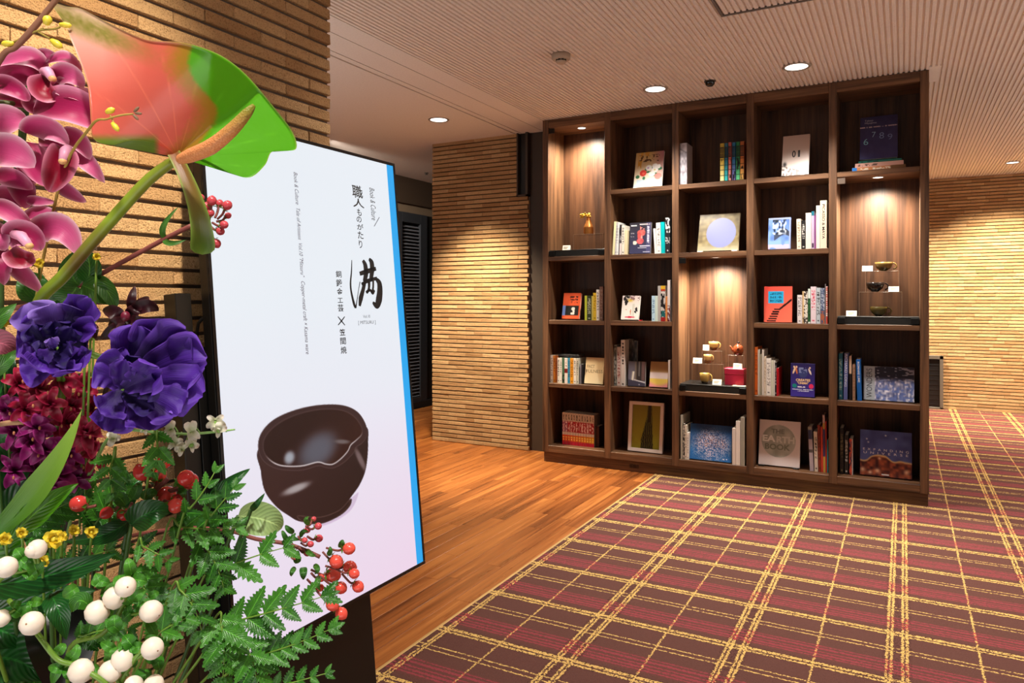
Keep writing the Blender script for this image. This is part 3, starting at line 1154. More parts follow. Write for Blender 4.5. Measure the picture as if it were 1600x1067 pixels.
def a_red(i):
    def fn(u, v):
        rs = np.random.RandomState(300 + i)
        o = np.zeros(u.shape + (3,)) + np.array((206, 192, 178.))
        m = inbox(u, v, 0.25, 0.75, 0.04, 0.22) * (rs.rand(60, 9)[np.clip((v * 56).astype(int), 0, 59), np.clip((u * 8.9).astype(int), 0, 8)] > 0.35)
        o = mixc(m, o, (40, 30, 30))
        top = (176, 36, 60) if i > 1 else (150, 80, 130)
        o = mixc(inbox(u, v, -1, 2, 0.26, 0.6), o, top)
        m = inbox(u, v, 0.2, 0.8, 0.28, 0.58) * (vnoise(u, v, 4, 26, 40 + i) > 0.48)
        o = mixc(m, o, (232, 206, 210))
        o = mixc(inbox(u, v, -1, 2, 0.6, 0.68), o, (226, 214, 204))
        o = mixc(inbox(u, v, -1, 2, 0.68, 0.88), o, (226, 66 + 8 * i, 30))
        m = (((u - 0.5) / 0.32) ** 2 + ((v - 0.76) / 0.025) ** 2 < 1) | (((u - 0.5) / 0.3) ** 2 + ((v - 0.83) / 0.022) ** 2 < 1)
        o = mixc(m, o, (246, 210, 110))
        o = mixc((v > 0.88).astype(float), o, (190, 24, 52))
        return o
    return fn


ORD = ['first', 'second', 'third', 'fourth', 'fifth', 'sixth', 'seventh', 'eighth', 'ninth', 'tenth', 'eleventh', 'twelfth']
x0, x1 = 878.6, 928.4
for i in range(12):
    l = x0 + (x1 - x0) * i / 12
    spine_book(l, l + (x1 - x0) / 12, 644 + 5 * i / 11, 0, (150, 138, 128), f'red comic volume with grey head, {ORD[i]} of twelve from the outer post', Y=5.005, dep=0.12, artfn=a_red(i), group='twelve red comic volumes')
spine_book(930.8, 936.2, 666, 0, (60, 20, 18), 'dark maroon book standing alone beside the twelve red comics', (90, 40, 34), 'text', Y=5.03, dep=0.1)


# ---------------- column 1
def a_flowers(u, v):
    b = mixc(v, (196, 160, 96), (240, 236, 226))
    b = mixc((u - 0.55) * 2.2 * (1 - v), b, (178, 110, 130))
    b = mixc(inbox(u, v, 0.1, 0.5, 0, 0.45) * (vnoise(u, v, 14, 3, 5) > 0.55), b, (206, 150, 60))
    tx = inbox(u, v, 0.12, 0.85, 0.08, 0.28) * (vnoise(u, v, 20, 26, 6) > 0.56)
    b = mixc(tx, b, (80, 50, 30))

    def bl(cx, cy, rx, ry, c, o):
        rr = ((u - cx) / rx) ** 2 + ((v - cy) / ry) ** 2
        return mixc((1.15 - rr) * 4, o, c)
    for (cx, cy, rx, ry) in ((0.42, 0.5, 0.06, 0.04), (0.5, 0.58, 0.09, 0.03), (0.88, 0.5, 0.1, 0.05), (0.72, 0.66, 0.14, 0.05), (0.12, 0.7, 0.07, 0.05), (0.35, 0.75, 0.05, 0.05), (0.66, 0.46, 0.05, 0.07)):
        b = bl(cx, cy, rx, ry, (44, 108, 70), b)
    for (cx, cy, rx, ry) in ((0.5, 0.46, 0.11, 0.08), (0.72, 0.42, 0.1, 0.07), (0.72, 0.53, 0.12, 0.08), (0.62, 0.64, 0.12, 0.07), (0.86, 0.44, 0.06, 0.06)):
        b = bl(cx, cy, rx, ry, (240, 238, 232), b)
    b = bl(0.48, 0.46, 0.03, 0.02, (190, 120, 190), b)
    b = bl(0.72, 0.53, 0.03, 0.02, (220, 206, 90), b)
    b = bl(0.31, 0.6, 0.12, 0.09, (222, 62, 52), b)
    b = bl(0.32, 0.61, 0.05, 0.03, (240, 110, 90), b)
    b = bl(0.86, 0.72, 0.13, 0.09, (232, 130, 120), b)
    n = vnoise(u, v, 7, 9, 11)
    b = mixc((v > 0.78) * (n > 0.6) * 0.5, b, (150, 190, 230))
    b = mixc((v > 0.74) * (n < 0.3) * 0.5, b, (240, 170, 180))
    return b


cover_book(989.5, 1033.4, 239.5, 4, (236, 228, 214), 'pale book face out with painted red and white flowers, on a white stand', a_flowers, short='the flower painting book', stand='white', lean=15, Y=4.97, nx=60, ny=80)

Y1 = 4.95
spine_book(956.6, 960.2, 346, 3, (232, 226, 176), 'pale yellow book leaning at the post beside white books', (190, 180, 130), 'none', lean=3.0, Y=Y1)
spine_book(960.6, 963.2, 347, 3, (200, 198, 198), 'thin grey book between pale yellow and white books', (120, 116, 116), lean=2.5, Y=Y1)
spine_book(963.2, 965.8, 347, 3, (236, 234, 230), 'thin white book beside a black one with white foot', (180, 176, 170), lean=1.6, Y=Y1)
spine_book(967.6, 970.8, 351, 3, (46, 40, 40), 'black book with white lower half in the row of pale books', (226, 220, 212), lean=1.0, Y=Y1, artfn=lambda u, v: mixc((v > 0.62).astype(float), mixc(((vnoise(u, v, 4, 40, 9) > 0.66) & (v > 0.3)).astype(float), (44, 38, 40), (180, 176, 176)), (226, 214, 208)))
spine_book(971, 975.6, 351.8, 3, (232, 224, 206), 'cream book with a dark label band by the black picture book', (60, 54, 56), 'text', lean=0.4, Y=Y1)
spine_book(975.8, 979.6, 359.8, 3, (228, 212, 170), 'shorter tan-cream book right beside the black picture book', (190, 170, 120), 'none', lean=0.6, Y=Y1)


def a_coral(u, v):
    o = mixc(v, (44, 42, 50), (58, 58, 88))
    o = mixc((u > 0.78) * 0.5, o, (96, 94, 140))
    n = vnoise(u, v, 9, 12, 21)

    def el(cx, cy, rx, ry, c, o):
        rr = ((u - cx) / rx) ** 2 + ((v - cy) / ry) ** 2
        sh = np.clip(1.1 - rr + (n - 0.5) * 0.5, 0, 1) * 4
        return mixc(sh, o, mixc(n, np.array(c) * 0.72, np.minimum(255, np.array(c) * 1.12)))
    o = el(0.55, 0.33, 0.2, 0.1, (214, 100, 92), o)
    o = el(0.46, 0.43, 0.1, 0.12, (200, 80, 76), o)
    o = el(0.57, 0.48, 0.04, 0.08, (230, 150, 140), o)
    o = el(0.51, 0.6, 0.18, 0.09, (218, 90, 92), o)
    m = inbox(u, v, 0.5, 0.7, 0.05, 0.22) * (vnoise(u, v, 12, 18, 22) > 0.6)
    o = mixc(m, o, (210, 130, 120))
    o = mixc(inbox(u, v, 0.06, 0.32, 0.07, 0.11), o, (226, 226, 226))
    o = mixc(inbox(u, v, 0.46, 0.95, 0.04, 0.075) * (n > 0.4), o, (220, 200, 196))
    m = inbox(u, v, 0.82, 0.92, 0.12, 0.68) * (((v * 16) % 1) < 0.72) * (vnoise(u, v, 20, 60, 24) > 0.3)
    o = mixc(m, o, (236, 232, 240))
    o = mixc((((u - 0.25) / 0.1) ** 2 + ((v - 0.65) / 0.06) ** 2 < 1) * (n > 0.35), o, (214, 206, 190))
    m = inbox(u, v, 0.06, 0.3, 0.33, 0.46) * (vnoise(u, v, 16, 24, 25) > 0.6)
    o = mixc(m, o, (150, 146, 150))
    o = mixc(inbox(u, v, 0.5, 0.96, 0.75, 0.775) + inbox(u, v, 0.4, 0.8, 0.81, 0.825) + inbox(u, v, 0.65, 0.96, 0.935, 0.965), o, (206, 204, 214))
    return o


cover_book(983, 1016.4, 348.6, 3, (52, 50, 58), 'black magazine face out with coral red curved forms', a_coral, short='the black magazine with coral forms', lean=5, Y=4.96, thick=0.02, lift=0.002)
spine_book(1022.8, 1026.2, 357, 3, (226, 224, 218), 'narrow white book leaning next to the black coral magazine', (190, 186, 180), 'none', lean=-2.2, Y=Y1)
spine_book(1026.2, 1033.0, 348, 3, (232, 228, 220), 'wide white book leaning on the teal one', (140, 134, 130), 'text', lean=-1.4, Y=Y1)
spine_book(1033.3, 1039.2, 346.8, 3, (0, 176, 178), 'teal book leaning between white and black patterned books', (0, 140, 146), 'none', lean=-1.2, Y=Y1)
spine_book(1039.4, 1047.0, 340, 3, (38, 38, 40), 'tall black and white patterned book next to teal', (232, 230, 226), 'pat', Y=Y1, artfn=lambda u, v: mixc(((vnoise(u, v, 5, 18, 31) > 0.48) & (v < 0.42)) | ((vnoise(u, v, 5, 60, 33) > 0.6) & (v > 0.55) & (v < 0.72)) | (((u - 0.5) / 0.18) ** 2 + ((v - 0.92) / 0.02) ** 2 < 1), (38, 38, 42), (228, 226, 222)))


def a_bugs(u, v):
    o = mixc(v * 1.4, (214, 196, 186), (240, 234, 222))
    o = mixc(inbox(u, v, 0.35, 1, 0.0, 0.2) * (vnoise(u, v, 12, 20, 41) > 0.5) * 0.7, o, (90, 50, 60))
    o = mixc(np.exp(-(((u - 0.45) / 0.16) ** 2 + ((v - 0.2) / 0.06) ** 2)), o, (206, 170, 60))
    n = vnoise(u, v, 20, 26, 42)
    for (cx, cy, rx, ry, an) in ((0.15, 0.12, 0.1, 0.12, 0.6), (0.24, 0.26, 0.09, 0.13, 0.4), (0.24, 0.36, 0.05, 0.06, 0.4), (0.84, 0.58, 0.07, 0.11, -0.35), (0.8, 0.67, 0.05, 0.07, -0.35), (0.3, 0.06, 0.12, 0.07, 0)):
        x, y = (u - cx) * math.cos(an) + (v - cy) * math.sin(an), -(u - cx) * math.sin(an) + (v - cy) * math.cos(an)
        o = mixc(((x / rx) ** 2 + (y / ry) ** 2 + (n - 0.5) * 1.3 < 0.9), o, (22, 20, 20))
    m = inbox(u, v, 0.12, 0.55, 0.58, 0.8) * (vnoise(u, v, 11, 9, 43) > 0.66)
    o = mixc(m, o, (200, 130, 90))
    m = inbox(u, v, 0.62, 0.74, 0.35, 0.85) * (((u * 30) % 1) < 0.4)
    o = mixc(m, o, (150, 160, 130))
    o = mixc((((u - 0.5) / 0.3) ** 2 + ((v - 0.9) / 0.035) ** 2 < 1), o, (214, 60, 84))
    return o


cover_book(969.8, 997.2, 462, 2, (236, 230, 220), 'white book face out with black insect shapes and red band', a_bugs, short='the white book with black insect shapes', lean=15, Y=4.965, thick=0.02)
rt_ = thing('ribbon_tag', 'small red folded tag on the shelf beside the insect book', 'tag', (atY(1001, 500, 4.96).x, 4.95, SHZ[2]))
MB().grid(lambda u, v: Vector(((u - 0.5) * 0.032, (v - 0.5) * 0.02, 0.001 + 0.010 * abs(math.sin(u * 5)) * (0.4 + 0.6 * v))), 10, 3).build('fold', plain(190, 30, 40, 0.5), rt_)
spine_book(1018.2, 1023.4, 462, 2, (190, 222, 236), 'light blue book beginning the row beside the insect book', (70, 110, 150), Y=Y2)
spine_book(1023.4, 1027.8, 462, 2, (206, 224, 212), 'pale mint book beside the light blue one', (120, 150, 140), 'none', Y=Y2)
spine_book(1027.8, 1032.4, 446.5, 2, (178, 172, 166), 'tall grey book beside the pale mint one', (110, 104, 104), 'none', Y=Y2)


def a_multi(u, v):
    o = mixc(vnoise(u, v, 4, 16, 51) > 0.5, (34, 30, 32), (226, 220, 212))
    o = mixc((v > 0.7) * (vnoise(u, v, 3, 12, 52) > 0.5), o, (30, 110, 112))
    o = mixc((v > 0.88), o, (176, 32, 32))
    o = mixc((v < 0.1), o, (232, 186, 48))
    o = mixc((v > 0.1) & (v < 0.16), o, (196, 60, 36))
    return o


spine_book(1032.4, 1039.8, 446.2, 2, (200, 190, 180), 'thick book with yellow head and crowded multicoloured spine', Y=Y2, artfn=a_multi)
spine_book(1039.8, 1042.8, 463, 2, (232, 150, 84), 'narrow orange book beside the multicoloured spine', (180, 90, 40), 'none', Y=Y2)
spine_book(1042.8, 1047.2, 437.6, 2, (238, 232, 228), 'tall white book with dark red foot in the corner', (120, 28, 36), 'foot', Y=Y2)

spine_book(959, 963.6, 538.8, 1, (150, 148, 136), 'grey mottled book at the post beside a rose-white one', (70, 66, 62), 'pat', Y=4.985)
spine_book(964, 969.8, 542, 1, (206, 184, 172), 'rose-white book leaning between mottled and dotted spines', (150, 80, 70), lean=0, Y=4.985)


def a_bwpic(u, v):
    n = vnoise(u, v, 8, 14, 61)
    o = mixc(n, (20, 18, 18), (120, 116, 106))
    o = mixc(np.exp(-(((u - 0.5) / 0.22) ** 2 + ((v - 0.34) / 0.16) ** 2)) * 1.3, o, (14, 12, 12))
    o = mixc(np.exp(-(((u - 0.5) / 0.08) ** 2 + ((v - 0.32) / 0.05) ** 2)), o, (90, 74, 76))
    return o


def a_dots(u, v):
    o = np.zeros(u.shape + (3,)) + np.array((220, 208, 196.))
    m = (np.abs(u - 0.5) < 0.22) & (((v * 14) % 1) < 0.5) & (v < 0.56) & (v > 0.05)
    o = mixc(m, o, (50, 40, 40))
    return mixc((np.abs(u - 0.5) < 0.2) & (v > 0.93) & (v < 0.97), o, (60, 54, 54))


b_ = spine_book(970.2, 976.4, 531, 1, (216, 206, 194), 'tall pale book with a column of dark squares on the spine', Y=4.985, dep=0.19, artfn=a_dots)
# the big photograph book turned cover out, behind the interior photo book
cover_book(979.5, 995.0, 531.5, 1, (40, 38, 38), 'tall black and white photograph book behind the grey interior photo book', a_bwpic, lean=3, Y=5.06, thick=0.02, stand=None, lift=0.001)


def a_interior(u, v):
    o = mixc(v, (92, 86, 92), (120, 118, 134))
    o = mixc(inbox(u, v, 0.42, 1, 0, 0.78), o, (58, 50, 48))
    o = mixc(inbox(u, v, 0.78, 0.96, 0.0, 0.75), o, (110, 84, 80))
    x = u - 0.22 - 0.16 * (1 - v)
    o = mixc(np.exp(-(x / 0.07) ** 2) * (v > 0.4) * (v < 0.78), o, (246, 240, 216))
    o = mixc(np.exp(-((u - 0.44) / 0.05) ** 2) * (v < 0.75), o, (120, 108, 92))
    o = mixc(v - 0.78 - 0.14 * (u - 0.35) > 0, o, (70, 66, 82))
    d = np.abs(v - 0.74 - 0.16 * (u - 0.35))
    o = mixc(np.clip(1 - d / 0.035, 0, 1) * (u > 0.35), o, (248, 244, 240))
    o = mixc(np.exp(-(((u - 0.66) / 0.03) ** 2 + ((v - 0.93) / 0.02) ** 2)), o, (240, 240, 250))
    o = mixc(np.exp(-((u - 0.64) / 0.035) ** 2) * (v < 0.6) * 0.7, o, (150, 148, 140))
    return o


cover_book(981, 1007.8, 564, 1, (90, 86, 92), 'grey photo book face out showing a sunlit interior', a_interior, short='the grey interior photo book', lean=5, Y=4.985, thick=0.02, lift=0.001)


def a_sunset(u, v):
    o = mixc(v / 0.42, (160, 122, 66), (176, 136, 84))
    o = mixc((v - 0.38) * 14, o, (232, 214, 206))
    o = mixc((v - 0.66) * 40, o, (240, 206, 92))
    o = mixc((v - 0.74 - 0.12 * np.sin(u * 3)) * 7, o, (238, 150, 150))
    return o


cover_book(1014.4, 1042.8, 564.5, 1, (180, 140, 80), 'tan book face out with pink and yellow lower bands', a_sunset, short='the tan, pink and yellow book', lean=12, Y=4.985, thick=0.02)
spine_book(1044.0, 1047.0, 562.5, 1, (238, 230, 222), 'slim white book against the post beside the tan and pink book', (190, 180, 170), 'none', Y=4.97)

# picture frame
ZF = SHZ[0]
YF = 5.0
a, b = atY(980.4, 600, YF).x, atY(1034.6, 600, YF).x
hf = atY(981, 627.5, YF + 0.02).z - ZF
pf = thing('picture_frame', 'white framed yellow-green print of a ribbed dark tower, on the bottom shelf', 'picture frame', (a, YF, ZF + 0.007), (-math.radians(7), 0, 0))
w_ = b - a
FB = 0.024
fm = plain(232, 214, 204, 0.45)
MB().bbox(0, w_, 0, 0.03, 0, FB, 0.0015).build('bottom_rail', fm, pf)
MB().bbox(0, w_, 0, 0.03, hf - FB, hf, 0.0015).build('top_rail', fm, pf)
MB().bbox(0, FB, 0, 0.03, FB, hf - FB, 0.0015).build('side_rail', fm, pf)
MB().bbox(w_ - FB, w_, 0, 0.03, FB, hf - FB, 0.0015).build('side_rail', fm, pf)
MB().box(FB, w_ - FB, 0.016, 0.026, FB, hf - FB).build('backing', plain(60, 50, 40, 0.8), pf)


def a_tower(u, v):
    n = vnoise(u, v, 6, 10, 71)
    o = mixc(v, (132, 116, 40), (176, 178, 56))
    o = mixc(n * 0.5, o, (150, 126, 40))
    top = 0.62 + 0.05 * v
    wl_ = 0.05 + 0.24 * np.clip((v - 0.2) * 1.6, 0, 1)
    m = (u > top - wl_ - 0.05) & (u < top + 0.06 + 0.03 * v)
    rib = (np.sin(u * 90 + vnoise(u, v, 6, 20, 72) * 5) > -0.1)
    dk = mixc(rib * 1.0, (96, 92, 40), (28, 26, 18))
    f = m * np.clip((v + 0.1) * 1.8, 0.55, 1)
    o = mixc(f, o, dk)
    m2 = (u > 0.56) & (u < 0.66)
    return mixc(m2 * (v < 0.4) * 0.85, o, (44, 34, 18))


art('print', w_ - 2 * FB, hf - 2 * FB, 60, 90, a_tower, pf, PRINT, Matrix(((1, 0, 0, FB), (0, 0, -1, 0.0155), (0, 1, 0, FB), (0, 0, 0, 1))))
MB().bbox(FB, w_ - FB, 0.011, 0.0125, FB, hf - FB, 0.0003).build('glazing', GLASS, pf)

# ---------------- column 2
spine_book(1061.6, 1072.6, 223.6, 4, (160, 152, 158), 'thick grey marbled book alone at the post on the top shelf', (196, 188, 194), 'pat', Y=4.95, artfn=lambda u, v: mixc(vnoise(u, v, 5, 16, 81), (128, 122, 128), (206, 198, 202)) - 40 * ((np.abs(v - 0.14 - 0.1 * u) < 0.02) | (((u - 0.6) / 0.2) ** 2 + ((v - 0.72) / 0.012) ** 2 < 1))[..., None])


def a_series(c1, c2, seed):
    def fn(u, v):
        o = np.zeros(u.shape + (3,)) + np.array((24, 22, 24.))
        o = mixc((v < 0.1), o, np.array(c1) * 0.8)
        m = (v > 0.12) & (v < 0.36) & (((v * 30) % 1) < 0.55)
        o = mixc(m, o, np.array(c1) * 0.62)
        n = vnoise(u, v, 3, 9, seed)
        m = (v > 0.38) & (n > 0.22) & (((v * 7.2) % 1) > 0.12)
        o = mixc(m, o, mixc((v - 0.38) / 0.6, c1, c2))
        return o
    return fn


ser = [(1125.2, 1131.4, 224, (222, 190, 70), (240, 232, 170), 'yellow'), (1132.2, 1137.0, 223.6, (40, 120, 150), (60, 200, 196), 'teal'), (1138.2, 1142.6, 222.2, (214, 110, 100), (240, 170, 160), 'salmon'),
       (1144, 1149, 222.4, (40, 130, 180), (150, 120, 190), 'blue-violet'), (1150.2, 1155.8, 221.6, (40, 150, 90), (110, 210, 150), 'green'), (1156.6, 1162.6, 220.6, (214, 120, 60), (240, 200, 110), 'orange-red')]
for k, (l, r, yt, c1, c2, nm) in enumerate(ser):
    spine_book(l, r, yt, 4, c1, f'{nm} volume with banded dark spine in the six-colour series on top', Y=4.95, artfn=a_series(c1, c2, 90 + k), group='six-colour series on the top shelf')


def a_arch(u, v):
    n = vnoise(u, v, 14, 12, 101)
    n2 = vnoise(u, v, 5, 22, 102)
    o = mixc(n * 0.6 + n2 * 0.4, (74, 58, 24), (146, 128, 80))
    o = mixc((v - 0.75) * 3, o, (176, 172, 150))
    rr = ((u - 0.56) / 0.36) ** 2 + ((v - 0.52) / 0.4) ** 2
    return mixc((1.06 - rr) * 14, o, (112, 116, 156))


cover_book(1089.4, 1153.2, 336, 3, (200, 190, 150), 'wide landscape book face out with a stone arch round pale sky', a_arch, short='the wide stone arch book', stand='white', lean=18, Y=4.97, nx=70, ny=56)


def a_blossom(u, v):
    n = vnoise(u, v, 64, 56, 111)
    o = mixc(v + (vnoise(u, v, 3, 4, 113) - 0.5) * 0.4, (26, 52, 92), (44, 120, 196))
    m = np.exp(-(((u - 0.52) / 0.46) ** 2 + ((v - 0.6) / 0.44) ** 2) ** 2)
    o = mixc((n > 0.52) * (vnoise(u, v, 6, 6, 112) * 0.5 + 0.6) * m * 1.2, o, (206, 204, 222))
    o = mixc((vnoise(u, v, 56, 60, 114) > 0.62) * m * (v < 0.62) * 0.8, o, (170, 130, 120))
    o = mixc(inbox(u, v, 0.8, 0.84, 0.92, 0.95) + inbox(u, v, 0.88, 0.9, 0.91, 0.94), o, (240, 240, 248))
    return o


spine_book(1063.4, 1066.6, 648.5, 0, (176, 172, 156), 'tall grey-green book at the post beside the blue blossom book', (120, 116, 104), 'none', Y=4.935, dep=0.2)
spine_book(1067, 1069.8, 662, 0, (40, 38, 36), 'thin black and white book between grey-green and cream spines', (210, 204, 190), 'pat', Y=4.935)
spine_book(1070, 1073.0, 664, 0, (226, 218, 200), 'cream book with dark specks beside the blue blossom book', (130, 120, 110), Y=4.935)
spine_book(1073.2, 1076.4, 676, 0, (236, 232, 222), 'short white book touching the blue blossom book', (170, 164, 156), 'text', Y=4.935)
cover_book(1077.4, 1142.6, 661, 0, (30, 60, 110), 'large deep blue book face out scattered with white blossom', a_blossom, short='the large blue blossom book', lean=7, Y=4.95, thick=0.024, nx=150, ny=130, lift=0.001)
spine_book(1144, 1149.6, 669, 0, (228, 216, 206), 'pinkish white book leaning beside the blue blossom book', (200, 186, 178), 'none', Y=4.93)
spine_book(1149.8, 1156.6, 658, 0, (236, 228, 218), 'wide white book in the pale trio beside the blue blossom book', (200, 190, 180), 'none', Y=4.93)
spine_book(1157, 1163.6, 651.8, 0, (168, 166, 150), 'tall grey-green book ending the pale trio by the post', (110, 110, 96), 'none', Y=4.93, artfn=lambda u, v: mixc((np.abs(u - 0.55) < 0.1) | (np.abs(u - 0.15) < 0.06), (176, 172, 156), (120, 120, 106)))


# ---------------- column 3
def a_01(u, v):
    o = mixc(v, (196, 168, 152), (226, 214, 206))
    n = vnoise(u, v, 16, 20, 121)
    m = (v > 0.74 + 0.22 * u) & (n > 0.5) & (u < 0.7)
    o = mixc(m * 0.8, o, (96, 80, 74))
    o = mixc(np.exp(-(((u - 0.1) / 0.06) ** 2 + ((v - 0.72) / 0.05) ** 2)) * 1.4, o, (40, 34, 32))
    return o


cover_book(1221, 1263.4, 213.4, 4, (206, 184, 172), 'pinkish grey book face out numbered 01', a_01, short='the pinkish book numbered 01', stand='black', lean=17, Y=4.97,
           letters=(('0', 0.36, 0.385, 0.14, 0.17, (36, 24, 22), 0, 0.03), ('1', 0.58, 0.385, 0.08, 0.17, (36, 24, 22), 0, 0.03)))


def a_bluepaint(u, v):
    n = vnoise(u, v, 6, 6, 131)
    n2 = vnoise(u, v, 14, 16, 132)
    o = mixc(n + v * 0.4, (54, 84, 150), (126, 160, 226))
    m = (v > 0.42 + 0.1 * np.sin(u * 7)) & (v < 0.66 + 0.1 * np.sin(u * 5 + 1)) & (u > 0.25)
    o = mixc(m * (0.6 + 0.4 * n), o, (44, 46, 54))
    m = (np.abs(v - 0.3) < 0.24) & (np.abs(u - 0.5) < 0.3)
    o = mixc(m * np.clip((n2 - 0.55) * 7, 0, 1), o, (196, 206, 210))
    m = (np.abs(v - 0.3) < 0.24) & (np.abs(u - 0.5) < 0.3)
    o = mixc(m * np.clip((0.4 - n2) * 7, 0, 1), o, (30, 40, 50))
    o = mixc((v > 0.86) & (n > 0.5), o, (190, 170, 190))
    o = mixc((v < 0.06) | (u > 0.95), o, (150, 160, 190))
    return o


cover_book(1199.8, 1234.8, 341, 3, (120, 140, 190), 'blue painted abstract book face out under the pinkish 01 book', a_bluepaint, short='the blue abstract painting book', lean=8, Y=4.965, thick=0.02)
spine_book(1245.2, 1252.2, 342, 3, (226, 212, 190), 'cream book beginning the row beside the blue abstract book', (150, 130, 110), lean=-0.8, Y=Y1)
spine_book(1252.4, 1258.6, 344.4, 3, (36, 34, 34), 'black book with white characters between cream books', (206, 200, 190), lean=-0.5, Y=Y1)
spine_book(1258.8, 1267.6, 332.6, 3, (226, 214, 198), 'wide plain cream book beside the black lettered one', (214, 200, 180), 'none', Y=Y1)
spine_book(1267.8, 1272.2, 330, 3, (190, 172, 196), 'lilac book with teal head in the cream row', (30, 110, 130), 'head', Y=Y1)
spine_book(1272.2, 1275, 336, 3, (134, 74, 128), 'thin purple book beside the lilac one', (90, 40, 90), 'none', Y=Y1)
spine_book(1275.2, 1281.2, 321, 3, (230, 218, 202), 'tall cream book between the purple and the black-lettered thick book', (180, 160, 140), 'none', Y=Y1)
spine_book(1281.4, 1291.8, 313, 3, (226, 210, 184), 'tallest thick cream book with bold black lettering by the post', (30, 24, 22), 'none', Y=Y1, letter='PICASSO & MAYA', lcol=(26, 22, 22), lbox=(0.3, 0.2, 0.42, 0.72, 3))


def a_stairs(u, v):
    o = mixc(v * 0.6 + u * 0.3, (222, 70, 58), (244, 128, 98))
    o = mixc(inbox(u, v, 0.15, 0.7, 0.13, 0.47), o, (40, 160, 206))
    for r in range(3):
        m = inbox(u, v, 0.22, 0.64, 0.17 + 0.1 * r, 0.225 + 0.1 * r) * (((u * 18) % 1) < 0.66) * (vnoise(u, v, 30, 60, 141) > 0.3)
        o = mixc(m, o, (20, 50, 70))
    for k in range(6):
        y = 0.62 + 0.065 * k
        x = 0.36 - 0.05 * k
        o = mixc(inbox(u, v, x, x + 0.22 + 0.02 * k, y, y + 0.04), o, (34, 18, 16))
    d = v - (0.66 - 0.62 * (u - 0.56))
    st = ((u * 22) % 1) * 0.02
    m = (u > 0.57) & (u < 0.99) & (d > -0.07 + st) & (d < 0.01)
    return mixc(m, o, (34, 18, 16))


cover_book(1193.4, 1237.2, 447.8, 2, (230, 90, 72), 'coral red book face out with black stairs and a blue square', a_stairs, short='the coral red stairs book', lean=4, Y=4.965, thick=0.02, nx=70, ny=80, lift=0.001)
spine_book(1245.8, 1253.4, 460.8, 2, (226, 218, 216), 'white book with grey characters beside the coral red book', (110, 104, 104), Y=Y2)
spine_book(1253.6, 1262.2, 455, 2, (226, 214, 190), 'cream book with ornate brown and black spine', (90, 70, 50), 'pat', Y=Y2, artfn=lambda u, v: mixc(((vnoise(u, v, 5, 30, 151) > 0.62) & (u > 0.3)) | ((v > 0.8) & (vnoise(u, v, 5, 20, 152) > 0.5)), mixc((u < 0.3) * 0.7, (228, 220, 206), (206, 160, 90)), (66, 54, 46)))
spine_book(1262.4, 1266.4, 451, 2, (40, 90, 50), 'narrow book with white head and dark green leafy spine', (226, 230, 220), 'pat', Y=Y2, artfn=lambda u, v: mixc((v < 0.28) | (v > 0.96), mixc(vnoise(u, v, 4, 20, 153), (18, 50, 26), (60, 120, 66)), (226, 236, 224)))
spine_book(1266.6, 1275.2, 447.8, 2, (232, 214, 220), 'wide pinkish white book with red characters', (214, 90, 110), Y=Y2)
spine_book(1275.4, 1281.8, 449.6, 2, (190, 200, 206), 'light blue-grey book with dark sketchy lettering', (60, 58, 60), Y=Y2)
spine_book(1282, 1288.6, 450, 2, (90, 104, 130), 'slate blue book with a warm picture at its foot', (190, 196, 206), 'text', Y=Y2, artfn=lambda u, v: mixc((v > 0.66) * (vnoise(u, v, 4, 16, 154) > 0.35), mixc((vnoise(u, v, 5, 40, 155) > 0.55) & (v < 0.62), (74, 88, 118), (176, 184, 200)), (170, 96, 66)))
spine_book(1288.8, 1290.6, 444, 2, (120, 112, 112), 'thin grey book before the red chequered one', (80, 74, 74), 'none', Y=Y2)
spine_book(1290.6, 1293, 447.4, 2, (206, 80, 66), 'red and white chequered spine against the post', (240, 220, 210), 'pat', Y=Y2, artfn=lambda u, v: mixc((((v * 17) % 1) < 0.5) & (v < 0.8), (206, 80, 66), (244, 220, 206)))

s33 = [(1178.2, 1183.0, 542, (228, 110, 40), (150, 60, 20), 'text', 'tall orange book at the post beside a row of white books'),
       (1183.6, 1187.2, 546, (222, 218, 204), (170, 164, 150), 'none', 'white book touching the tall orange book'),
       (1187.4, 1190.4, 553, (176, 170, 146), (150, 144, 120), 'none', 'thin sage book between two white books'),
       (1190.6, 1193.4, 546, (226, 220, 208), (180, 174, 160), 'none', 'thin tall white book with exposed cover beyond the sage one'),
       (1193.6, 1197.0, 556.6, (216, 200, 178), (170, 150, 128), 'text', 'beige book before the widest white book'),
       (1197.2, 1204.8, 560, (232, 226, 216), (120, 114, 110), 'text', 'widest white book of the row beside the purple book'),
       (1205, 1208.2, 563, (206, 206, 186), (120, 140, 100), 'none', 'pale green-white book after the widest white one'),
       (1208.4, 1210.6, 563.4, (226, 222, 210), (150, 146, 136), 'none', 'very thin ivory book beside a black and white spine'),
       (1210.8, 1213.2, 566, (34, 32, 34), (226, 222, 216), 'text', 'black book with white marks beside the thin red one'),
       (1213.4, 1216.4, 575, (190, 24, 36), (120, 10, 20), 'text', 'thin red book ending the row of white books')]
for (l, r, yt, c, ik, st, lb) in s33:
    spine_book(l, r, yt, 1, c, lb, ik, st, Y=4.955, dep=0.17, group='orange to red row of mostly white books')


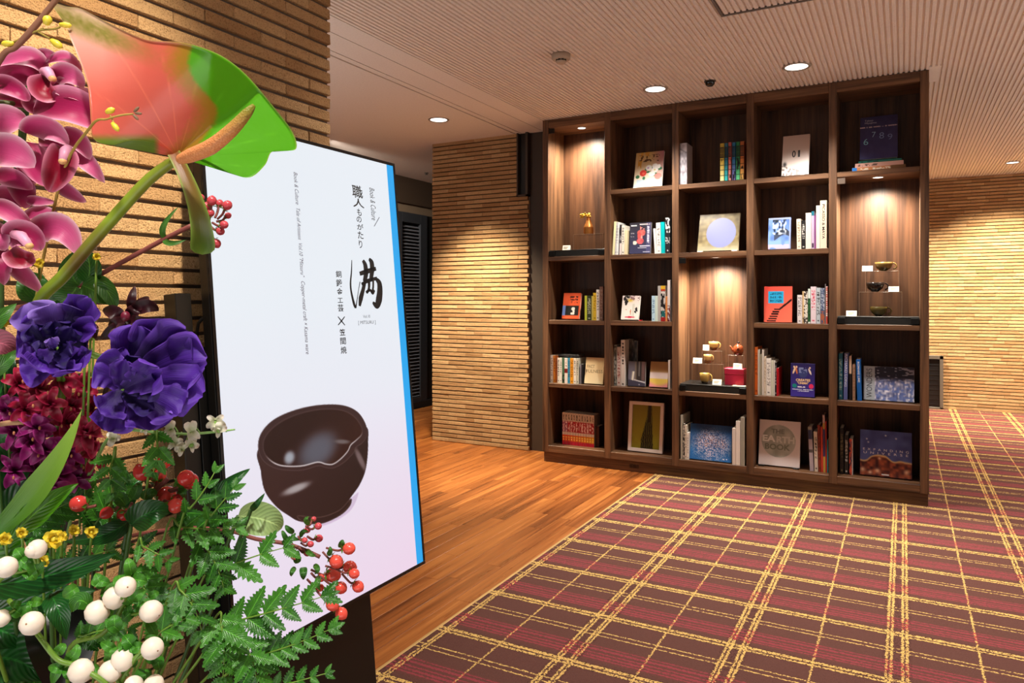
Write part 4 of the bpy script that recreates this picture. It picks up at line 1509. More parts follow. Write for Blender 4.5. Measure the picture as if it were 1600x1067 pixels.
def a_cinema(u, v):
    o = mixc(v, (36, 26, 78), (66, 52, 150))
    n = vnoise(u, v, 16, 20, 161)
    rr = ((u - 0.52) / 0.2) ** 2 + ((v - 0.3) / 0.15) ** 2
    o = mixc((1 - rr) * 3, o, (54, 62, 110))
    m = inbox(u, v, 0.34, 0.68, 0.12, 0.28) * (n > 0.6)
    o = mixc(m, o, (120, 130, 170))

    def fig(cx, cy, c, an, o):
        x, y = (u - cx) * math.cos(an) + (v - cy) * math.sin(an), -(u - cx) * math.sin(an) + (v - cy) * math.cos(an)
        o = mixc(((x / 0.035) ** 2 + (y / 0.11) ** 2 < 1), o, c)
        return mixc((((u - cx) / 0.04) ** 2 + ((v - cy + 0.11) / 0.03) ** 2 < 1), o, (226, 190, 160))
    o = fig(0.14, 0.22, (226, 196, 160), 0.5, o)
    o = fig(0.24, 0.22, (196, 110, 60), -0.3, o)
    o = fig(0.8, 0.24, (226, 206, 190), -0.6, o)
    o = mixc((((u - 0.16) / 0.1) ** 2 + ((v - 0.68) / 0.06) ** 2 < 1), o, (20, 130, 120))
    o = mixc((((u - 0.86) / 0.1) ** 2 + ((v - 0.68) / 0.07) ** 2 < 1), o, (226, 50, 100))
    o = mixc(inbox(u, v, 0.3, 0.6, 0.69, 0.73) * (n > 0.3), o, (236, 226, 230))
    o = mixc(inbox(u, v, 0.06, 0.94, 0.77, 0.8) * (vnoise(u, v, 40, 40, 162) > 0.35), o, (220, 230, 236))
    o = mixc(inbox(u, v, 0.3, 0.76, 0.82, 0.845) * (vnoise(u, v, 40, 40, 163) > 0.35), o, (220, 220, 236))
    return o


cover_book(1235.2, 1272.8, 567, 1, (52, 40, 120), 'purple book face out with arched cream lettering and small figures', a_cinema, short='the purple book', lean=4, Y=4.957, thick=0.018, nx=70, ny=86, lift=0.001,
           letters=(('CREATES', 0.22, 0.465, 0.6, 0.075, (246, 206, 150), 0, 0.03), ('"CINEMA"', 0.28, 0.555, 0.46, 0.07, (246, 206, 150), 0, 0.03)))


def a_earth(u, v):
    o = np.zeros(u.shape + (3,)) + np.array((222, 208, 204.))
    rr = ((u - 0.48) / 0.415) ** 2 + ((v - 0.455) / 0.36) ** 2
    n = vnoise(u, v, 7, 6, 171)
    return mixc((1.02 - rr) * 30, o, mixc(n, (150, 152, 140), (190, 190, 178)))


cover_book(1185, 1249.2, 654.8, 0, (226, 214, 210), 'big white book face out with a grey globe circle of raised capitals', a_earth, short='the big white globe book', stand='black', lean=10, Y=4.995, thick=0.026, nx=72, ny=72,
           letters=(('THE', 0.3, 0.19, 0.32, 0.1, (120, 122, 112), 0, 0.03), ('EA', 0.085, 0.335, 0.32, 0.145, (236, 234, 228), 0, 0.04), ('RTH', 0.43, 0.345, 0.44, 0.145, (206, 204, 194), 0, 0.04), ('BOOK', 0.15, 0.52, 0.62, 0.13, (124, 128, 112), 0, 0.035)))
spine_book(1265.4, 1271.6, 667.2, 0, (176, 166, 178), 'grey and navy book leaning beside the big white globe book', (50, 54, 84), 'pat', lean=-3.2, Y=4.985, artfn=lambda u, v: mixc((v < 0.28), mixc((v > 0.5) & (v < 0.58), (182, 168, 176), (90, 84, 84)), mixc(v < 0.06, (52, 58, 92), (150, 146, 130))))
spine_book(1272.8, 1278.4, 674.5, 0, (222, 206, 186), 'cream book with black lettering between navy and brown books', (40, 36, 34), 'text', lean=-1.6, Y=4.985)
spine_book(1278.8, 1283, 664, 0, (140, 52, 34), 'brown-red book leaning beside the cream lettered one', (90, 30, 20), 'text', lean=-1.5, Y=4.985)
spine_book(1283.2, 1286.2, 667, 0, (206, 62, 44), 'thin bright red book in the bottom shelf row', (140, 30, 20), 'none', lean=-1.0, Y=4.985)
spine_book(1286.4, 1290, 648.6, 0, (206, 170, 150), 'tallest slim book with pink, gold and navy bands', (60, 40, 90), 'pat', lean=-1.2, Y=4.985, artfn=lambda u, v: mixc((v > 0.24) & (v < 0.72), mixc((v > 0.13) | (v > 0.72), (214, 180, 176), (206, 160, 70)), (66, 46, 96)))
spine_book(1290.2, 1292.2, 658, 0, (200, 50, 40), 'thin scarlet book beside the banded tall one', (140, 30, 24), 'none', lean=-0.8, Y=4.985)
spine_book(1292.4, 1294.2, 687, 0, (40, 132, 140), 'short teal book against the post on the bottom shelf', (20, 90, 100), 'none', Y=4.985)


# ---------------- column 4
def a_navy(u, v):
    return mixc(v, (34, 32, 70), (44, 42, 92)) + (vnoise(u, v, 10, 10, 181)[..., None] - 0.5) * 10


# three books lying flat
zz = SHZ[4] + 0.0006
stk = [(1331.5, 1415, 0.024, (196, 130, 84), 'orange-brown book with blue spine end, lowest of three lying flat on the top shelf', 0.0), (1336, 1412, 0.026, (214, 170, 156), 'pinkish book in the middle of three lying flat on the top shelf', 0.01), (1341, 1409, 0.014, (30, 110, 96), 'thin green book on top of three lying flat', 0.02)]
for (l, r, hh, c, lb, dy) in stk:
    a, b = atY(l, 300, 4.96).x, atY(r, 300, 4.96).x
    t_ = thing('book', lb, 'book', (a, 4.955 + dy, zz), group='three books lying flat')
    w_ = b - a
    MB().bbox(0, w_, 0, 0.2 - dy, 0, 0.0022, 0.0004).bbox(0, w_, 0, 0.2 - dy, hh - 0.0022, hh, 0.0004).bbox(0, w_, 0, 0.002, 0.0022, hh - 0.0022, 0.0003).build('cover', plain(*c, 0.4), t_)
    MB().box(0.003, w_ - 0.003, 0.002, 0.197 - dy, 0.0022, hh - 0.0022).build('page_block', PAGES, t_)

    def fa(u, v, c=c):
        o = np.zeros(u.shape + (3,)) + np.array(c, float)
        if c[0] == 196:
            o = mixc(inbox(u, v, 0.16, 0.72, 0.25, 0.75) * (vnoise(u, v, 40, 3, 191) > 0.45), o, (226, 214, 196))
            o = mixc((u < 0.09), o, (40, 120, 200))
            o = mixc((u > 0.72), o, (120, 84, 50))
        else:
            o = mixc(inbox(u, v, 0.05, 0.5, 0.3, 0.7) * (vnoise(u, v, 40, 3, 192) > 0.55), o, np.array(c) * 0.5)
        return o
    art('spine_print', w_ - 0.001, hh - 0.001, 60, 6, fa, t_, PRINT, Matrix(((1, 0, 0, 0.0005), (0, 0, -1, -0.0005), (0, 1, 0, 0.0005), (0, 0, 0, 1))))
    zz += hh + 0.0005
cover_book(1343.2, 1402.6, 184.4, 4, (36, 34, 76), 'navy book face out with pale segment digits, standing on three flat books', a_navy, short='the navy digit book', lean=17, Y=4.985, z0=zz, thick=0.02,
           letters=(('Takeo\nMiyajima', 0.12, 0.07, 0.32, 0.11, (170, 160, 170), 0, 0.0), ('6', 0.1, 0.52, 0.12, 0.14, (130, 190, 206), 0, -0.015), ('7', 0.32, 0.37, 0.1, 0.12, (140, 170, 196), 0, -0.015), ('8', 0.52, 0.4, 0.12, 0.14, (120, 140, 180), 0, -0.015), ('9', 0.74, 0.45, 0.12, 0.13, (110, 126, 170), 0, -0.015),
                    ('MMM  E  IIIIII  NNNN  ---  III  NNNNN', 0.0, 0.235, 0.98, 0.03, (206, 176, 176), 0, 0.02)))

spine_book(1310.4, 1316.6, 552, 1, (30, 100, 124), 'teal blue book with pale lettering at the post', (170, 200, 200), 'text', Y=4.98)
spine_book(1317.8, 1324.2, 552, 1, (96, 104, 160), 'lilac blue book with white capitals beside the teal one', (226, 226, 236), 'none', lean=1.4, Y=4.98, letter='RICHARD LONG', lcol=(222, 222, 234), lbox=(0.22, 0.28, 0.56, 0.7, 3))
spine_book(1326.8, 1330.8, 556, 1, (26, 22, 22), 'black book with a cream upper spine label', (206, 170, 140), Y=4.98, artfn=lambda u, v: mixc((v < 0.4), (28, 22, 24), (212, 182, 156)))
spine_book(1332.0, 1336.6, 569, 1, (176, 138, 112), 'tan book standing beside the vivid blue one', (130, 96, 76), 'text', Y=4.98)
spine_book(1339.6, 1346.6, 561.4, 1, (20, 96, 180), 'vivid blue book leaning with bold white lettering', (240, 240, 246), 'none', lean=-2.2, Y=4.97, letter='ROMARE LIME', lcol=(240, 240, 246), lbox=(0.28, 0.44, 0.44, 0.5, 3))


def a_wonders(u, v):
    n = vnoise(u, v, 30, 14, 201)
    n2 = vnoise(u, v, 14, 26, 202)
    o = mixc(n2 > 0.72, (36, 36, 56), (150, 150, 170))
    k = np.clip((v - 0.3) * 6, 0, 1)
    w = mixc(n, (70, 80, 130), (250, 246, 252))
    w = mixc((vnoise(u, v, 22, 18, 203) > 0.6) * 0.8, w, (96, 116, 180))
    o = mixc(k, o, w)
    return mixc(u < 0.225, o, mixc(vnoise(u, v, 40, 30, 204) * 0.3, (170, 180, 188), (206, 214, 220)))


cover_book(1349.4, 1428.6, 571.6, 1, (170, 180, 196), 'wide grey-white landscape book face out with tall dark capitals along one side', a_wonders, short='the wide grey-white landscape book', lean=6, Y=5.0, thick=0.02, nx=96, ny=64, lift=0.001,
           letters=(('WONDERS', 0.055, 0.07, 0.115, 0.86, (44, 56, 62), 1, -0.005),))

spine_book(1312.4, 1318.2, 668.5, 0, (24, 22, 24), 'black book with faint gold lettering at the post, bottom shelf', (120, 110, 80), 'text', Y=4.995)
spine_book(1319.6, 1325.4, 679.4, 0, (30, 29, 30), 'black book with white characters, second on the bottom shelf', (196, 192, 186), 'text', Y=4.995)
spine_book(1326.8, 1333, 685.6, 0, (60, 44, 70), 'dark book with red and blue spine and a white edge', (214, 80, 56), 'pat', Y=4.995, artfn=lambda u, v: mixc(u > 0.72, mixc((vnoise(u, v, 4, 18, 211) > 0.5), mixc(v, (54, 50, 96), (60, 34, 40)), (206, 80, 60)), (190, 190, 186)))


def a_cosmos(u, v):
    n = vnoise(u, v, 8, 8, 221)
    n2 = vnoise(u, v, 18, 18, 222)
    o = mixc(n * 0.6 + v * 0.3, (66, 70, 128), (98, 116, 190))
    rid = 0.66 - 0.12 * np.exp(-((u - 0.38) / 0.16) ** 2) + 0.05 * (n - 0.5) + 0.02 * np.sin(u * 20)
    m = v > rid
    o = mixc(m, o, mixc(n2, (60, 26, 30), (190, 96, 60)))
    o = mixc(np.exp(-((v - rid) / 0.022) ** 2) * 0.9, o, (240, 206, 140))
    for (cx, cy, r_) in ((0.38, 0.61, 0.03), (0.2, 0.93, 0.04), (0.34, 0.88, 0.05), (0.9, 0.86, 0.05), (0.05, 0.88, 0.05)):
        o = mixc(np.exp(-(((u - cx) ** 2 + (v - cy) ** 2) / r_ ** 2)) * 0.9, o, (246, 206, 170))
    for (cx, cy) in ((0.13, 0.2), (0.16, 0.27), (0.7, 0.15), (0.5, 0.1)):
        o = mixc(np.exp(-(((u - cx) ** 2 + (v - cy) ** 2) / 0.016 ** 2)), o, (240, 236, 246))
    o = mixc(inbox(u, v, 0.42, 0.56, 0.945, 0.965), o, (236, 230, 226))
    return o


cover_book(1343.6, 1425, 670.4, 0, (50, 54, 110), 'big dusk blue book face out over a glowing orange ridge, spaced capitals', a_cosmos, short='the big dusk blue book', lean=8, Y=5.01, thick=0.026, nx=84, ny=84, lift=0.001,
           letters=(('E  X  P  A  N  D  I  N  G', 0.06, 0.40, 0.88, 0.05, (236, 236, 246), 0, 0.0), ('U  N  I  V  E  R  S  E', 0.07, 0.475, 0.86, 0.05, (236, 236, 246), 0, 0.0)))

# ================================================================== niche displays
CARD = plain(246, 238, 222, 0.6)
EDGE = plain(150, 130, 112, 0.3)  # pale tone painting the glint on acrylic edges


def card(l, r, yt, yb, Y, label, zb=None):
    a, b = atY(l, yb, Y).x, atY(r, yb, Y).x
    z0 = zb if zb is not None else atY(l, yb, Y).z
    h = atY(l, yt, Y).z - atY(l, yb, Y).z
    t = thing('name_card', label, 'card', (a, Y, z0))
    R_ = Matrix.Rotation(-0.3, 4, 'X')
    MB().bbox(0, b - a, 0, 0.0015, 0, h, 0.0004, M=R_).build('face', CARD, t)
    MB().bbox(0, b - a, -0.001, 0.0005, 0, h * 0.95, 0.0004, M=Matrix.Translation((0, h * 0.62, 0.0005)) @ Matrix.Rotation(0.3, 4, 'X')).build('back_leaf', CARD, t)
    mb = MB()
    for k in range(3):
        mb.box(b - a - (b - a) * 0.85, (b - a) * (0.6 + 0.1 * k), -0.0008, -0.0002, h * (0.3 + 0.18 * k), h * (0.3 + 0.18 * k) + h * 0.05, M=R_)
    mb.build('fine_print', plain(150, 140, 128, 0.7), t, kind='stuff')
    return t


def riser(l, r, ytop, zb, Y0, Y1_, label):
    """inverted-U clear plate"""
    a, b = atY(l, ytop, Y0).x, atY(r, ytop, Y0).x
    for (ia, ib) in INX:
        if ia < (a + b) / 2 < ib:
            b = min(b, ib - 0.002)
    z = atY(l, ytop, Y0).z
    t = thing('display_riser', label, 'riser', (a, Y0, zb))
    w, h, d = b - a, z - zb, Y1_ - Y0
    MB().bbox(0, w, 0, d, h - 0.003, h, 0.0006).build('top_plate', ACRYLIC, t)
    MB().bbox(0, 0.003, 0, d, 0, h - 0.003, 0.0006).build('side_plate', ACRYLIC, t)
    MB().bbox(0, w, -0.0008, -0.0001, h - 0.0018, h - 0.0004, 0.0002).bbox(0.0006, 0.002, -0.0008, -0.0001, 0, h - 0.002, 0.0002).bbox(w - 0.002, w - 0.0006, -0.0008, -0.0001, 0, h - 0.002, 0.0002).build('edge_glint', EDGE, t)  # opaque strips added as painted highlights along the clear edges
    MB().bbox(w - 0.003, w, 0, d, 0, h - 0.003, 0.0006).build('side_plate', ACRYLIC, t)
    return z


def glaze(name, hi, lo, zsplit, rough=0.18):
    t = NT(name, rough, 0.6)
    X_, Y_, Z_ = t.xyz('Object')
    nz = t.noise(t.coord('Object'), 40, 3)
    f = t.math('ADD', Z_, t.math('MULTIPLY', t.math('SUBTRACT', nz, 0.5), 0.02))
    mr = t.n('ShaderNodeMapRange')
    t.set(mr.inputs[0], f)
    mr.inputs[1].default_value = zsplit - 0.004
    mr.inputs[2].default_value = zsplit + 0.004
    t.color(t.mix(mr.outputs[0], lo, hi))
    return t.m


def cup(l, r, ytop, ybot, Y, mat, label, hx=1, flare=0.55, zb=None):
    """cup body between pixels l..r, handle towards +X"""
    a, b = atY(l, ybot, Y).x, atY(r, ybot, Y).x
    z0 = zb if zb is not None else atY(l, ybot, Y).z
    h = atY(l, ytop, Y).z - atY(l, ybot, Y).z
    R_ = (b - a) / 2
    t = thing('cup', label, 'cup', ((a + b) / 2, Y, z0))
    pr = [(0, 0.002), (R_ * flare * 0.9, 0.0), (R_ * flare, 0.003), (R_ * (flare * 0.3 + 0.7), h * 0.35), (R_ * 0.96, h * 0.7), (R_, h), (R_ - 0.003, h), (R_ * 0.92, h * 0.7), (R_ * (flare * 0.3 + 0.62), h * 0.32), (0, 0.008)]
    MB().lathe(pr, 28).build('bowl', mat, t, True)
    pts = []
    for k in range(11):
        an = -1.25 + 2.6 * k / 10
        pts.append(Vector((R_ * 0.9 + math.cos(an) * R_ * 0.5, 0, h * 0.56 + math.sin(an) * h * 0.36)))
    MB().tube(pts, 0.0042, 8).build('handle', mat, t, True)
    return t


# column 0: vase
zb = SHZ[3] + 0.0497
YV = 5.05
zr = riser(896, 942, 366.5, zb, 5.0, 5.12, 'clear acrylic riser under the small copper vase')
vx_ = atY(919.5, 360, YV).x
vs_ = thing('bud_vase', 'small ribbed copper bud vase on a clear riser', 'vase', (vx_, YV, zr + 0.0005))
k = 4.9 / FPX * 1.0
hh = atY(919, 339, YV).z - zr
rr = (atY(926.8, 360, YV).x - atY(912.6, 360, YV).x) / 2
prof = [(0, 0), (rr * 0.92, 0.0), (rr, 0.006), (rr * 1.0, hh * 0.30), (rr * 0.98, hh * 0.42), (rr * 0.7, hh * 0.62), (rr * 0.42, hh * 0.84), (rr * 0.34, hh * 0.93), (rr * 0.5, hh), (rr * 0.4, hh), (rr * 0.26, hh * 0.9), (0, hh * 0.85)]
pp = []
for i in range(len(prof) - 1):
    for s_ in range(4):
        f_ = s_ / 4
        r_ = prof[i][0] * (1 - f_) + prof[i + 1][0] * f_
        pp.append((r_ * (1 + 0.015 * (s_ % 2)), prof[i][1] * (1 - f_) + prof[i + 1][1] * f_))
pp.append(prof[-1])
COPPER = plain(196, 128, 66, 0.32, metal=0.75)
MB().lathe(pp, 28).build('body', COPPER, vs_, True)
YEL = plain(226, 180, 34, 0.6)
sp_ = thing('flower_sprig', 'sprig of tiny yellow flowers bending from the copper vase', 'flower', (vx_, YV, zr + hh * 0.9))
st = [Vector((0, 0, -0.01)), Vector((-0.004, 0, 0.014)), Vector((-0.02, -0.004, 0.028)), Vector((-0.05, -0.008, 0.030))]
MB().tube(st, 0.0012, 6).build('stem', plain(96, 104, 40, 0.6), sp_, True)
rs = random.Random(5)
for i in range(34):
    f_ = rs.random()
    p = Vector((0.012 - 0.075 * f_ + rs.uniform(-0.006, 0.006), rs.uniform(-0.014, 0.014), 0.026 + rs.uniform(-0.012, 0.012) + 0.006 * math.sin(f_ * 4)))
    MB().ball((0, 0, 0), 0.0074, 0.0074, 0.0056, 8, 6).build('floret', YEL if rs.random() > 0.25 else plain(120, 100, 24, 0.7), sp_, True).location = p
card(878.5, 890.5, 383, 390.8, 4.955, 'white card on the black plinth below the copper vase', zb)

# column 2: cups, teapot, box
zb = SHZ[1] + 0.0497
YC = 5.04
CREAM = glaze('cream_over_brown_glaze', S(206, 168, 96), S(92, 52, 26), 0.022)
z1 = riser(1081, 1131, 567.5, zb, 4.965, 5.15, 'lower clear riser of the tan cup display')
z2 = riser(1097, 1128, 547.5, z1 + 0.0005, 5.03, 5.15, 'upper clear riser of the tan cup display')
cup(1107.5, 1122.5, 533, 546.5, 5.08, CREAM, 'tan and brown cup on the topmost clear riser beside the teapot', zb=z2 + 0.0005)
cup(1099.5, 1112, 552.5, 566.5, 5.0, glaze('tan_glaze', S(196, 152, 92), S(110, 62, 34), 0.024), 'straight tan cup on the middle clear riser', zb=z1 + 0.0005, flare=0.75)
cup(1093.2, 1109, 580.5, 596.5, 5.02, glaze('ochre_glaze', S(196, 160, 84), S(60, 40, 24), 0.016), 'ochre cup with dark foot beneath the clear risers', zb=zb)
card(1098, 1107.6, 537.5, 546.2, 5.05, 'white card beside the topmost tan cup', z2 + 0.0005)
card(1082.5, 1096.5, 557, 565.6, 4.98, 'white card beside the straight tan cup', z1 + 0.0005)
card(1113, 1127.2, 586, 594.6, 4.975, 'white card beside the ochre cup', zb)
YB_ = 5.0
a, b = atY(1132, 597, YB_).x, atY(1162.6, 597, YB_).x
hb = atY(1132, 575.5, YB_).z - zb
bx_ = thing('gift_box', 'crimson lidded box under the teapot card', 'box', (a, YB_, zb))
CRIM = plain(168, 26, 58, 0.4)
w_ = b - a
MB().bbox(0.002, w_ - 0.002, 0.002, 0.118, 0, hb * 0.68, 0.0012).build('box_body', CRIM, bx_)
MB().bbox(0, w_, 0, 0.12, hb * 0.66, hb, 0.0015).build('lid', plain(182, 34, 68, 0.4), bx_)
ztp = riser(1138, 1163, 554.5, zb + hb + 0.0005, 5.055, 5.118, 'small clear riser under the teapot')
card(1145.5, 1159.5, 565.5, 574, YB_ + 0.012, 'white card standing on the crimson box', zb + hb + 0.0005)
a = atY(1144, 600, 4.95).x
pc = thing('paper_slip', 'cream paper slip lying on the plinth before the crimson box', 'paper', (a, 4.952, zb + 0.0006))
MB().bbox(0, 0.082, 0, 0.036, 0, 0.0025, 0.0004).build('top_sheet', plain(236, 214, 176, 0.7), pc)
MB().bbox(0.0, 0.08, 0.001, 0.035, -0.0004, 0.0, 0.0001).build('under_sheet', CARD, pc)
tp = thing('teapot', 'small brown glazed teapot with dark lid knob on a clear riser', 'teapot', (atY(1153.6, 545, 5.085).x, 5.085, ztp + 0.0005))
TPM = glaze('teapot_glaze', S(132, 62, 32), S(84, 40, 22), 0.02, 0.15)
r_ = (atY(1162, 545, 5.085).x - atY(1145.5, 545, 5.085).x) / 2
h_ = atY(1153, 538.5, 5.085).z - ztp
MB().lathe([(0, 0), (r_ * 0.72, 0), (r_ * 0.92, h_ * 0.2), (r_, h_ * 0.5), (r_ * 0.86, h_ * 0.82), (r_ * 0.5, h_), (0, h_)], 26).build('body', TPM, tp, True)
MB().lathe([(r_ * 0.52, 0), (r_ * 0.5, 0.003), (r_ * 0.3, 0.007), (r_ * 0.12, 0.008), (0, 0.008)], 20).build('lid', TPM, tp, True).location = (0, 0, h_)
MB().ball((0, 0, h_ + 0.014), 0.009, 0.009, 0.008, 12, 8).build('knob', plain(30, 22, 20, 0.25), tp, True)
MB().tube([Vector((-r_ * 0.8, 0, h_ * 0.35)), Vector((-r_ * 1.15, 0, h_ * 0.5)), Vector((-r_ * 1.4, 0, h_ * 0.75)), Vector((-r_ * 1.62, 0, h_ * 0.86))], [0.011, 0.008, 0.006, 0.0055], 10).build('spout', TPM, tp, True)
MB().tube([Vector((0.1 * r_, -r_ * 0.9, h_ * 0.6)), Vector((0.25 * r_, -r_ * 1.35, h_ * 0.66)), Vector((0.35 * r_, -r_ * 1.9, h_ * 0.72))], [0.008, 0.007, 0.0075], 10).build('side_handle', TPM, tp, True)

# column 4: dark cups
zb = SHZ[2] + 0.0497
OL = glaze('olive_glaze', S(120, 96, 52), S(70, 60, 34), 0.02, 0.2)
DK = plain(30, 24, 22, 0.12)
OL2 = glaze('moss_glaze', S(96, 80, 34), S(50, 42, 22), 0.012, 0.2)
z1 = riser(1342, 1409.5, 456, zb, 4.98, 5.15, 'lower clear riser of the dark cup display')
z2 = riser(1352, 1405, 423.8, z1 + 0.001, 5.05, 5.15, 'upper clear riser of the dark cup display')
cup(1366.5, 1395, 409.5, 423.3, 5.09, OL, 'olive brown wide cup on the upper clear riser', flare=0.38, zb=z2 + 0.0005)
cup(1352.8, 1382, 441, 455.4, 5.02, DK, 'glossy black wide cup on the lower clear riser', flare=0.4, zb=z1 + 0.0005)
cup(1358.8, 1387, 476.5, 491.5, 5.06, OL2, 'moss green wide cup standing under the clear risers', flare=0.38, zb=zb)
card(1347, 1363.6, 414.8, 423.6, 5.055, 'white card beside the olive brown cup', z2 + 0.0005)
card(1388.2, 1404.6, 446.4, 454.8, 5.0, 'white card beside the glossy black cup', z1 + 0.0005)
card(1322, 1338.6, 482.4, 491.2, 5.0, 'white card beside the moss green cup', zb)

# ================================================================== upright digital signboard leaning before the pillar
XT, ZT, XB, ZB = -1.398, 1.654, -1.281, 0.427
SY0, SY1 = 1.088, 1.80
SL = math.hypot(XT - XB, ZT - ZB)
SLEAN = math.atan2(XB - XT, ZT - ZB)
SW = SY1 - SY0
# local frame: x along the wall (+Y of the room), y up the panel, z out of the face
ex = Vector((0, 1, 0))
ey = Vector((XT - XB, 0, ZT - ZB)).normalized()
ez = ex.cross(ey).normalized()
SM = Matrix((ex, ey, ez)).transposed().to_4x4()
SM.translation = Vector((XB, SY0, ZB))
SMI = SM.inverted()
sg = thing('signboard', 'tall black digital signboard showing a dark brown bowl, leaning by the brick pillar', 'signboard')
sg.matrix_world = SM


def scr(px, py):
    r = ray(px, py)
    o = Vector((0, 0, CAM_Z))
    k = (SM.translation - o).dot(ez) / r.dot(ez)
    q = SMI @ (o + r * k)
    return q.x, q.y


BZ = 0.009
HOUS = plain(17, 15, 13, 0.4)
GLOSS = plain(8, 8, 9, 0.2)
MB().bbox(0, SW, 0, SL, -0.03, -0.002, 0.002).build('housing', HOUS, sg)
bz = MB().bbox(0, SW, 0, BZ, -0.0018, 0.002, 0.0005).bbox(0, SW, SL - BZ, SL, -0.0018, 0.002, 0.0005).bbox(0, BZ, BZ, SL - BZ, -0.0018, 0.002, 0.0005).bbox(SW - BZ, SW, BZ, SL - BZ, -0.0018, 0.002, 0.0005)
bz.build('bezel', GLOSS, sg)
SCREEN_MAT = ink_mat('lit_screen', 0.3, 1.275)
sw_, sh_ = SW - 2 * BZ, SL - 2 * BZ


def inpoly(x, y, pts):
    c = np.zeros(x.shape, bool)
    n = len(pts)
    for i in range(n):
        (xa, ya), (xb, yb) = pts[i], pts[(i + 1) % n]
        if ya == yb:
            continue
        m = ((ya > y) != (yb > y)) & (x < (xb - xa) * (y - ya) / (yb - ya) + xa)
        c ^= m
    return c


def smooth_loop(pts, k=6):
    out = []
    n = len(pts)
    for i in range(n):
        p0, p1, p2, p3 = [np.array(pts[(i + j - 1) % n], float) for j in range(4)]
        for s in range(k):
            t = s / k
            out.append(tuple(0.5 * ((2 * p1) + (-p0 + p2) * t + (2 * p0 - 5 * p1 + 4 * p2 - p3) * t * t + (-p0 + 3 * p1 - 3 * p2 + p3) * t ** 3)))
    return out


# the pictured bowl is drawn on the screen in the screen's own metres; these outlines are points of the screen plane
RIM = smooth_loop([scr(*p) for p in [(403, 699), (408, 676), (428, 655), (462, 640), (500, 632.5), (535, 633), (558, 643), (571, 662), (573, 680), (566, 692), (556, 699), (552, 708), (538, 722), (522, 731), (509, 731), (497, 728), (470, 735), (435, 733), (412, 721)]])
INN = smooth_loop([scr(*p) for p in [(411, 699), (416, 680), (436, 661), (466, 647), (502, 639.5), (533, 641), (552, 650), (564, 666), (565, 678), (557, 687), (548, 695), (543, 705), (532, 717), (520, 725), (509, 725), (496, 722), (470, 728), (438, 727), (419, 716)]])
BODY = smooth_loop([scr(*p) for p in [(404, 700), (407, 735), (413, 766), (430, 790), (450, 805), (470, 815), (505, 815), (530, 803), (544, 789), (546, 780), (562, 757), (572, 730), (575, 690), (570, 665), (520, 660), (450, 665)]])
FLOORSH = smooth_loop([scr(*p) for p in [(455, 808), (500, 822), (545, 800), (560, 770), (548, 778), (500, 812)]])
BOWL_HL = [(scr(463, 763), 0.045, 0.010, (176, 166, 166), 0.06), (scr(563, 718), 0.010, 0.04, (120, 100, 100), 0.5), (scr(497, 703), 0.075, 0.045, (92, 94, 106), 0.2), (scr(452, 715), 0.018, 0.016, (170, 176, 186), 0.3), (scr(535, 690), 0.03, 0.006, (110, 100, 100), -0.2)]


def base_tone(u, v):
    o = mixc((v - 0.35) * 1.3, (231, 237, 244), (232, 222, 238))
    return mixc(np.clip((v - 0.55) * 2.0, 0, 1) * (0.5 + 0.5 * u), o, (236, 210, 232))


def near(x, y, pts):
    d = np.full(x.shape, 9.0)
    n = len(pts)
    for i in range(n):
        (xa, ya), (xb, yb) = pts[i], pts[(i + 1) % n]
        l2 = (xb - xa) ** 2 + (yb - ya) ** 2 + 1e-12
        t = np.clip(((x - xa) * (xb - xa) + (y - ya) * (yb - ya)) / l2, 0, 1)
        d = np.minimum(d, (x - xa - t * (xb - xa)) ** 2 + (y - ya - t * (yb - ya)) ** 2)
    return np.sqrt(d)


FOOT = smooth_loop([scr(*p) for p in [(465, 806), (500, 808), (530, 797), (548, 779), (547, 790), (532, 805), (503, 818), (478, 817)]])
bx0, by0 = scr(395, 760)[0] - 0.01, scr(500, 830)[1] - 0.02
bx1, by1 = scr(585, 720)[0] + 0.012, scr(500, 622)[1] + 0.03


def sgn(x, y, pts):
    d = near(x, y, pts)
    return np.clip(0.5 + np.where(inpoly(x, y, pts), d, -d) / 0.0016, 0, 1)


def a_bowl(u, v):
    x, y = bx0 + u * (bx1 - bx0), by0 + (1 - v) * (by1 - by0)
    U, V_ = (x - BZ) / sw_, 1 - (y - BZ) / sh_
    o = base_tone(U, V_)
    o = mixc(sgn(x, y, FLOORSH) * 0.3, o, (150, 110, 150))
    b = sgn(x, y, BODY)
    sh = np.clip((U - 0.3) * 1.1 + (V_ - 0.65) * 1.5, 0, 1)
    f = sgn(x, y, FOOT)
    o = mixc(f, o, (54, 34, 30))
    o = mixc(b, o, mixc(sh, (54, 30, 28), (24, 12, 12)))
    fd = near(x, y, FOOT)
    o = mixc(np.clip(1 - fd / 0.002, 0, 1) * b * 0.5, o, (130, 100, 92))
    r = sgn(x, y, RIM)
    o = mixc(r, o, (52, 30, 30))
    i_ = sgn(x, y, INN)
    o = mixc(i_, o, mixc(sh * 1.4, (34, 10, 8), (56, 20, 12)))
    for k, (c, rx, ry, col, an) in enumerate(BOWL_HL):
        dx, dy = x - c[0], y - c[1]
        xx, yy_ = dx * math.cos(an) + dy * math.sin(an), -dx * math.sin(an) + dy * math.cos(an)
        g = np.exp(-((xx / rx) ** 2 + (yy_ / ry) ** 2) ** 2)
        o = mixc(g * (b * (1 - r) if k < 2 else i_) * 0.9, o, col)
    low = np.clip((scr(488, 690)[1] - y) / 0.03, 0.15, 1)
    o = mixc(np.clip(1.2 - near(x, y, INN) / 0.0022, 0, 1) * low * 0.85, o, (226, 216, 216))
    o = mixc(np.clip(1.2 - near(x, y, RIM) / 0.002, 0, 1) * 0.35 * r, o, (150, 130, 130))
    return o


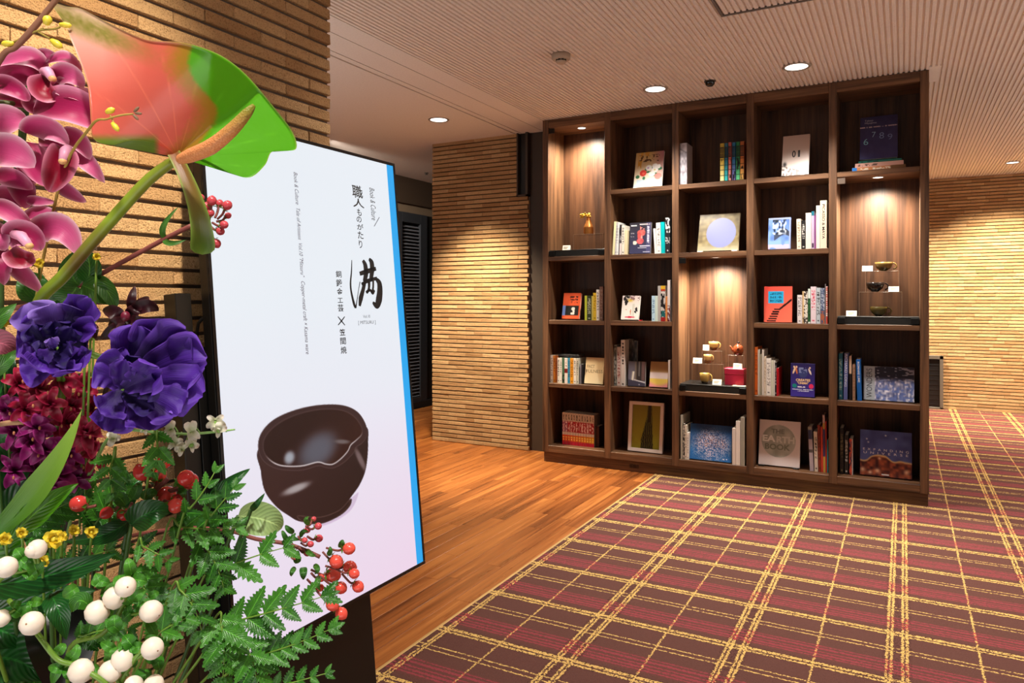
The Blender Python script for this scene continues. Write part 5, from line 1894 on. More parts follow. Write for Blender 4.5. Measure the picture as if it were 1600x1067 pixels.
scn = art('screen', sw_, sh_, 24, 48, base_tone, sg, SCREEN_MAT, Matrix.Translation((BZ, BZ, 0.0002)))
art('bowl_picture', bx1 - bx0, by1 - by0, 210, 230, a_bowl, scn, SCREEN_MAT, Matrix.Translation((bx0, by0, 0.0005)))
art('blue_stripe', sw_ * 0.045, sh_, 2, 4, lambda u, v: np.zeros(u.shape + (3,)) + np.array((30, 166, 238.)), scn, SCREEN_MAT, Matrix.Translation((BZ + sw_ * 0.955, BZ, 0.0004)))
INK = plain(20, 18, 20, 0.6)
PLUM = plain(70, 34, 66, 0.6)


def scr_rim():
    pass


def scr_box(x0, y0, x1, y1):
    xm, ym = (x0 + x1) / 2, (y0 + y1) / 2
    a0, a1 = scr(x0, ym)[0], scr(x1, ym)[0]
    b1, b0 = scr(xm, y0)[1], scr(xm, y1)[1]
    return a0, b0, a1 - a0, b1 - b0


TM = Matrix.Translation((0, 0, 0.0008))


def scr_text(txt, x0, y0, x1, y1, mat=INK, bold=0.0, shear=0.0, rot=0):
    mb = MB()
    fit_text(mb, txt, *scr_box(x0, y0, x1, y1), TM, bold, shear, rot)
    return mb.build('lettering', mat, scn)


Z = lambda x, y: (500 + x / 3.443, 250 + y / 3.443)
for ch, (a, b, c, d) in zip('職人ものがたり', [(172, 137, 228, 205), (176, 208, 236, 256), (198, 262, 222, 300), (196, 304, 222, 336), (198, 344, 232, 376), (202, 384, 232, 424), (208, 432, 226, 474)]):
    scr_text(ch, *Z(a, b), *Z(c, d), bold=0.012)
for ch, (a, b, c, d) in zip('銅鍛金工芸', [(84, 596, 114, 632), (86, 641, 118, 682), (90, 689, 120, 728), (94, 742, 122, 768), (95, 776, 125, 816)]):
    scr_text(ch, *Z(a, b), *Z(c, d), bold=0.014)
for ch, (a, b, c, d) in zip('笠間焼', [(104, 908, 134, 944), (108, 955, 138, 992), (110, 1003, 142, 1042)]):
    scr_text(ch, *Z(a, b), *Z(c, d), bold=0.014)
scr_text('Book & Culture', *Z(271, 152), *Z(297, 324), shear=0.25, rot=3)
scr_text('Vol.10', *Z(231, 833), *Z(268, 849))
scr_text('[ MITSURU ]', *Z(205, 864), *Z(298, 887), mat=plain(70, 68, 72, 0.6))
# the long line of small italics slants across the perspective: lay it along its own straight edge
vs, fs = text_mesh('Book & Culture  Tale of Artisans  Vol.10 "Mitsuru"   Copper-metal craft × Kasama ware', 1, 0.0, 0.3)
a0, a1 = min(v.x for v in vs), max(v.x for v in vs)
p0, p1 = Vector(scr(460.5, 269)), Vector(scr(480, 553.5))
wd = 0.0125
lv = []
for v in vs:
    f = (v.x - a0) / (a1 - a0)
    q = p0.lerp(p1, f)
    lv.append((q.x + (v.y - 0.25) * wd * 1.5, q.y, 0.0008))
MB().build if False else None
mb = MB()
mb.add(lv, fs)
mb.build('lettering', PLUM, scn)


def brush(strokes, conv, name='brush_lettering'):
    mb = MB()
    for st in strokes:
        pts = [(Vector(conv(x, y)), w) for (x, y, w) in st]
        P2, W2 = [], []
        for i in range(len(pts) - 1):
            pa, pb = pts[max(i - 1, 0)][0], pts[min(i + 2, len(pts) - 1)][0]
            for s in range(6):
                t = s / 6
                p1_, p2_ = pts[i][0], pts[i + 1][0]
                q = 0.5 * ((2 * p1_) + (p2_ - pa) * t + (2 * pa - 5 * p1_ + 4 * p2_ - pb) * t * t + (3 * p1_ - pa - 3 * p2_ + pb) * t ** 3)
                P2.append(q)
                W2.append(pts[i][1] * (1 - t) + pts[i + 1][1] * t)
        P2.append(pts[-1][0])
        W2.append(pts[-1][1])
        base = len(mb.v)
        for i, p in enumerate(P2):
            d = P2[min(i + 1, len(P2) - 1)] - P2[max(i - 1, 0)]
            d.normalize()
            nrm = Vector((-d.y, d.x)) * W2[i] * 0.5 * PXM
            mb.v += [(p.x + nrm.x, p.y + nrm.y, 0.0009), (p.x - nrm.x, p.y - nrm.y, 0.0009)]
        for i in range(len(P2) - 1):
            a = base + 2 * i
            mb.f.append((a, a + 1, a + 3, a + 2))
    return mb.build(name, INK, scn)


PXM = (scr(*Z(300, 660))[0] - scr(*Z(200, 660))[0]) / 100
cz = lambda x, y: scr(*Z(x, y))
brush([
    [(170, 538, 3), (168, 600, 6), (163, 660, 8), (167, 710, 9), (182, 775, 12), (191, 796, 8)],
    [(191, 796, 8), (197, 760, 4), (206, 700, 3), (214, 655, 4)],
    [(229, 540, 12), (242, 566, 22), (246, 610, 24), (238, 655, 18)],
    [(262, 532, 10), (276, 552, 24), (279, 590, 24), (272, 650, 18)],
    [(212, 612, 14), (250, 600, 18), (300, 584, 14)],
    [(222, 668, 10), (262, 648, 14), (306, 636, 12)],
    [(240, 655, 16), (230, 700, 18), (218, 745, 22), (212, 786, 10)],
    [(262, 640, 16), (262, 690, 12), (250, 716, 10)],
    [(246, 712, 9), (268, 700, 10), (282, 716, 12), (292, 700, 9)],
    [(285, 650, 10), (284, 690, 10), (276, 712, 8)],
    [(300, 640, 12), (317, 662, 26), (321, 700, 30), (316, 750, 34), (304, 782, 26), (282, 766, 8)],
], cz)
brush([[(318, 308, 2.5), (304, 333, 2.5), (290, 357, 2.5)]], cz, 'slash_mark')
brush([[(95, 842, 3), (114, 866, 5), (133, 889, 3)], [(132, 842, 3), (114, 866, 5), (96, 888, 3)]], cz, 'cross_mark')

# ---- the frame that carries it
STB = plain(17, 15, 12, 0.35)
STK = plain(8, 8, 8, 0.4)
zf_ = lambda zw: (zw - ZB) / ey.z                     # room height -> distance up the panel
post = MB().bbox(-0.062, -0.022, zf_(0.012), zf_(1.247), -0.074, -0.034, 0.0015)
post.build('post', STB, sg)
MB().bbox(0.452, 0.492, zf_(0.012), zf_(1.1), -0.074, -0.034, 0.0015).build('post', STB, sg)
MB().bbox(-0.02, 0.492, zf_(0.05), zf_(1.1), -0.05, -0.032, 0.001).build('lower_panel', STK, sg)
MB().bbox(0.1, 0.4, zf_(1.15), zf_(1.28), -0.05, -0.031, 0.001).build('wall_bracket', STK, sg)
for yy_ in (-0.06, 0.454):
    q = SM @ Vector((yy_, zf_(0.012), -0.054))
    m = Matrix.Translation(q)
    ft = MB().bbox(-0.10, 0.20, 0.0, 0.035, -0.011, 0.004, 0.002, M=SMI @ m)
    ft.build('foot', STK, sg)
cb = [SMI @ P(317, 497, 1.66), SMI @ P(310, 505, 1.66), SMI @ P(307.5, 520, 1.66), SMI @ P(307, 540, 1.66), SMI @ P(309, 560, 1.66)]
MB().tube(cb, 0.004, 8).build('cable', plain(14, 14, 14, 0.5), sg, True)

# ================================================================== flower arrangement in front of the signboard
def petal_mat(name, base, tip, edge=None, rough=0.45, vein=0.15, trans=0.25, bmp=0.25, vs=26):
    """u runs base to tip, v runs across: colour grades along the petal, a paler rim, fine lengthwise veins"""
    t = NT(name, rough, 0.4)
    tc = t.n('ShaderNodeTexCoord')
    sp = t.n('ShaderNodeSeparateXYZ')
    t.t.links.new(tc.outputs['UV'], sp.inputs[0])
    U, V_ = sp.outputs[0], sp.outputs[1]
    oi = t.n('ShaderNodeObjectInfo')
    nz = t.noise(t.coord('UV', (2.0, vs, 1), rnd=7), 1.0, 3, 0.6)
    c = t.mix(U, base, tip)
    c = t.mix(t.math('MULTIPLY', nz, vein * 2), c, tuple(x * 0.45 for x in base[:3]) + (1,))
    if edge:
        d = t.math('ABSOLUTE', t.math('SUBTRACT', V_, 0.5))
        m = t.math('MULTIPLY', t.math('POWER', t.math('MULTIPLY', d, 2.0), 5.0), 0.9)
        m2 = t.math('POWER', U, 14.0)
        c = t.mix(t.math('MAXIMUM', m, t.math('MULTIPLY', m2, 0.8)), c, edge)
    br = t.math('ADD', 0.86, t.math('MULTIPLY', oi.outputs['Random'], 0.28))
    hs = t.n('ShaderNodeHueSaturation')
    t.set(hs.inputs['Value'], br)
    t.set(hs.inputs['Color'], c)
    c = hs.outputs[0]
    t.color(c)
    t.bump(nz, bmp, 0.0012)
    tr = t.n('ShaderNodeBsdfTranslucent')
    t.set(tr.inputs['Color'], c)
    mx = t.n('ShaderNodeMixShader')
    mx.inputs[0].default_value = trans
    t.t.links.new(t.b.outputs[0], mx.inputs[1])
    t.t.links.new(tr.outputs[0], mx.inputs[2])
    t.t.links.new(mx.outputs[0], t.t.nodes['Material Output'].inputs[0])
    return t.m


def leaf_mat(name, dark, light, rough=0.38, trans=0.2):
    t = NT(name, rough, 0.45)
    tc = t.n('ShaderNodeTexCoord')
    sp = t.n('ShaderNodeSeparateXYZ')
    t.t.links.new(tc.outputs['UV'], sp.inputs[0])
    d = t.math('ABSOLUTE', t.math('SUBTRACT', sp.outputs[1], 0.5))
    nz = t.noise(t.coord('UV', (3, 3, 1), rnd=11), 1.5, 3)
    oi = t.n('ShaderNodeObjectInfo')
    f = t.math('ADD', t.math('MULTIPLY', nz, 0.7), t.math('MULTIPLY', t.math('SUBTRACT', oi.outputs['Random'], 0.5), 0.6))
    c = t.mix(f, dark, light)
    w = t.n('ShaderNodeTexWave')
    w.inputs['Scale'].default_value = 3.2
    w.inputs['Distortion'].default_value = 1.0
    cb = t.n('ShaderNodeCombineXYZ')
    t.set(cb.inputs[0], t.math('SUBTRACT', sp.outputs[0], t.math('MULTIPLY', d, 0.7)))
    t.t.links.new(cb.outputs[0], w.inputs['Vector'])
    rib = t.math('LESS_THAN', d, 0.025)
    c = t.mix(t.math('MULTIPLY', rib, 0.6), c, tuple(min(1, x * 1.8) for x in light[:3]) + (1,))
    c = t.mix(t.math('MULTIPLY', t.math('POWER', w.outputs[1], 6.0), 0.25), c, tuple(min(1, x * 1.5) for x in light[:3]) + (1,))
    t.color(c)
    t.bump(w.outputs[1], 0.25, 0.001)
    tr = t.n('ShaderNodeBsdfTranslucent')
    t.set(tr.inputs['Color'], c)
    mx = t.n('ShaderNodeMixShader')
    mx.inputs[0].default_value = trans
    t.t.links.new(t.b.outputs[0], mx.inputs[1])
    t.t.links.new(tr.outputs[0], mx.inputs[2])
    t.t.links.new(mx.outputs[0], t.t.nodes['Material Output'].inputs[0])
    return t.m


MOUTH = P(62, 1190, 0.64)          # the vase mouth: every stem ends here
_spots = []
for _r, _n in ((0.004, 5), (0.011, 11), (0.018, 18), (0.025, 26)):
    for _k in range(_n):
        _spots.append((_r * math.cos(2 * PI * _k / _n), _r * math.sin(2 * PI * _k / _n)))
random.Random(2).shuffle(_spots)
_si = [0]


def root_path(p0, drop=True):
    """the hidden lower run of a stem: from p0 down below the blooms and into its own place in the vase mouth"""
    x, y = _spots[_si[0] % len(_spots)]
    _si[0] += 1
    end = MOUTH + Vector((x, y, -0.03))
    px, py = proj(p0)
    d = p0.x * FW.x + p0.y * FW.y
    dz = 0.0012 * (_si[0] % 17)
    if not drop:
        return [p0.lerp(end, 0.5), end]
    return [P(px * 0.78 + 20, py + (1130 - py) * 0.5, d + (0.64 - d) * 0.3 + dz), P(px * 0.5 + 45, 1135, d + (0.64 - d) * 0.65 + dz), end]



def tocam(p):
    return (Vector((0, 0, CAM_Z)) - p).normalized()


def bez(p0, pm, p1, u):
    c = pm * 2 - (p0 + p1) * 0.5
    return p0 * (1 - u) ** 2 + c * (2 * u * (1 - u)) + p1 * u * u


def prof_oval(u):
    return math.sin(PI * min(1, max(0, u ** 0.8))) ** 0.7


def prof_ovate(u):
    return math.sin(PI * min(1, max(0, u ** 0.62))) ** 0.8


def prof_fan(u):
    return (0.16 + 0.84 * u ** 0.75) * (1 - max(0, (u - 0.8) / 0.2) ** 2.2 * 0.75)


def prof_blade(u):
    return (min(1, 0.45 + u * 1.2)) * (1 - max(0, (u - 0.35) / 0.65) ** 1.6)


def sheet(p0, pm, p1, wid, N, cup=0.25, prof=prof_oval, ruf=0.0, rf=3, nu=14, nv=8, back=0.0, twist=0.0, seed=0, edgec=0.0):
    """curved petal or leaf blade; wid metres across, cup folds the sides towards N, back curls the tip away from N"""
    m = MB()
    rs = random.Random(seed)
    ph = rs.uniform(0, 6)
    L = (p1 - p0).length

    def fn(u, v):
        c = bez(p0, pm, p1, u)
        t = (bez(p0, pm, p1, min(1, u + 0.02)) - bez(p0, pm, p1, max(0, u - 0.02))).normalized()
        s = t.cross(N).normalized()
        n = s.cross(t).normalized()
        a = twist * u
        s2 = s * math.cos(a) + n * math.sin(a)
        n2 = n * math.cos(a) - s * math.sin(a)
        x = (v - 0.5) * 2
        w = wid * 0.5 * max(0.0, prof(u))
        q = c + s2 * (x * w) + n2 * (cup * abs(x) ** 1.6 * w) - n2 * (back * L * u ** 3)
        if edgec:
            q = q - n2 * (edgec * w * abs(x) ** 4)
        if ruf:
            q = q + n2 * (ruf * w * (abs(x) ** 2 * math.sin(u * rf * 6 + ph + x * 2) + u ** 2 * 0.8 * math.sin(x * rf * 2.2 + ph)))
        return q
    m.grid(fn, nu, nv)
    return m


def px_sheet(b, m, t, wpx, d, mat, name, parent, dd=(0, 0, 0), tilt=(0, 0, 0), **kw):
    """petal given by three places of the arrangement: base, middle, tip; d metres from the lens, dd depth offsets"""
    p0, pm, p1 = P(*b, d + dd[0]), P(*m, d + dd[1]), P(*t, d + dd[2])
    N = (tocam(pm) + Vector(tilt)).normalized()
    return sheet(p0, pm, p1, wpx * d / FPX, N, **kw).build(name, mat, parent, True)


def stem(pts, r, mat, parent, name='stem', n=8):
    """smooth tube through pts"""
    P3 = [Vector(p) for p in pts]
    out, rr = [], []
    rl = r if isinstance(r, (list, tuple)) else [r] * len(P3)
    for i in range(len(P3) - 1):
        a, b = P3[max(i - 1, 0)], P3[min(i + 2, len(P3) - 1)]
        for s in range(5):
            t = s / 5
            p1, p2 = P3[i], P3[i + 1]
            out.append(0.5 * ((2 * p1) + (p2 - a) * t + (2 * a - 5 * p1 + 4 * p2 - b) * t * t + (3 * p1 - a - 3 * p2 + b) * t ** 3))
            rr.append(rl[i] * (1 - t) + rl[i + 1] * t)
    out.append(P3[-1])
    rr.append(rl[-1])
    return MB().tube(out, rr, n).build(name, mat, parent, True)


GSTEM = plain(104, 140, 44, 0.45)
DSTEM = plain(58, 92, 34, 0.5)
TWIG = plain(128, 84, 62, 0.7)
RTWIG = plain(130, 66, 58, 0.6)

# ---------------- vase and pedestal
vs_ = thing('flower_vase', 'dark glossy vase holding the big mixed flower arrangement', 'vase', (MOUTH.x, MOUTH.y, MOUTH.z - 0.36))
VZ = 0.40
prof = [(0, 0), (0.05, 0), (0.056, 0.01), (0.07, 0.10), (0.072, 0.18), (0.056, 0.27), (0.036, 0.33), (0.031, 0.37), (0.035, VZ), (0.031, VZ), (0.026, 0.37), (0.03, 0.33), (0.05, 0.27), (0.066, 0.18), (0.05, 0.02), (0, 0.015)]
MB().lathe(prof, 32).build('body', plain(20, 15, 15, 0.15), vs_, True)
MB().lathe([(0.0335, VZ), (0.0365, VZ + 0.002), (0.034, VZ + 0.005), (0.031, VZ + 0.003)], 32).build('rim', plain(30, 22, 22, 0.2), vs_, True)
pz = MOUTH.z - 0.36 - 0.0006
pd = thing('pedestal', 'black pedestal under the flower vase', 'pedestal', (MOUTH.x, MOUTH.y, 0))
MB().bbox(-0.14, 0.14, -0.14, 0.14, 0.0, pz - 0.02, 0.003).build('column', BLACK_M, pd)
MB().bbox(-0.16, 0.16, -0.16, 0.16, pz - 0.02, pz, 0.003).build('top_slab', BLACK, pd)

# ---------------- anthurium
an = thing('anthurium', 'large pink and green anthurium flower with orange spadix, topmost of the bouquet', 'flower', tuple(MOUTH))
DA = 0.57


def rel(o):
    """parent pieces are given in room coordinates: undo the thing's own place"""
    return o


OUT = [(80, 4), (104, 10), (128, 14), (166, 34), (208, 54), (235, 63), (270, 65), (302, 70), (346, 87), (386, 118), (430, 170), (457, 206), (463, 232), (442, 236), (424, 238), (414, 258), (391, 277), (362, 271), (326, 252), (300, 243),
       (286, 248), (276, 250), (266, 236), (240, 223), (204, 219), (172, 226), (146, 217), (142, 190), (140, 160), (135, 125), (120, 85), (109, 58), (104, 42), (92, 24)]
ctr = np.array((279.0, 246.0))
NT_, NR = len(OUT) * 7, 64
loop = smooth_loop(OUT, 7)


def spathe_depth(x, y):
    # a shallow dish: near its heart, tip and lobes swept back, sides curled forward
    t = ((x - 80) * 0.64 + (y - 4) * 0.77) / 310
    d = DA + 0.010 - 0.045 * math.sin(PI * min(1, max(0, t))) + 0.03 * (1 - t)
    s = ((x - 80) * 0.77 - (y - 4) * 0.64) / 150
    d -= 0.018 * min(1.5, abs(s)) ** 2 * (1 if s < 0 else 0.3)
    if x > 330:
        d += (x - 330) / 135 * 0.035
    return d


mb = MB()
cols = []


def spathe_col(x, y):
    # pink heart, olive brown border, green lobe: its own markings; the pale upper left is painted gloss
    e = 0.0
    gx = x - (300 + 0.28 * (y - 70) + 14 * math.sin(y / 23.0) - max(0, y - 170) * 0.5)
    n = 0.5 + 0.25 * math.sin(x * 0.9 + math.sin(y * 0.7) * 2) * math.sin(y * 1.1 + x * 0.3) + 0.25 * math.sin(x * 0.33 + 2 * math.sin(y * 0.21)) * math.sin(y * 0.41 - x * 0.12)
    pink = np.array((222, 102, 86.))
    pale = np.array((246, 200, 186.))  # pale tint painting the reflection on the upper left
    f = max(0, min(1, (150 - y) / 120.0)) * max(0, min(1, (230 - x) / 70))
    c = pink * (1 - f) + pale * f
    br = np.array((172, 128, 40.))
    gr = np.array((88, 172, 22.))
    ol = np.array((120, 120, 40.))
    w = max(0, min(1, (gx + 46) / 34 + (n - 0.5) * 0.35))
    c = c * (1 - w) + br * w
    w = max(0, min(1, (gx + 4) / 6 + (n - 0.5) * 0.6))
    c = c * (1 - w) + gr * w
    # olive patch along the upper tip and the lower rim
    w = max(0, min(1, 1.2 - abs((y - 4) - (x - 80) * 0.42 - 14) / 22)) * max(0, min(1, (262 - x) / 90)) * (0.55 + 0.45 * n)
    c = c * (1 - w) + ol * w
    w = max(0, min(1, (y - 208) / 12.0)) * max(0, min(1, (250 - x) / 10))
    c = c * (1 - w) + np.array((112, 138, 44.)) * w
    return c


vi = {}
for r in range(NR + 1):
    f = r / NR
    for k, (x, y) in enumerate(loop):
        X_, Y_ = ctr[0] + (x - ctr[0]) * f, ctr[1] + (y - ctr[1]) * f
        d = spathe_depth(X_, Y_)
        if r == NR:
            d -= 0.002
        mb.v.append(tuple(P(X_, Y_, d)))
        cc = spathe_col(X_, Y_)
        if f > 0.985:
            cc = cc * 0.4 + np.array((214, 206, 130.)) * 0.6
        a_ = math.atan2(Y_ - ctr[1], X_ - ctr[0])
        vein = max(0, 1 - abs(((a_ * 2.7 + 0.25 * f * f) % 1) - 0.5) * (10 + 26 * f)) * (f < 0.93) * (f > 0.06)
        cc = cc + vein * np.array((20, 26, 14.)) * (1.2 - f)
        cols.append(cc)
n = len(loop)
for r in range(NR):
    for k in range(n):
        a, b = r * n + k, r * n + (k + 1) % n
        mb.f.append((a, b, b + n, a + n))
me = mb.mesh('spathe', None, True)
rgb = np.clip(np.array(cols) / 255, 0, 1)
rgb = np.where(rgb <= 0.04045, rgb / 12.92, ((rgb + 0.055) / 1.055) ** 2.4)
at = me.color_attributes.new('ink', 'FLOAT_COLOR', 'POINT')
at.data.foreach_set('color', np.concatenate([rgb, np.ones((len(rgb), 1))], 1).ravel())
t = NT('spathe_skin', 0.32, 0.4)
a_ = t.n('ShaderNodeAttribute', attribute_name='ink')
t.t.links.new(a_.outputs['Color'], t.b.inputs['Base Color'])
nz = t.noise(t.coord('Object'), 55, 3)
t.bump(nz, 0.25, 0.002)
t.b.inputs['Coat Weight'].default_value = 0.12
tr = t.n('ShaderNodeBsdfTranslucent')
t.t.links.new(a_.outputs['Color'], tr.inputs['Color'])
mx = t.n('ShaderNodeMixShader')
mx.inputs[0].default_value = 0.25
t.t.links.new(t.b.outputs[0], mx.inputs[1])
t.t.links.new(tr.outputs[0], mx.inputs[2])
t.t.links.new(mx.outputs[0], t.t.nodes['Material Output'].inputs[0])
SPATHE = t.m
me.materials.append(SPATHE)
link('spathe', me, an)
fold_g = petal_mat('spathe_fold', S(150, 96, 58), S(62, 118, 30), S(150, 190, 80), 0.3, 0.1, 0.2)
mbf = sheet(P(272, 240, DA - 0.006), P(308, 325, DA - 0.012), P(316, 398, DA + 0.004), 44 * DA / FPX, tocam(P(300, 320, DA)), cup=0.35, prof=lambda u: (0.42 + 0.5 * u ** 1.6) * (1 - max(0, (u - 0.86) / 0.14) ** 2.5), nu=22, nv=8)
mbf.build('folded_lobe', fold_g, an, True)
SPX = NT('spadix_skin', 0.5, 0.3)
X_, Y_, Z_ = SPX.xyz('Object')
vor = SPX.n('ShaderNodeTexVoronoi')
vor.inputs['Scale'].default_value = 700
SPX.t.links.new(SPX.coord('Object'), vor.inputs['Vector'])
mr = SPX.n('ShaderNodeMapRange')
SPX.set(mr.inputs[0], Z_)
mr.inputs[1].default_value = P(392, 172, DA - 0.06).z - 0.022
mr.inputs[2].default_value = P(392, 172, DA - 0.06).z
SPX.color(SPX.mix(mr.outputs[0], SPX.mix(vor.outputs[0], S(206, 120, 66), S(232, 160, 104)), S(126, 122, 36)))
SPX.bump(vor.outputs[0], 0.5, 0.0008)
sp_pts = [P(281, 249, DA - 0.03), P(298, 243, DA - 0.038), P(330, 229, DA - 0.05), P(362, 203, DA - 0.058), P(386, 177, DA - 0.06), P(397, 164, DA - 0.06)]
stem(sp_pts, [0.0034, 0.0052, 0.0056, 0.0048, 0.0036, 0.0012], SPX.m, an, 'spadix', 14)
ANST = NT('anthurium_stem', 0.4, 0.4)
nz = ANST.noise(ANST.coord('Object'), 14, 3)
ANST.color(ANST.ramp(nz, [(0.35, S(84, 104, 22)), (0.5, S(134, 156, 44)), (0.7, S(112, 96, 40))]))
stem([P(276, 252, DA - 0.004), P(262, 258, DA), P(225, 288, DA + 0.004), P(160, 360, DA + 0.008), P(100, 430, DA + 0.012), P(60, 475, DA + 0.02), P(45, 560, DA + 0.05), P(55, 800, 0.63), root_path(P(55, 800, 0.63), False)[1]], [0.0036, 0.0042, 0.0046, 0.0048, 0.005, 0.005, 0.005, 0.005, 0.005], ANST.m, an, 'stem', 12)

# ---------------- cymbidium orchids
ORC = petal_mat('orchid_petal', S(172, 24, 92), S(234, 106, 160), S(252, 212, 226), 0.4, 0.13, 0.18)
ORD_ = petal_mat('orchid_petal_dark', S(124, 8, 54), S(196, 44, 108), S(242, 170, 200), 0.4, 0.14, 0.12)
LIP = petal_mat('orchid_lip', S(110, 4, 34), S(170, 12, 50), S(236, 150, 180), 0.35, 0.15, 0.1)
oc = thing('orchid_spray', 'spray of deep pink cymbidium orchids overlapping the anthurium', 'flower', tuple(MOUTH))
DO = 0.60


def blossom(petals, label=None):
    root = None
    for i, (b, m, t_, w, dk, dd, kw) in enumerate(petals):
        mat = {'p': ORC, 'd': ORD_, 'l': LIP}[dk]
        nm = 'lip' if dk == 'l' else 'petal'
        base = dict(cup=0.35, ruf=0.05, rf=2, nu=16, nv=8, seed=i + int(b[0]))
        base.update(kw)
        o = px_sheet(b, m, t_, w, DO + dd, mat, 'blossom' if root is None else nm, oc if root is None else root, dd=(0.006, -0.006, 0.0), **base)
        if root is None:
            root = o
    return root


def column_(root, a, b, d):
    pa, pb = P(*a, d), P(*b, d - 0.012)
    m = MB().tube([pa, pa.lerp(pb, 0.5) + Vector((0, 0, 0.003)), pb], [0.0035, 0.0042, 0.003], 10)
    m.build('column', ORD_, root, True)
    MB().ball(pb, 0.0032, 0.0032, 0.0026, 10, 7).build('anther_cap', plain(228, 170, 110, 0.5), root, True)


b1 = blossom([((72, 112), (40, 90), (-8, 104), 34, 'p', 0.0, dict(tilt=(0, 0, 0.5))),
              ((64, 120), (30, 112), (-12, 128), 42, 'd', 0.012, {}),
              ((66, 104), (100, 92), (128, 117), 26, 'p', 0.002, dict(tilt=(0, 0, 0.6))),
              ((80, 122), (108, 116), (131, 138), 34, 'p', -0.006, dict(ruf=0.12)),
              ((62, 98), (70, 86), (92, 92), 22, 'p', 0.008, {}),
              ((74, 122), (70, 142), (92, 150), 38, 'l', -0.008, dict(cup=0.8, ruf=0.22)),
              ((84, 128), (104, 140), (112, 146), 28, 'p', -0.004, dict(cup=0.5, ruf=0.2)),
              ((62, 145), (50, 160), (62, 178), 30, 'd', 0.02, {})])
column_(b1, (68, 112), (82, 123), DO - 0.004)
b2 = blossom([((52, 170), (118, 172), (177, 212), 62, 'd', -0.01, dict(cup=0.45, tilt=(0, 0, 0.35))),
              ((84, 158), (126, 150), (160, 178), 34, 'p', -0.002, dict(tilt=(0, 0, 0.8))),
              ((-10, 128), (22, 138), (46, 158), 30, 'd', -0.004, dict(cup=0.6)),
              ((150, 172), (168, 185), (176, 206), 18, 'p', 0.004, {}),
              ((-6, 150), (20, 158), (50, 166), 18, 'd', 0.016, {})])
b3 = blossom([((40, 208), (72, 196), (108, 228), 44, 'p', -0.016, dict(cup=0.5, tilt=(0, 0, -0.5), ruf=0.1)),
              ((-16, 196), (12, 186), (43, 190), 48, 'p', -0.004, dict(cup=0.3)),
              ((94, 208), (122, 220), (141, 250), 30, 'p', -0.006, {}),
              ((112, 238), (134, 252), (164, 286), 28, 'p', 0.0, {}),
              ((82, 282), (108, 300), (135, 316), 22, 'p', 0.002, {}),
              ((46, 222), (50, 250), (72, 292), 44, 'd', 0.0, {}),
              ((100, 232), (92, 262), (76, 300), 46, 'l', -0.018, dict(cup=0.7, ruf=0.18)),
              ((60, 215), (84, 222), (108, 238), 30, 'd', -0.004, {}),
              ((18, 226), (34, 252), (56, 288), 26, 'd', 0.004, {})])
column_(b3, (106, 232), (98, 252), DO - 0.018)
b4 = blossom([((-14, 236), (20, 238), (54, 262), 54, 'p', -0.02, dict(cup=0.3, ruf=0.1)),
              ((-8, 272), (24, 280), (52, 296), 30, 'd', 0.0, {}),
              ((26, 280), (36, 300), (40, 326), 36, 'd', 0.006, {}),
              ((40, 312), (60, 314), (88, 316), 16, 'p', 0.0, {})])
b5 = blossom([((28, 350), (66, 334), (101, 356), 26, 'p', 0.0, dict(tilt=(0, 0, 0.5))),
              ((44, 372), (92, 356), (123, 401), 46, 'p', -0.01, {}),
              ((-10, 318), (22, 336), (52, 362), 30, 'p', -0.012, dict(cup=0.6)),
              ((-8, 306), (16, 308), (44, 322), 34, 'd', 0.01, {}),
              ((16, 412), (38, 430), (67, 458), 26, 'p', -0.004, {}),
              ((8, 372), (42, 368), (64, 392), 44, 'd', -0.016, dict(cup=0.6)),
              ((14, 392), (34, 404), (54, 402), 34, 'l', -0.02, dict(cup=0.7, ruf=0.2)),
              ((-6, 384), (2, 410), (6, 446), 30, 'd', -0.006, {}),
              ((-12, 350), (-2, 370), (8, 392), 30, 'p', -0.01, {})])
column_(b5, (22, 366), (46, 384), DO - 0.02)
stem([P(46, 130, DO + 0.03), P(40, 166, DO + 0.03), P(30, 250, DO + 0.03), P(10, 360, DO + 0.03), P(0, 480, DO + 0.04), P(20, 760, 0.63), root_path(P(60, 900, 0.63), False)[1]], 0.0032, DSTEM, oc, 'stem', 10)
stem([P(-10, 160, DO + 0.006), P(20, 163, DO + 0.01), P(42, 170, DO + 0.028)], 0.0028, plain(84, 90, 34, 0.5), oc, 'side_stem', 8)

# ---------------- lisianthus
VIO = petal_mat('violet_petal', S(40, 10, 84), S(80, 32, 156), S(116, 70, 192), 0.55, 0.2, 0.16, 0.5, 34)
VIOL = petal_mat('pale_violet_petal', S(50, 22, 110), S(118, 84, 184), S(150, 120, 208), 0.5, 0.18, 0.22, 0.5, 34)
VIOD = petal_mat('deep_violet_petal', S(16, 4, 44), S(34, 12, 84), S(52, 24, 112), 0.55, 0.12, 0.1, 0.4, 34)


def lisi(label, d, petals, stem_pts, calyx=None):
    t = thing('lisianthus', label, 'flower', tuple(MOUTH))
    for i, (b, m, t_, w, mt, dd, kw) in enumerate(petals):
        base = dict(cup=0.28, ruf=0.18, rf=3.3, nu=24, nv=22, prof=prof_fan, seed=i * 3 + int(t_[0]))
        base.update(kw)
        ddp = base.pop('dz', (0.012, 0.004, -0.004))
        px_sheet(b, m, t_, w, d + dd, {'v': VIO, 'l': VIOL, 'k': VIOD}[mt], 'petal', t, dd=ddp, **base)
    stem(stem_pts, 0.0024, GSTEM, t, 'stem', 8)
    return t


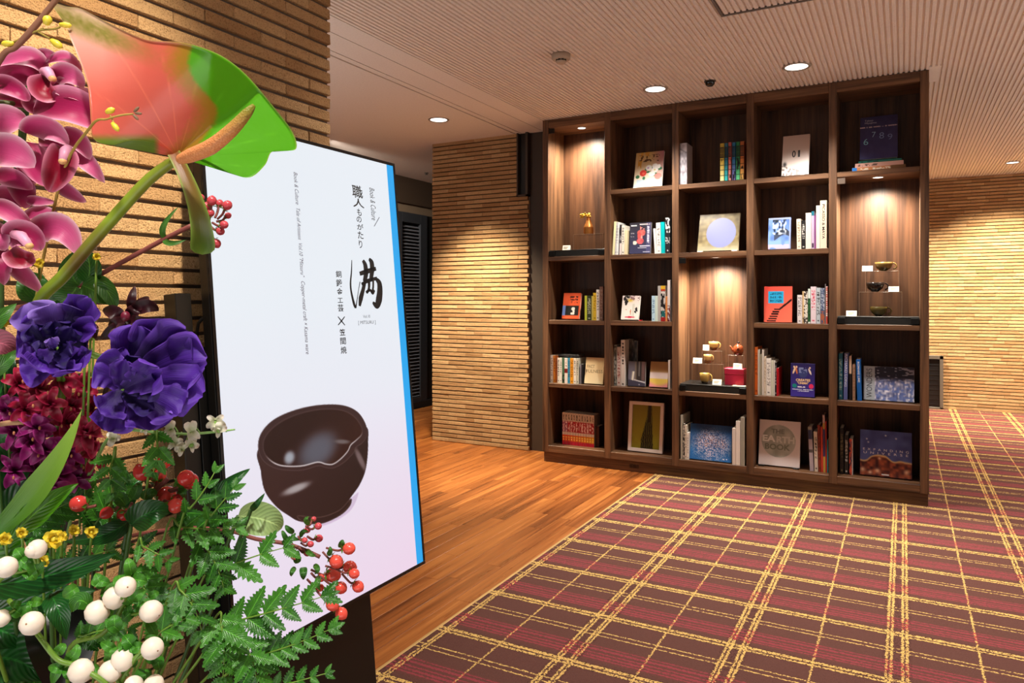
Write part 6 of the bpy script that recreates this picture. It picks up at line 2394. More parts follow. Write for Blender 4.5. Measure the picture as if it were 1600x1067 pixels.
l1 = lisi('violet lisianthus with pale upper petals, below the orchids', 0.52, [
    ((88, 540), (66, 510), (44, 476), 76, 'l', 0.010, dict(back=0.15)),
    ((90, 536), (88, 500), (84, 470), 84, 'l', 0.004, dict(back=-0.1)),
    ((94, 536), (118, 500), (141, 466), 66, 'v', 0.006, dict(tilt=(0, 0, 0.4))),
    ((98, 540), (124, 518), (150, 517), 48, 'v', -0.002, {}),
    ((86, 540), (54, 528), (24, 522), 80, 'v', 0.012, dict(back=-0.15)),
    ((84, 548), (60, 566), (30, 574), 78, 'v', -0.004, dict(cup=0.5)),
    ((86, 548), (78, 570), (72, 590), 96, 'v', -0.012, dict(cup=0.55, back=-0.2)),
    ((92, 548), (112, 566), (124, 580), 76, 'v', -0.002, dict(cup=0.5)),
    ((98, 544), (122, 546), (136, 548), 60, 'k', 0.006, {}),
    ((86, 542), (66, 528), (52, 508), 52, 'k', -0.004, dict(ruf=0.3)),
    ((88, 540), (88, 520), (86, 502), 50, 'k', -0.006, dict(ruf=0.3)),
    ((92, 542), (104, 526), (112, 512), 44, 'k', -0.008, dict(ruf=0.3)),
    ((88, 546), (70, 552), (58, 556), 50, 'k', -0.010, dict(ruf=0.25)),
    ((90, 546), (100, 552), (112, 556), 50, 'k', -0.012, dict(ruf=0.25)),
    ((86, 544), (82, 536), (80, 528), 24, 'l', -0.018, dict(ruf=0.4))],
    [P(88, 545, 0.53), P(92, 580, 0.56), P(96, 680, 0.6), P(80, 880, 0.63), root_path(P(60, 900, 0.63), False)[1]])
l2 = lisi('large ruffled violet lisianthus covering the signboard post', 0.50, [
    ((192, 604), (228, 556), (262, 500), 92, 'v', 0.014, {}),
    ((192, 602), (206, 552), (214, 508), 84, 'v', 0.008, {}),
    ((194, 604), (250, 552), (296, 520), 92, 'v', 0.006, {}),
    ((194, 606), (262, 572), (312, 562), 104, 'v', 0.002, dict(back=0.1)),
    ((194, 608), (260, 604), (306, 614), 96, 'v', -0.002, dict(back=0.12)),
    ((194, 610), (246, 626), (278, 648), 78, 'v', -0.006, {}),
    ((196, 614), (226, 640), (234, 672), 78, 'v', 0.004, {}),
    ((190, 608), (176, 584), (148, 570), 76, 'v', -0.004, dict(cup=0.4)),
    ((190, 606), (182, 572), (170, 556), 56, 'v', 0.004, {}),
    ((190, 610), (172, 634), (160, 648), 66, 'v', -0.008, dict(cup=0.45)),
    ((190, 616), (180, 646), (168, 674), 74, 'v', 0.002, {}),
    ((194, 606), (226, 590), (252, 578), 70, 'v', -0.016, dict(cup=0.6, ruf=0.25)),
    ((194, 608), (224, 606), (250, 604), 52, 'k', -0.012, dict(ruf=0.25)),
    ((192, 606), (204, 580), (222, 560), 44, 'k', -0.010, dict(ruf=0.3)),
    ((192, 606), (190, 586), (196, 562), 46, 'v', -0.016, dict(ruf=0.3)),
    ((192, 612), (214, 626), (240, 640), 40, 'k', -0.008, {})],
    [P(196, 610, 0.515), P(170, 566, 0.54), P(150, 556, 0.545), P(120, 548, 0.545), P(100, 600, 0.57), P(70, 880, 0.63), root_path(P(60, 900, 0.63), False)[1]])

# ---------------- dark burgundy flower
BURG = petal_mat('burgundy_petal', S(54, 14, 24), S(40, 14, 18), S(84, 40, 44), 0.35, 0.2, 0.1)
bg = thing('burgundy_flower', 'nearly black burgundy star flower between the two violet lisianthus', 'flower', tuple(MOUTH))
for i, (b, m, t_, w) in enumerate([((203, 484), (206, 466), (211, 446), 13), ((205, 486), (220, 474), (233, 464), 16), ((206, 488), (228, 478), (248, 486), 22), ((196, 494), (214, 502), (238, 498), 18), ((192, 500), (178, 488), (160, 486), 22),
                                   ((192, 502), (176, 516), (156, 530), 18), ((196, 502), (194, 522), (190, 548), 26), ((196, 500), (182, 508), (170, 512), 24), ((200, 496), (208, 486), (214, 478), 20), ((152, 508), (146, 516), (150, 530), 14)]):
    px_sheet(b, m, t_, w, 0.56, BURG, 'petal', bg, dd=(0.0, -0.006, 0.002), cup=0.3, ruf=0.1, nu=12, nv=6, seed=i)
MB().ball(P(183, 524, 0.552), 0.008, 0.005, 0.006, 12, 8).build('bud', plain(96, 74, 74, 0.25), bg, True)
MB().ball(P(196, 494, 0.55), 0.0035, 0.0035, 0.004, 10, 7).build('centre', plain(110, 24, 48, 0.4), bg, True)
stem([P(194, 500, 0.565), P(180, 560, 0.58), P(140, 700, 0.61), P(90, 900, 0.63), root_path(P(60, 900, 0.63), False)[1]], 0.002, plain(52, 30, 24, 0.6), bg)

# ---------------- magenta nerine-like spray
MAGR = petal_mat('crimson_petal', S(110, 4, 34), S(186, 12, 62), S(206, 50, 96), 0.45, 0.2, 0.15)
MAGP = petal_mat('magenta_petal', S(104, 4, 66), S(180, 24, 136), S(200, 70, 160), 0.45, 0.2, 0.15)
ANTH = plain(190, 120, 80, 0.6)
mg = thing('magenta_spray', 'dense spray of narrow crimson and magenta petals under the violet lisianthus', 'flower', tuple(MOUTH))
rs = random.Random(11)
cent = [(30, 600), (62, 606), (96, 592), (128, 604), (40, 640), (78, 632), (112, 636), (146, 640), (22, 672), (58, 668), (96, 664), (134, 676), (34, 706), (72, 702), (108, 706), (144, 690), (24, 736), (60, 736), (92, 742), (124, 728), (78, 764), (106, 660), (50, 690), (150, 712), (10, 640), (118, 748)]
for ci, (cx, cy) in enumerate(cent):
    d = 0.575 + rs.uniform(-0.02, 0.02)
    low = (cy - 600) / 150 + (80 - cx) / 260 + rs.uniform(-0.3, 0.3)
    mat = MAGP if low > 0.45 else MAGR
    root = None
    a0 = rs.uniform(0, 6)
    for k in range(6):
        a = a0 + k * PI / 3 + rs.uniform(-0.25, 0.25)
        L = rs.uniform(26, 42)
        tx, ty = cx + L * math.cos(a), cy + L * math.sin(a) * 0.9
        if tx > 168:
            continue
        mx_, my_ = cx + L * 0.5 * math.cos(a), cy + L * 0.45 * math.sin(a) - 3
        o = px_sheet((cx, cy), (mx_, my_), (tx, ty), rs.uniform(11, 18), d, mat, 'blossom' if root is None else 'petal', mg if root is None else root, dd=(0.004, -0.005, rs.uniform(-0.004, 0.01)), cup=0.4, nu=8, nv=4, seed=k, back=0.1, tilt=(rs.uniform(-0.4, 0.4), 0, rs.uniform(-0.3, 0.6)))
        if root is None:
            root = o
    for k in range(1):
        q = P(cx + rs.uniform(-14, 14), cy + rs.uniform(-12, 12), d - 0.014)
        MB().ball(q, 0.0009, 0.0009, 0.0015, 7, 5).build('anther', ANTH, root, True)
stem([P(86, 610, 0.59), P(84, 700, 0.6), P(76, 860, 0.63), root_path(P(60, 900, 0.63), False)[1]], 0.003, DSTEM, mg)
stem([P(-6, 664, 0.56), P(20, 660, 0.56), P(44, 661, 0.56), P(66, 664, 0.565)], [0.0018, 0.0022, 0.002, 0.001], plain(196, 150, 110, 0.7), mg, 'dry_stalk')

# ---------------- long green blades and broad leaves
LIME = leaf_mat('lime_blade', S(40, 104, 8), S(96, 158, 24), 0.35, 0.3)
LIMET = petal_mat('pale_blade', S(44, 118, 8), S(142, 176, 70), None, 0.4, 0.1, 0.3)
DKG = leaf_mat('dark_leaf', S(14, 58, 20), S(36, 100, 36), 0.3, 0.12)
MIDG = leaf_mat('mid_leaf', S(36, 92, 28), S(84, 140, 52), 0.38, 0.2)
PALEG = leaf_mat('pale_leaf', S(110, 150, 80), S(170, 196, 130), 0.45, 0.25)
FERN = leaf_mat('fern_leaflet', S(22, 78, 16), S(84, 154, 46), 0.34, 0.22)


def blade(label, b, m, t_, w, d, mat, prof=prof_blade, dd=(0.0, -0.01, 0.0), cup=0.3, toward=True, **kw):
    t = thing('long_leaf', label, 'leaf', tuple(MOUTH))
    kw.setdefault('nu', 20)
    px_sheet(b, m, t_, w, d, mat, 'blade', t, dd=dd, cup=cup, prof=prof, nv=8, **kw)
    q = P(*b, d + dd[0])
    stem([q] + root_path(q), 0.0016, DSTEM, t)
    return t


blade('long lime green blade with pale tip crossing the magenta spray', (-30, 850), (68, 752), (128, 640), 42, 0.50, LIMET, twist=0.7)
blade('short lime green blade beneath the pale tipped one', (8, 850), (62, 796), (123, 755), 42, 0.505, LIME)
blade('wide lime green blade low at the picture edge', (-40, 900), (-4, 850), (44, 800), 80, 0.515, LIME)
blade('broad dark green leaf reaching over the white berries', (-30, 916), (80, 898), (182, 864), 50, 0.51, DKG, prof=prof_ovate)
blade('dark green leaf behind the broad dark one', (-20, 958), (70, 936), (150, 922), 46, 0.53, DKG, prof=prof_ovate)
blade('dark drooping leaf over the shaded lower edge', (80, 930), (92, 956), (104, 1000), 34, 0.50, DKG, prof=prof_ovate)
blade('almost black rounded sheet standing in for the dark vase, beside the brick', (60, 930), (98, 1000), (84, 1090), 90, 0.57, plain(14, 13, 12, 0.3), prof=prof_oval)  # blade-shaped sheet put in place of a dark vase side
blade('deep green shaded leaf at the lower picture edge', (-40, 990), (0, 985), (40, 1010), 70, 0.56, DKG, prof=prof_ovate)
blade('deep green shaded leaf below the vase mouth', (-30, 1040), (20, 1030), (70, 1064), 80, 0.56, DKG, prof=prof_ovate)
blade('dark pointed leaf beside the red berries', (205, 820), (236, 800), (268, 800), 44, 0.54, DKG, prof=prof_ovate)
blade('slender dark leaf curling over the screen edge', (330, 780), (358, 756), (391, 732), 22, 0.56, DKG, prof=prof_ovate)
blade('small dark leaf tip over the bowl picture', (392, 797), (402, 786), (414, 770), 10, 0.58, DKG, prof=prof_ovate)
blade('dark leaf lying behind the yellow blossoms', (200, 815), (160, 836), (100, 846), 30, 0.56, DKG, prof=prof_ovate)
blade('round pale green leaf over the bowl picture', (372, 806), (412, 812), (440, 826), 50, 0.6, PALEG, prof=prof_oval)
blade('dark green backing leaf behind the red berries', (150, 850), (190, 780), (226, 742), 46, 0.6, DKG, prof=prof_ovate)
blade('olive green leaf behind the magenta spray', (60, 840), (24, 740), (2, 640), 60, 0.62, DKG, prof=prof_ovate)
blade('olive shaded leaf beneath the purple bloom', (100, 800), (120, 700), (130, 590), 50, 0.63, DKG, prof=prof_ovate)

MAUVE = leaf_mat('mauve_leaf', S(110, 44, 64), S(160, 84, 100), 0.45, 0.15)
blade('mauve leaf at the picture edge beside the pale violet bloom', (-34, 556), (-4, 536), (24, 552), 46, 0.545, MAUVE, prof=prof_oval)
blade('small mid green leaf beneath the mauve one', (-16, 586), (8, 566), (27, 546), 22, 0.54, MIDG, prof=prof_ovate)
blade('dark green leaf rising behind the mauve one', (-24, 690), (-2, 620), (20, 556), 60, 0.585, DKG, prof=prof_ovate)
blade('dark green leaf by the small twig of yellow blossom', (-30, 520), (-6, 500), (26, 474), 30, 0.56, MIDG, prof=prof_ovate)
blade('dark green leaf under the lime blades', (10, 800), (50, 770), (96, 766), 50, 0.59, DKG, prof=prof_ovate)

# ---------------- leafy twig with pink berries crossing the brick (hypericum) and two other berry sprigs
RED = NT('berry_skin', 0.18, 0.5)
nz = RED.noise(RED.coord('Object', (1, 1, 1), rnd=5), 60, 2)
oi = RED.n('ShaderNodeObjectInfo')
RED.color(RED.mix(t.math if False else RED.math('ADD', RED.math('MULTIPLY', nz, 0.5), RED.math('MULTIPLY', oi.outputs['Random'], 0.5)), S(190, 22, 36), S(228, 82, 72)))
PINKB = plain(206, 74, 84, 0.25, var=0.15)
CORAL = plain(232, 84, 70, 0.25, var=0.15)
SEPAL = leaf_mat('sepal', S(60, 110, 30), S(120, 170, 60))


def orient(v):
    return Vector(v).normalized().to_track_quat('Z', 'Y').to_matrix().to_4x4()


def berry(px, py, r, d, mat, parent, dirv, sep=True):
    q = P(px, py, d)
    R_ = r * d / FPX
    M = Matrix.Translation(q) @ orient(dirv)
    m = MB()
    pr = [(0, -R_ * 1.02), (R_ * 0.5, -R_ * 0.9), (R_ * 0.88, -R_ * 0.45), (R_, 0.05 * R_), (R_ * 0.9, R_ * 0.5), (R_ * 0.6, R_ * 0.9), (R_ * 0.22, R_ * 1.12), (0, R_ * 1.2)]
    m.lathe(pr, 16, M=M)
    b = m.build('berry', mat, parent, True)
    if sep:
        s = MB()
        for k in range(5):
            a = k * 2 * PI / 5
            c0 = Vector((math.cos(a) * R_ * 0.15, math.sin(a) * R_ * 0.15, -R_ * 1.06))
            c1 = Vector((math.cos(a) * R_ * 1.05, math.sin(a) * R_ * 1.05, -R_ * 0.85))
            sd = Vector((-math.sin(a), math.cos(a), 0)) * R_ * 0.3
            mid = (c0 + c1) / 2 + Vector((0, 0, -R_ * 0.12))
            s.add([M @ c0, M @ (mid + sd), M @ c1, M @ (mid - sd)], [(0, 1, 2, 3)])
        s.build('sepal', SEPAL, b)
    return b


def berry_sprig(name, label, cat, main, mr, berries, d, mat, smat, leaves=(), dk=0.0, lmat=None, sep=True, side=0.0012):
    t = thing(name, label, cat, tuple(MOUTH))
    pts = [P(x, y, d + dz) for (x, y, dz) in main]
    stem(pts + root_path(pts[-1]), mr, smat, t)
    for i, (x, y, r, ax, ay) in enumerate(berries):
        dd = d + ((i * 37) % 7 - 3) * 0.003
        q, a = P(x, y, dd), P(ax, ay, d)
        dv = (q - a).normalized()
        berry(x, y, r, dd, mat if not callable(mat) else mat(i), t, dv, sep)
        R_ = r * dd / FPX
        stem([a, a.lerp(q, 0.5) + Vector((0, 0, -0.002)), q - dv * R_ * 0.95], side, smat, t, 'stalk', 6)
    for i, (b, m, e, w) in enumerate(leaves):
        px_sheet(b, m, e, w, d - 0.004, lmat or MIDG, 'leaf', t, dd=(0.004, -0.004, 0.0), prof=prof_ovate, cup=0.3, nu=12, nv=6, seed=i, back=0.1)
    return t


berry_sprig('berry_sprig', 'pinkish berries on a brown twig over the upper screen edge', 'berry sprig',
            [(300, 352, 0), (258, 373, 0), (190, 410, 0), (130, 443, 0.002), (60, 474, 0.005), (0, 500, 0.01), (-30, 640, 0.02)], 0.0024,
            [(314, 309, 5.5, 318, 330), (331, 314, 7.5, 328, 340), (323, 323, 7, 322, 342), (343, 318, 6, 336, 340), (355, 321, 7.5, 340, 342), (329, 333, 6, 326, 346), (356, 337, 5, 338, 346), (350, 351, 6.5, 332, 348), (344, 361, 6.5, 326, 350), (338, 380, 7, 324, 352)],
            0.70, PINKB, RTWIG,
            leaves=[((258, 372), (256, 352), (280, 322), 9), ((256, 374), (268, 380), (292, 374), 9), ((124, 446), (112, 422), (124, 388), 40), ((134, 442), (140, 414), (128, 384), 34), ((128, 446), (150, 456), (184, 478), 38), ((120, 448), (104, 466), (74, 478), 44), ((60, 470), (48, 444), (30, 424), 46), ((56, 474), (58, 448), (68, 426), 34), ((100, 450), (84, 470), (40, 470), 30), ((150, 432), (172, 462), (180, 486), 26)],
            side=0.0012)
st_ = [((300, 350), (312, 342), (318, 336)), ]
berry_sprig('berry_sprig', 'coral berries and green buds hanging before the lower screen corner', 'berry sprig',
            [(500, 870, 0), (468, 856, 0), (440, 848, 0), (400, 842, 0), (350, 828, 0.01), (260, 828, 0.03), (150, 860, 0.06), (80, 960, 0.1)], 0.0018,
            [(545, 857, 9.5, 510, 856), (525, 877, 10.5, 504, 862), (546, 886, 10, 508, 884), (520, 898, 11.5, 486, 890), (553, 896, 8, 520, 886), (559, 916, 9, 534, 896), (532, 918, 9.5, 500, 900), (519, 944, 10, 486, 912), (533, 958, 9.5, 516, 940), (501, 903, 6, 486, 895), (500, 918, 6, 480, 905),
             (497, 822, 5.5, 478, 824), (480, 828, 5, 468, 832), (498, 841, 6, 480, 838), (476, 844, 4.5, 466, 838), (485, 850, 5, 470, 848), (480, 863, 6, 466, 856), (490, 811, 4, 478, 822), (459, 870, 4.5, 452, 858)],
            0.62, lambda i: CORAL if i < 11 else PINKB, RTWIG,
            leaves=[((466, 880), (464, 868), (468, 858), 12), ((462, 886), (456, 894), (456, 902), 8), ((474, 886), (474, 896), (474, 908), 12), ((490, 882), (496, 890), (490, 898), 9), ((532, 856), (534, 848), (538, 842), 9), ((512, 868), (516, 860), (514, 852), 8), ((484, 820), (478, 812), (484, 806), 8), ((460, 832), (450, 826), (446, 818), 9), ((470, 840), (474, 830), (484, 832), 7), ((452, 850), (444, 836), (440, 826), 8), ((500, 900), (496, 912), (502, 924), 9), ((440, 850), (456, 842), (470, 846), 9), ((478, 858), (486, 866), (496, 868), 8)],
            side=0.001)
berry_sprig('berry_sprig', 'glossy red berries clustered against the brick below the white blossoms', 'berry sprig',
            [(262, 748, 0), (240, 770, 0), (226, 790, 0.01), (190, 830, 0.03), (120, 900, 0.07)], 0.0018,
            [(257, 719, 13, 240, 748), (222, 738, 13, 236, 762), (234, 726, 9, 232, 750), (247, 743, 12.5, 242, 764), (290, 747, 12.5, 264, 766), (296, 752, 12.5, 266, 768), (259, 774, 14, 240, 784), (274, 790, 12, 250, 790), (278, 779, 8, 256, 782), (217, 795, 8, 222, 782), (193, 804, 10, 206, 786), (167, 801, 9.5, 190, 786), (124, 787, 13, 150, 790)],
            0.55, RED.m, RTWIG,
            leaves=[((276, 764), (280, 752), (276, 742), 14), ((278, 766), (286, 770), (284, 780), 12), ((252, 790), (256, 800), (262, 796), 14), ((226, 782), (236, 772), (246, 776), 22), ((206, 780), (214, 764), (212, 752), 18), ((196, 790), (184, 776), (170, 776), 20)],
            side=0.0012)

# ---------------- white snowberries
SNOW = NT('snowberry_skin', 0.4, 0.4)
nz = SNOW.noise(SNOW.coord('Object'), 50, 3)
SNOW.color(SNOW.mix(nz, S(226, 206, 184), S(246, 236, 222)))
SNOW.b.inputs['Subsurface Weight'].default_value = 0.2
SNOW.b.inputs['Subsurface Radius'].default_value = (0.004, 0.003, 0.002)
SNLEAF = leaf_mat('snowberry_leaf', S(44, 112, 24), S(96, 166, 54), 0.4, 0.25)


def snow_sprig(label, d, main, berries, leaves):
    t = thing('snowberry_sprig', label, 'berry sprig', tuple(MOUTH))
    pts = [P(x, y, d + dz) for (x, y, dz) in main]
    stem(pts + root_path(pts[-1]), 0.0016, GSTEM, t)
    for i, (x, y, r, ax, ay) in enumerate(berries):
        dd = d - 0.006 + ((i * 29) % 5 - 2) * 0.003
        q = P(x, y, dd)
        R_ = r * dd / FPX
        a = P(ax, ay, d)
        dv = (q - a).normalized()
        M = Matrix.Translation(q) @ orient(dv)
        b = MB().lathe([(0, -R_ * 0.92), (R_ * 0.3, -R_ * 0.96), (R_ * 0.75, -R_ * 0.72), (R_ * 0.99, -R_ * 0.2), (R_ * 0.98, R_ * 0.3), (R_ * 0.72, R_ * 0.8), (R_ * 0.3, R_ * 1.02), (0, R_ * 1.0)], 20, M=M).build('berry', SNOW.m, t, True)
        MB().lathe([(0, R_ * 1.06), (R_ * 0.08, R_ * 1.05), (R_ * 0.12, R_ * 0.98)], 8, M=M @ Matrix.Rotation(0.5, 4, 'X')).build('blossom_scar', plain(150, 112, 80, 0.8), b)
        stem([a, a.lerp(q, 0.5), q - dv * R_ * 0.9], 0.0009, GSTEM, t, 'stalk', 6)
    for i, (b, m, e, w) in enumerate(leaves):
        px_sheet(b, m, e, w, d + 0.004, SNLEAF, 'leaf', t, dd=(0.002, -0.004, 0.0), prof=prof_oval, cup=0.3, nu=12, nv=6, seed=i)
    return t


def lv(rs, cx, cy, n, L=26, W=20, spread=26):
    out = []
    for i in range(n):
        a = rs.uniform(0, 2 * PI)
        x, y = cx + rs.uniform(-spread, spread), cy + rs.uniform(-spread, spread)
        l = L * rs.uniform(0.7, 1.2)
        out.append(((x, y), (x + l * 0.5 * math.cos(a), y + l * 0.5 * math.sin(a)), (x + l * math.cos(a), y + l * math.sin(a)), W * rs.uniform(0.7, 1.1)))
    return out


rs = random.Random(3)
snow_sprig('snowberry sprig with four white berries over the brick', 0.47, [(200, 900, 0), (190, 950, 0), (160, 990, 0.01), (110, 1010, 0.04)],
           [(196, 917, 15.5, 188, 942), (180, 934, 17, 196, 950), (152, 957, 17.5, 170, 978), (236, 955, 16.5, 206, 960)], lv(rs, 184, 905, 7) + lv(rs, 215, 950, 6, 24, 16, 22) + lv(rs, 140, 928, 5) + [((142, 950), (124, 938), (114, 956), 26), ((206, 940), (214, 930), (228, 922), 18)])
snow_sprig('snowberry sprig with four white berries at the lower frame edge', 0.46, [(240, 1000, 0), (210, 1030, 0), (180, 1080, 0.01)],
           [(238, 1013, 16.5, 214, 1030), (192, 1031, 17, 200, 1056), (172, 1050, 16.5, 190, 1072), (208, 1072, 15, 200, 1084), (240, 1070, 15, 222, 1080)], lv(rs, 205, 1010, 8) + lv(rs, 230, 1040, 7) + lv(rs, 160, 1020, 5))
snow_sprig('snowberry sprig arching past the vase with two white berries', 0.45, [(14, 938, 0.02), (40, 965, 0.01), (62, 995, 0), (90, 1030, 0), (118, 1040, 0), (160, 1064, 0), (176, 1090, 0.01)],
           [(50, 974, 17.5, 66, 996), (126, 1048, 18, 110, 1038), (2, 966, 13, 24, 952)], lv(rs, 40, 950, 5, 22, 16, 16) + lv(rs, 104, 1030, 5, 26, 18, 18) + [((96, 1036), (88, 1050), (82, 1070), 16), ((100, 1034), (116, 1022), (120, 1006), 18)])
snow_sprig('snowberry sprig with two white berries under the lime blades', 0.45, [(70, 880, 0.01), (40, 890, 0), (0, 905, 0), (-20, 960, 0.03)],
           [(10, 886, 16, 30, 892), (58, 858, 14, 60, 880), (50, 861, 10, 56, 880)], lv(rs, 36, 880, 5, 30, 24, 16) + [((60, 900), (54, 884), (50, 872), 22)])

# ---------------- ferns
FL = []
for k in range(3):
    m = MB()
    teeth = (7, 9, 6)[k]

    def fn(u, v, teeth=teeth, k=k):
        x = (v - 0.5) * 2
        w = 0.21 * (prof_ovate(u * 0.96 + 0.02)) + 0.004
        if abs(x) > 0.6:
            saw = ((u * teeth) % 1.0)
            w *= (0.58 + 0.6 * saw) if u < 0.97 else 0.6
        return Vector((u + 0.05 * abs(x) * (1 - u), x * w, 0.05 * abs(x) * (1 - u) + 0.06 * math.sin(u * 2.6) + 0.012 * math.sin(u * 20) * x))
    m.grid(fn, 28, 6)
    FL.append(m.mesh('leaflet', FERN, True))


def frond(label, b, m, t_, d, n, Lpx, dd=(0.0, -0.008, 0.0), tilt=(0, 0, 0), ang=52, root=True, wid=1.0, tipL=1.1, seed=0, mat=None, one_side=0):
    t = thing('fern_frond', label, 'fern', tuple(MOUTH))
    p0, pm, p1 = P(*b, d + dd[0]), P(*m, d + dd[1]), P(*t_, d + dd[2])
    rs = random.Random(seed)
    pts = [bez(p0, pm, p1, i / 6) for i in range(7)]
    pre = list(reversed(root_path(p0)))
    stem(pre + pts, [0.0011] * len(pre) + [0.0009 - 0.0001 * i for i in range(7)], GSTEM, t, 'rachis', 6)
    N = (tocam(pm) + Vector(tilt)).normalized()
    sc = d / FPX
    n = max(4, int(n * 0.8))
    for i in range(n):
        u = 0.08 + 0.80 * i / max(1, n - 1)
        c = bez(p0, pm, p1, u)
        tg = (bez(p0, pm, p1, u + 0.02) - bez(p0, pm, p1, u - 0.02)).normalized()
        s = tg.cross(N).normalized()
        for sg_ in (1, -1):
            if one_side and sg_ != one_side and rs.random() < 0.5:
                continue
            L = 1.28 * Lpx * sc * (1.05 - 0.62 * u) * rs.uniform(0.88, 1.1) * (0.8 if i == 0 else 1)
            a = math.radians(ang - 14 * u + rs.uniform(-5, 5))
            x = (tg * math.cos(a) + s * math.sin(a) * sg_ + N * rs.uniform(-0.25, 0.15)).normalized()
            y = N.cross(x).normalized()
            z = x.cross(y)
            o = link('leaflet', FL[rs.randrange(3)], t)
            o.matrix_world = Matrix.Translation(c) @ Matrix((x * L, y * L * wid * 1.25, z * L)).transposed().to_4x4()
    tg = (p1 - bez(p0, pm, p1, 0.9)).normalized()
    y = N.cross(tg).normalized()
    L = Lpx * sc * tipL
    c = bez(p0, pm, p1, 0.86)
    o = link('leaflet', FL[1], t)
    L = (p1 - c).length * 1.05
    o.matrix_world = Matrix.Translation(c) @ Matrix((tg * L, y * L * 1.2, tg.cross(y) * L)).transposed().to_4x4()
    return t


frond('fern frond with red-tipped berries above it, across the lower screen', (352, 974), (430, 954), (530, 924), 0.56, 8, 46, ang=48, seed=1)
frond('fern frond just below the screen corner', (388, 1026), (450, 1010), (538, 973), 0.56, 10, 34, ang=48, seed=2)
frond('fern frond lowest over the dark signboard base', (424, 1074), (466, 1064), (523, 1048), 0.56, 7, 26, seed=3)
frond('fern frond crossing the screen under the bowl picture', (318, 902), (390, 872), (460, 852), 0.57, 6, 46, seed=4)
frond('upright fern frond before the screen edge', (286, 806), (316, 770), (340, 728), 0.53, 6, 30, seed=5, ang=40)
frond('fern frond leaning to the bowl picture', (322, 816), (346, 786), (370, 758), 0.54, 6, 34, seed=6, ang=42)
frond('dark fern frond over the post foot', (262, 820), (320, 826), (384, 822), 0.55, 8, 38, seed=7, tilt=(0, 0, 0.3))
frond('fern frond hanging along the screen edge', (310, 842), (336, 880), (352, 930), 0.55, 7, 40, seed=8)
frond('fern frond bending down over the post', (270, 915), (300, 945), (318, 1000), 0.53, 7, 44, seed=9)
frond('pale fern frond falling beside the post', (340, 960), (350, 1010), (346, 1075), 0.54, 8, 46, seed=10)
frond('fern frond at the lower edge below the post', (380, 1000), (396, 1040), (404, 1085), 0.55, 7, 40, seed=11)
frond('fern frond spreading behind the snowberries', (200, 890), (230, 925), (270, 960), 0.55, 8, 44, seed=12, tilt=(0.2, 0, 0.3))
frond('fern frond over the brick by the post foot', (236, 1000), (262, 980), (300, 962), 0.52, 6, 36, seed=13)
frond('fern frond dropping under the white blossoms', (242, 672), (246, 710), (236, 745), 0.52, 6, 34, seed=14, ang=45)
frond('yellowish fern frond under the purple bloom', (180, 712), (172, 740), (180, 780), 0.53, 5, 34, seed=15)
frond('fern frond behind the red berries', (140, 830), (170, 790), (205, 740), 0.58, 8, 40, seed=16)
frond('fern frond low behind the yellow blossoms', (60, 900), (130, 872), (210, 850), 0.57, 9, 36, seed=17)
frond('small fern frond on the brick beside the dark leaf', (215, 850), (240, 862), (270, 880), 0.54, 6, 30, seed=18)
frond('shaded fern frond beneath the magenta spray', (30, 850), (80, 800), (150, 770), 0.59, 9, 44, seed=19)
frond('shaded fern frond at the picture edge', (-20, 760), (0, 700), (6, 600), 0.63, 9, 40, seed=20)
frond('dark fern frond under the vase mouth', (20, 1010), (60, 1040), (110, 1090), 0.6, 9, 50, seed=21)
frond('fern frond behind the vase berries', (120, 1000), (160, 985), (215, 985), 0.55, 8, 34, seed=22)

# ---------------- white blossom sprig
WP = petal_mat('white_petal', S(206, 214, 170), S(238, 226, 222), None, 0.5, 0.06, 0.3)
wsp = thing('white_blossom_sprig', 'slender sprig of small white blossoms pointing at the screen', 'flower', tuple(MOUTH))
D_ = 0.54
stem([P(367, 671, D_), P(334, 675, D_), P(290, 678, D_), P(240, 675, D_), P(184, 675, D_), P(150, 720, 0.57), P(100, 860, 0.62), root_path(P(100, 900, 0.62), False)[1]], [0.0006, 0.0009, 0.001, 0.0011, 0.0012, 0.0014, 0.0015, 0.0015], plain(134, 176, 96, 0.5), wsp)
rs = random.Random(21)
for (cx, cy, sz) in ((266, 671, 15), (300, 674, 17), (337, 660, 17), (342, 672, 13), (272, 692, 15), (284, 702, 12), (299, 696, 12), (176, 686, 13), (226, 672, 8), (254, 662, 6)):
    root = None
    a0 = rs.uniform(0, 6)
    for k in range(4):
        a = a0 + k * 2 * PI / 4 + rs.uniform(-0.6, 0.6)
        o = px_sheet((cx, cy), (cx + sz * 0.5 * math.cos(a), cy + sz * 0.5 * math.sin(a) - 1), (cx + sz * math.cos(a), cy + sz * math.sin(a)), sz * rs.uniform(0.5, 0.9), D_ - 0.004 + rs.uniform(-0.004, 0.004), WP, 'blossom' if root is None else 'petal', wsp if root is None else root, dd=(0.003, -0.003, 0.002), cup=0.5, nu=8, nv=5, seed=k, ruf=0.15)
        root = root or o
    MB().ball(P(cx, cy, D_ - 0.002), 0.0022, 0.0022, 0.0022, 8, 6).build('calyx', plain(134, 176, 80, 0.5), root, True)
    stem([P(cx, cy, D_), P((cx + cx + 10) / 2, cy - 6 if cy < 676 else cy - 8, D_), P(cx + 12, 675, D_)], 0.0006, plain(134, 176, 96, 0.5), wsp, 'stalk', 6)

# ---------------- yellow budded twigs and yellow blossoms
YB = plain(226, 206, 60, 0.4)
YP = petal_mat('yellow_petal', S(214, 170, 20), S(240, 220, 60), None, 0.5, 0.05, 0.25)


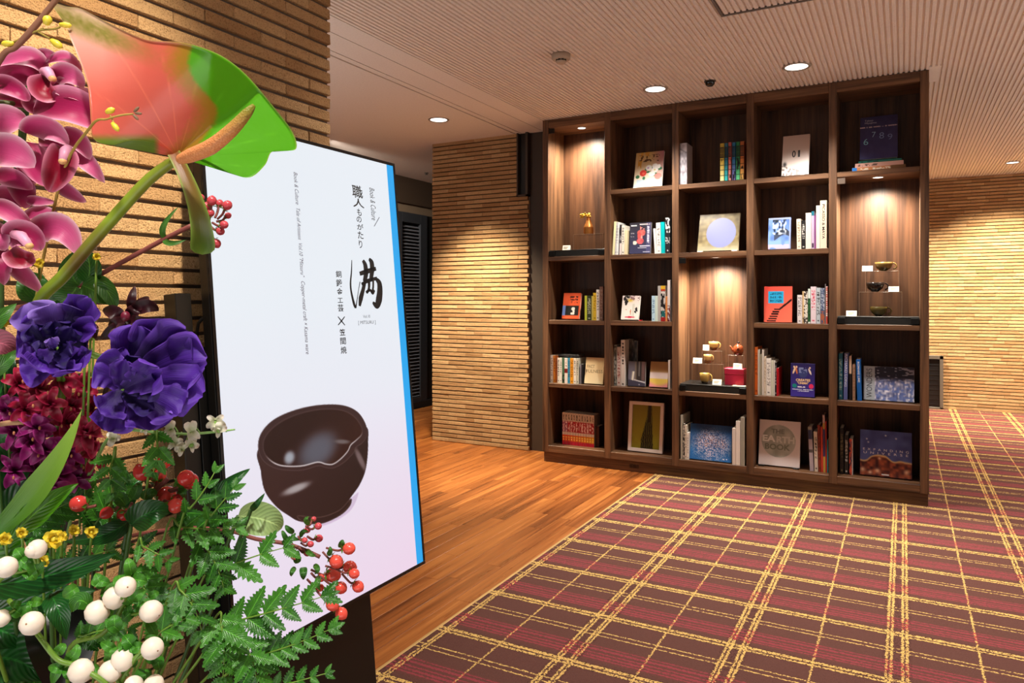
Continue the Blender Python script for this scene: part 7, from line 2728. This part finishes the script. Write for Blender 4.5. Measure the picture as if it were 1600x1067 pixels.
def bud(px, py, L, w, ang, d, parent, mat=YB):
    q = P(px, py, d)
    dv = P(px + 10 * math.cos(ang), py + 10 * math.sin(ang), d) - q
    M = Matrix.Translation(q) @ orient(dv)
    k = d / FPX
    b = MB().lathe([(0, -L * k * 0.5), (w * k * 0.3, -L * k * 0.42), (w * k * 0.5, 0), (w * k * 0.42, L * k * 0.3), (w * k * 0.15, L * k * 0.48), (0, L * k * 0.5)], 12, M=M).build('bud', mat, parent, True)
    return b


yt = thing('budded_twig', 'brown twig with small yellow buds above the orchids', 'twig', tuple(MOUTH))
D_ = 0.58
stem([P(92, -6, D_), P(70, 22, D_), P(47, 50, D_), P(24, 74, D_), P(0, 94, D_), P(-40, 200, D_ + 0.02), P(-60, 600, 0.62), P(0, 900, 0.64), root_path(P(100, 900, 0.62), False)[1]], [0.0022, 0.0022, 0.0026, 0.0022, 0.0022, 0.0024, 0.0026, 0.0026, 0.0026], TWIG, yt)
stem([P(40, 56, D_), P(60, 48, D_), P(86, 45, D_), P(94, 42, D_)], 0.0009, plain(150, 130, 50, 0.6), yt, 'stalk', 6)
stem([P(60, 50, D_), P(70, 56, D_), P(78, 60, D_)], 0.0008, plain(150, 130, 50, 0.6), yt, 'stalk', 6)
stem([P(44, 55, D_), P(30, 62, D_), P(18, 67, D_)], 0.0009, plain(150, 130, 50, 0.6), yt, 'stalk', 6)
stem([P(60, 48, D_), P(68, 44, D_)], 0.0008, plain(150, 130, 50, 0.6), yt, 'stalk', 6)
for (x, y, L, w, a) in ((74, 32, 16, 14, -1.3), (102, 39, 20, 9, 0.1), (88, 68, 22, 12, 0.6), (12, 68, 20, 10, 3.1)):
    bud(x, y, L, w, a, D_ - 0.002, yt)
yt2 = thing('budded_twig', 'thin yellow stalk with buds in front of the anthurium', 'twig', tuple(MOUTH))
D_ = 0.53
stem([P(208, 178, D_), P(190, 180, D_), P(168, 186, D_), P(140, 200, D_ + 0.01), P(90, 300, 0.59), P(40, 600, 0.635), P(50, 900, 0.645), root_path(P(100, 900, 0.62), False)[1]], [0.0007, 0.0008, 0.0008, 0.001, 0.0012, 0.0012, 0.0012, 0.0012], plain(170, 140, 60, 0.6), yt2)
bud(172, 173, 16, 10, -0.4, D_, yt2)
bud(180, 198, 18, 9, 0.9, D_, yt2)
for (x, y, a) in ((213, 171, -0.8), (216, 177, 0.1), (212, 183, 0.8)):
    bud(x, y, 12, 5, a, D_, yt2, plain(130, 100, 72, 0.7))
stem([P(172, 180, D_), P(176, 188, D_), P(178, 192, D_)], 0.0006, plain(170, 140, 60, 0.6), yt2, 'stalk', 6)
for (lab, d, ctrs) in (('small yellow blossoms above the first white berries', 0.485, [(84, 842, 17), (66, 876, 12), (96, 838, 10)]), ('tiny yellow blossoms on the dark leaf', 0.52, [(116, 828, 10), (143, 831, 11)]), ('yellow blossom stub beside the lime blades', 0.49, [(8, 842, 12), (34, 832, 10)]), ('yellow blossom by the orchid tip', 0.60, [(61, 411, 9), (151, 401, 7)]), ('yellow blossoms next to the pale lisianthus', 0.56, [(2, 500, 14), (134, 508, 12), (142, 512, 10)])):
    t = thing('yellow_blossom', lab, 'flower', tuple(MOUTH))
    main = None
    for (cx, cy, sz) in ctrs:
        root = None
        for k in range(5):
            a = k * 2 * PI / 5 + cx
            o = px_sheet((cx, cy), (cx + sz * 0.5 * math.cos(a), cy + sz * 0.5 * math.sin(a)), (cx + sz * math.cos(a), cy + sz * 0.8 * math.sin(a)), sz * 0.9, d, YP, 'blossom' if root is None else 'petal', t if root is None else root, dd=(0.003, -0.003, 0.0), cup=0.5, ruf=0.2, nu=7, nv=4, seed=k)
            root = root or o
        MB().ball(P(cx, cy, d - 0.001), sz * d / FPX * 0.3, None, None, 8, 6).build('centre', YB, root, True)
        q = P(cx, cy, d + 0.004)
        stem([q] + root_path(q), 0.0009, GSTEM, t)

# pieces above were laid out in room coordinates: hang them on their things without moving them
for o in list(COL.objects):
    r = o.parent
    if r is not None and r.parent is None and r.type == 'EMPTY' and (r.location - MOUTH).length < 1e-6 and o.type == 'MESH':
        if o.name.startswith('leaflet'):
            mw = o.matrix_basis.copy()
            o.matrix_basis = Matrix.Translation(-MOUTH) @ mw
        else:
            o.location = o.location - MOUTH
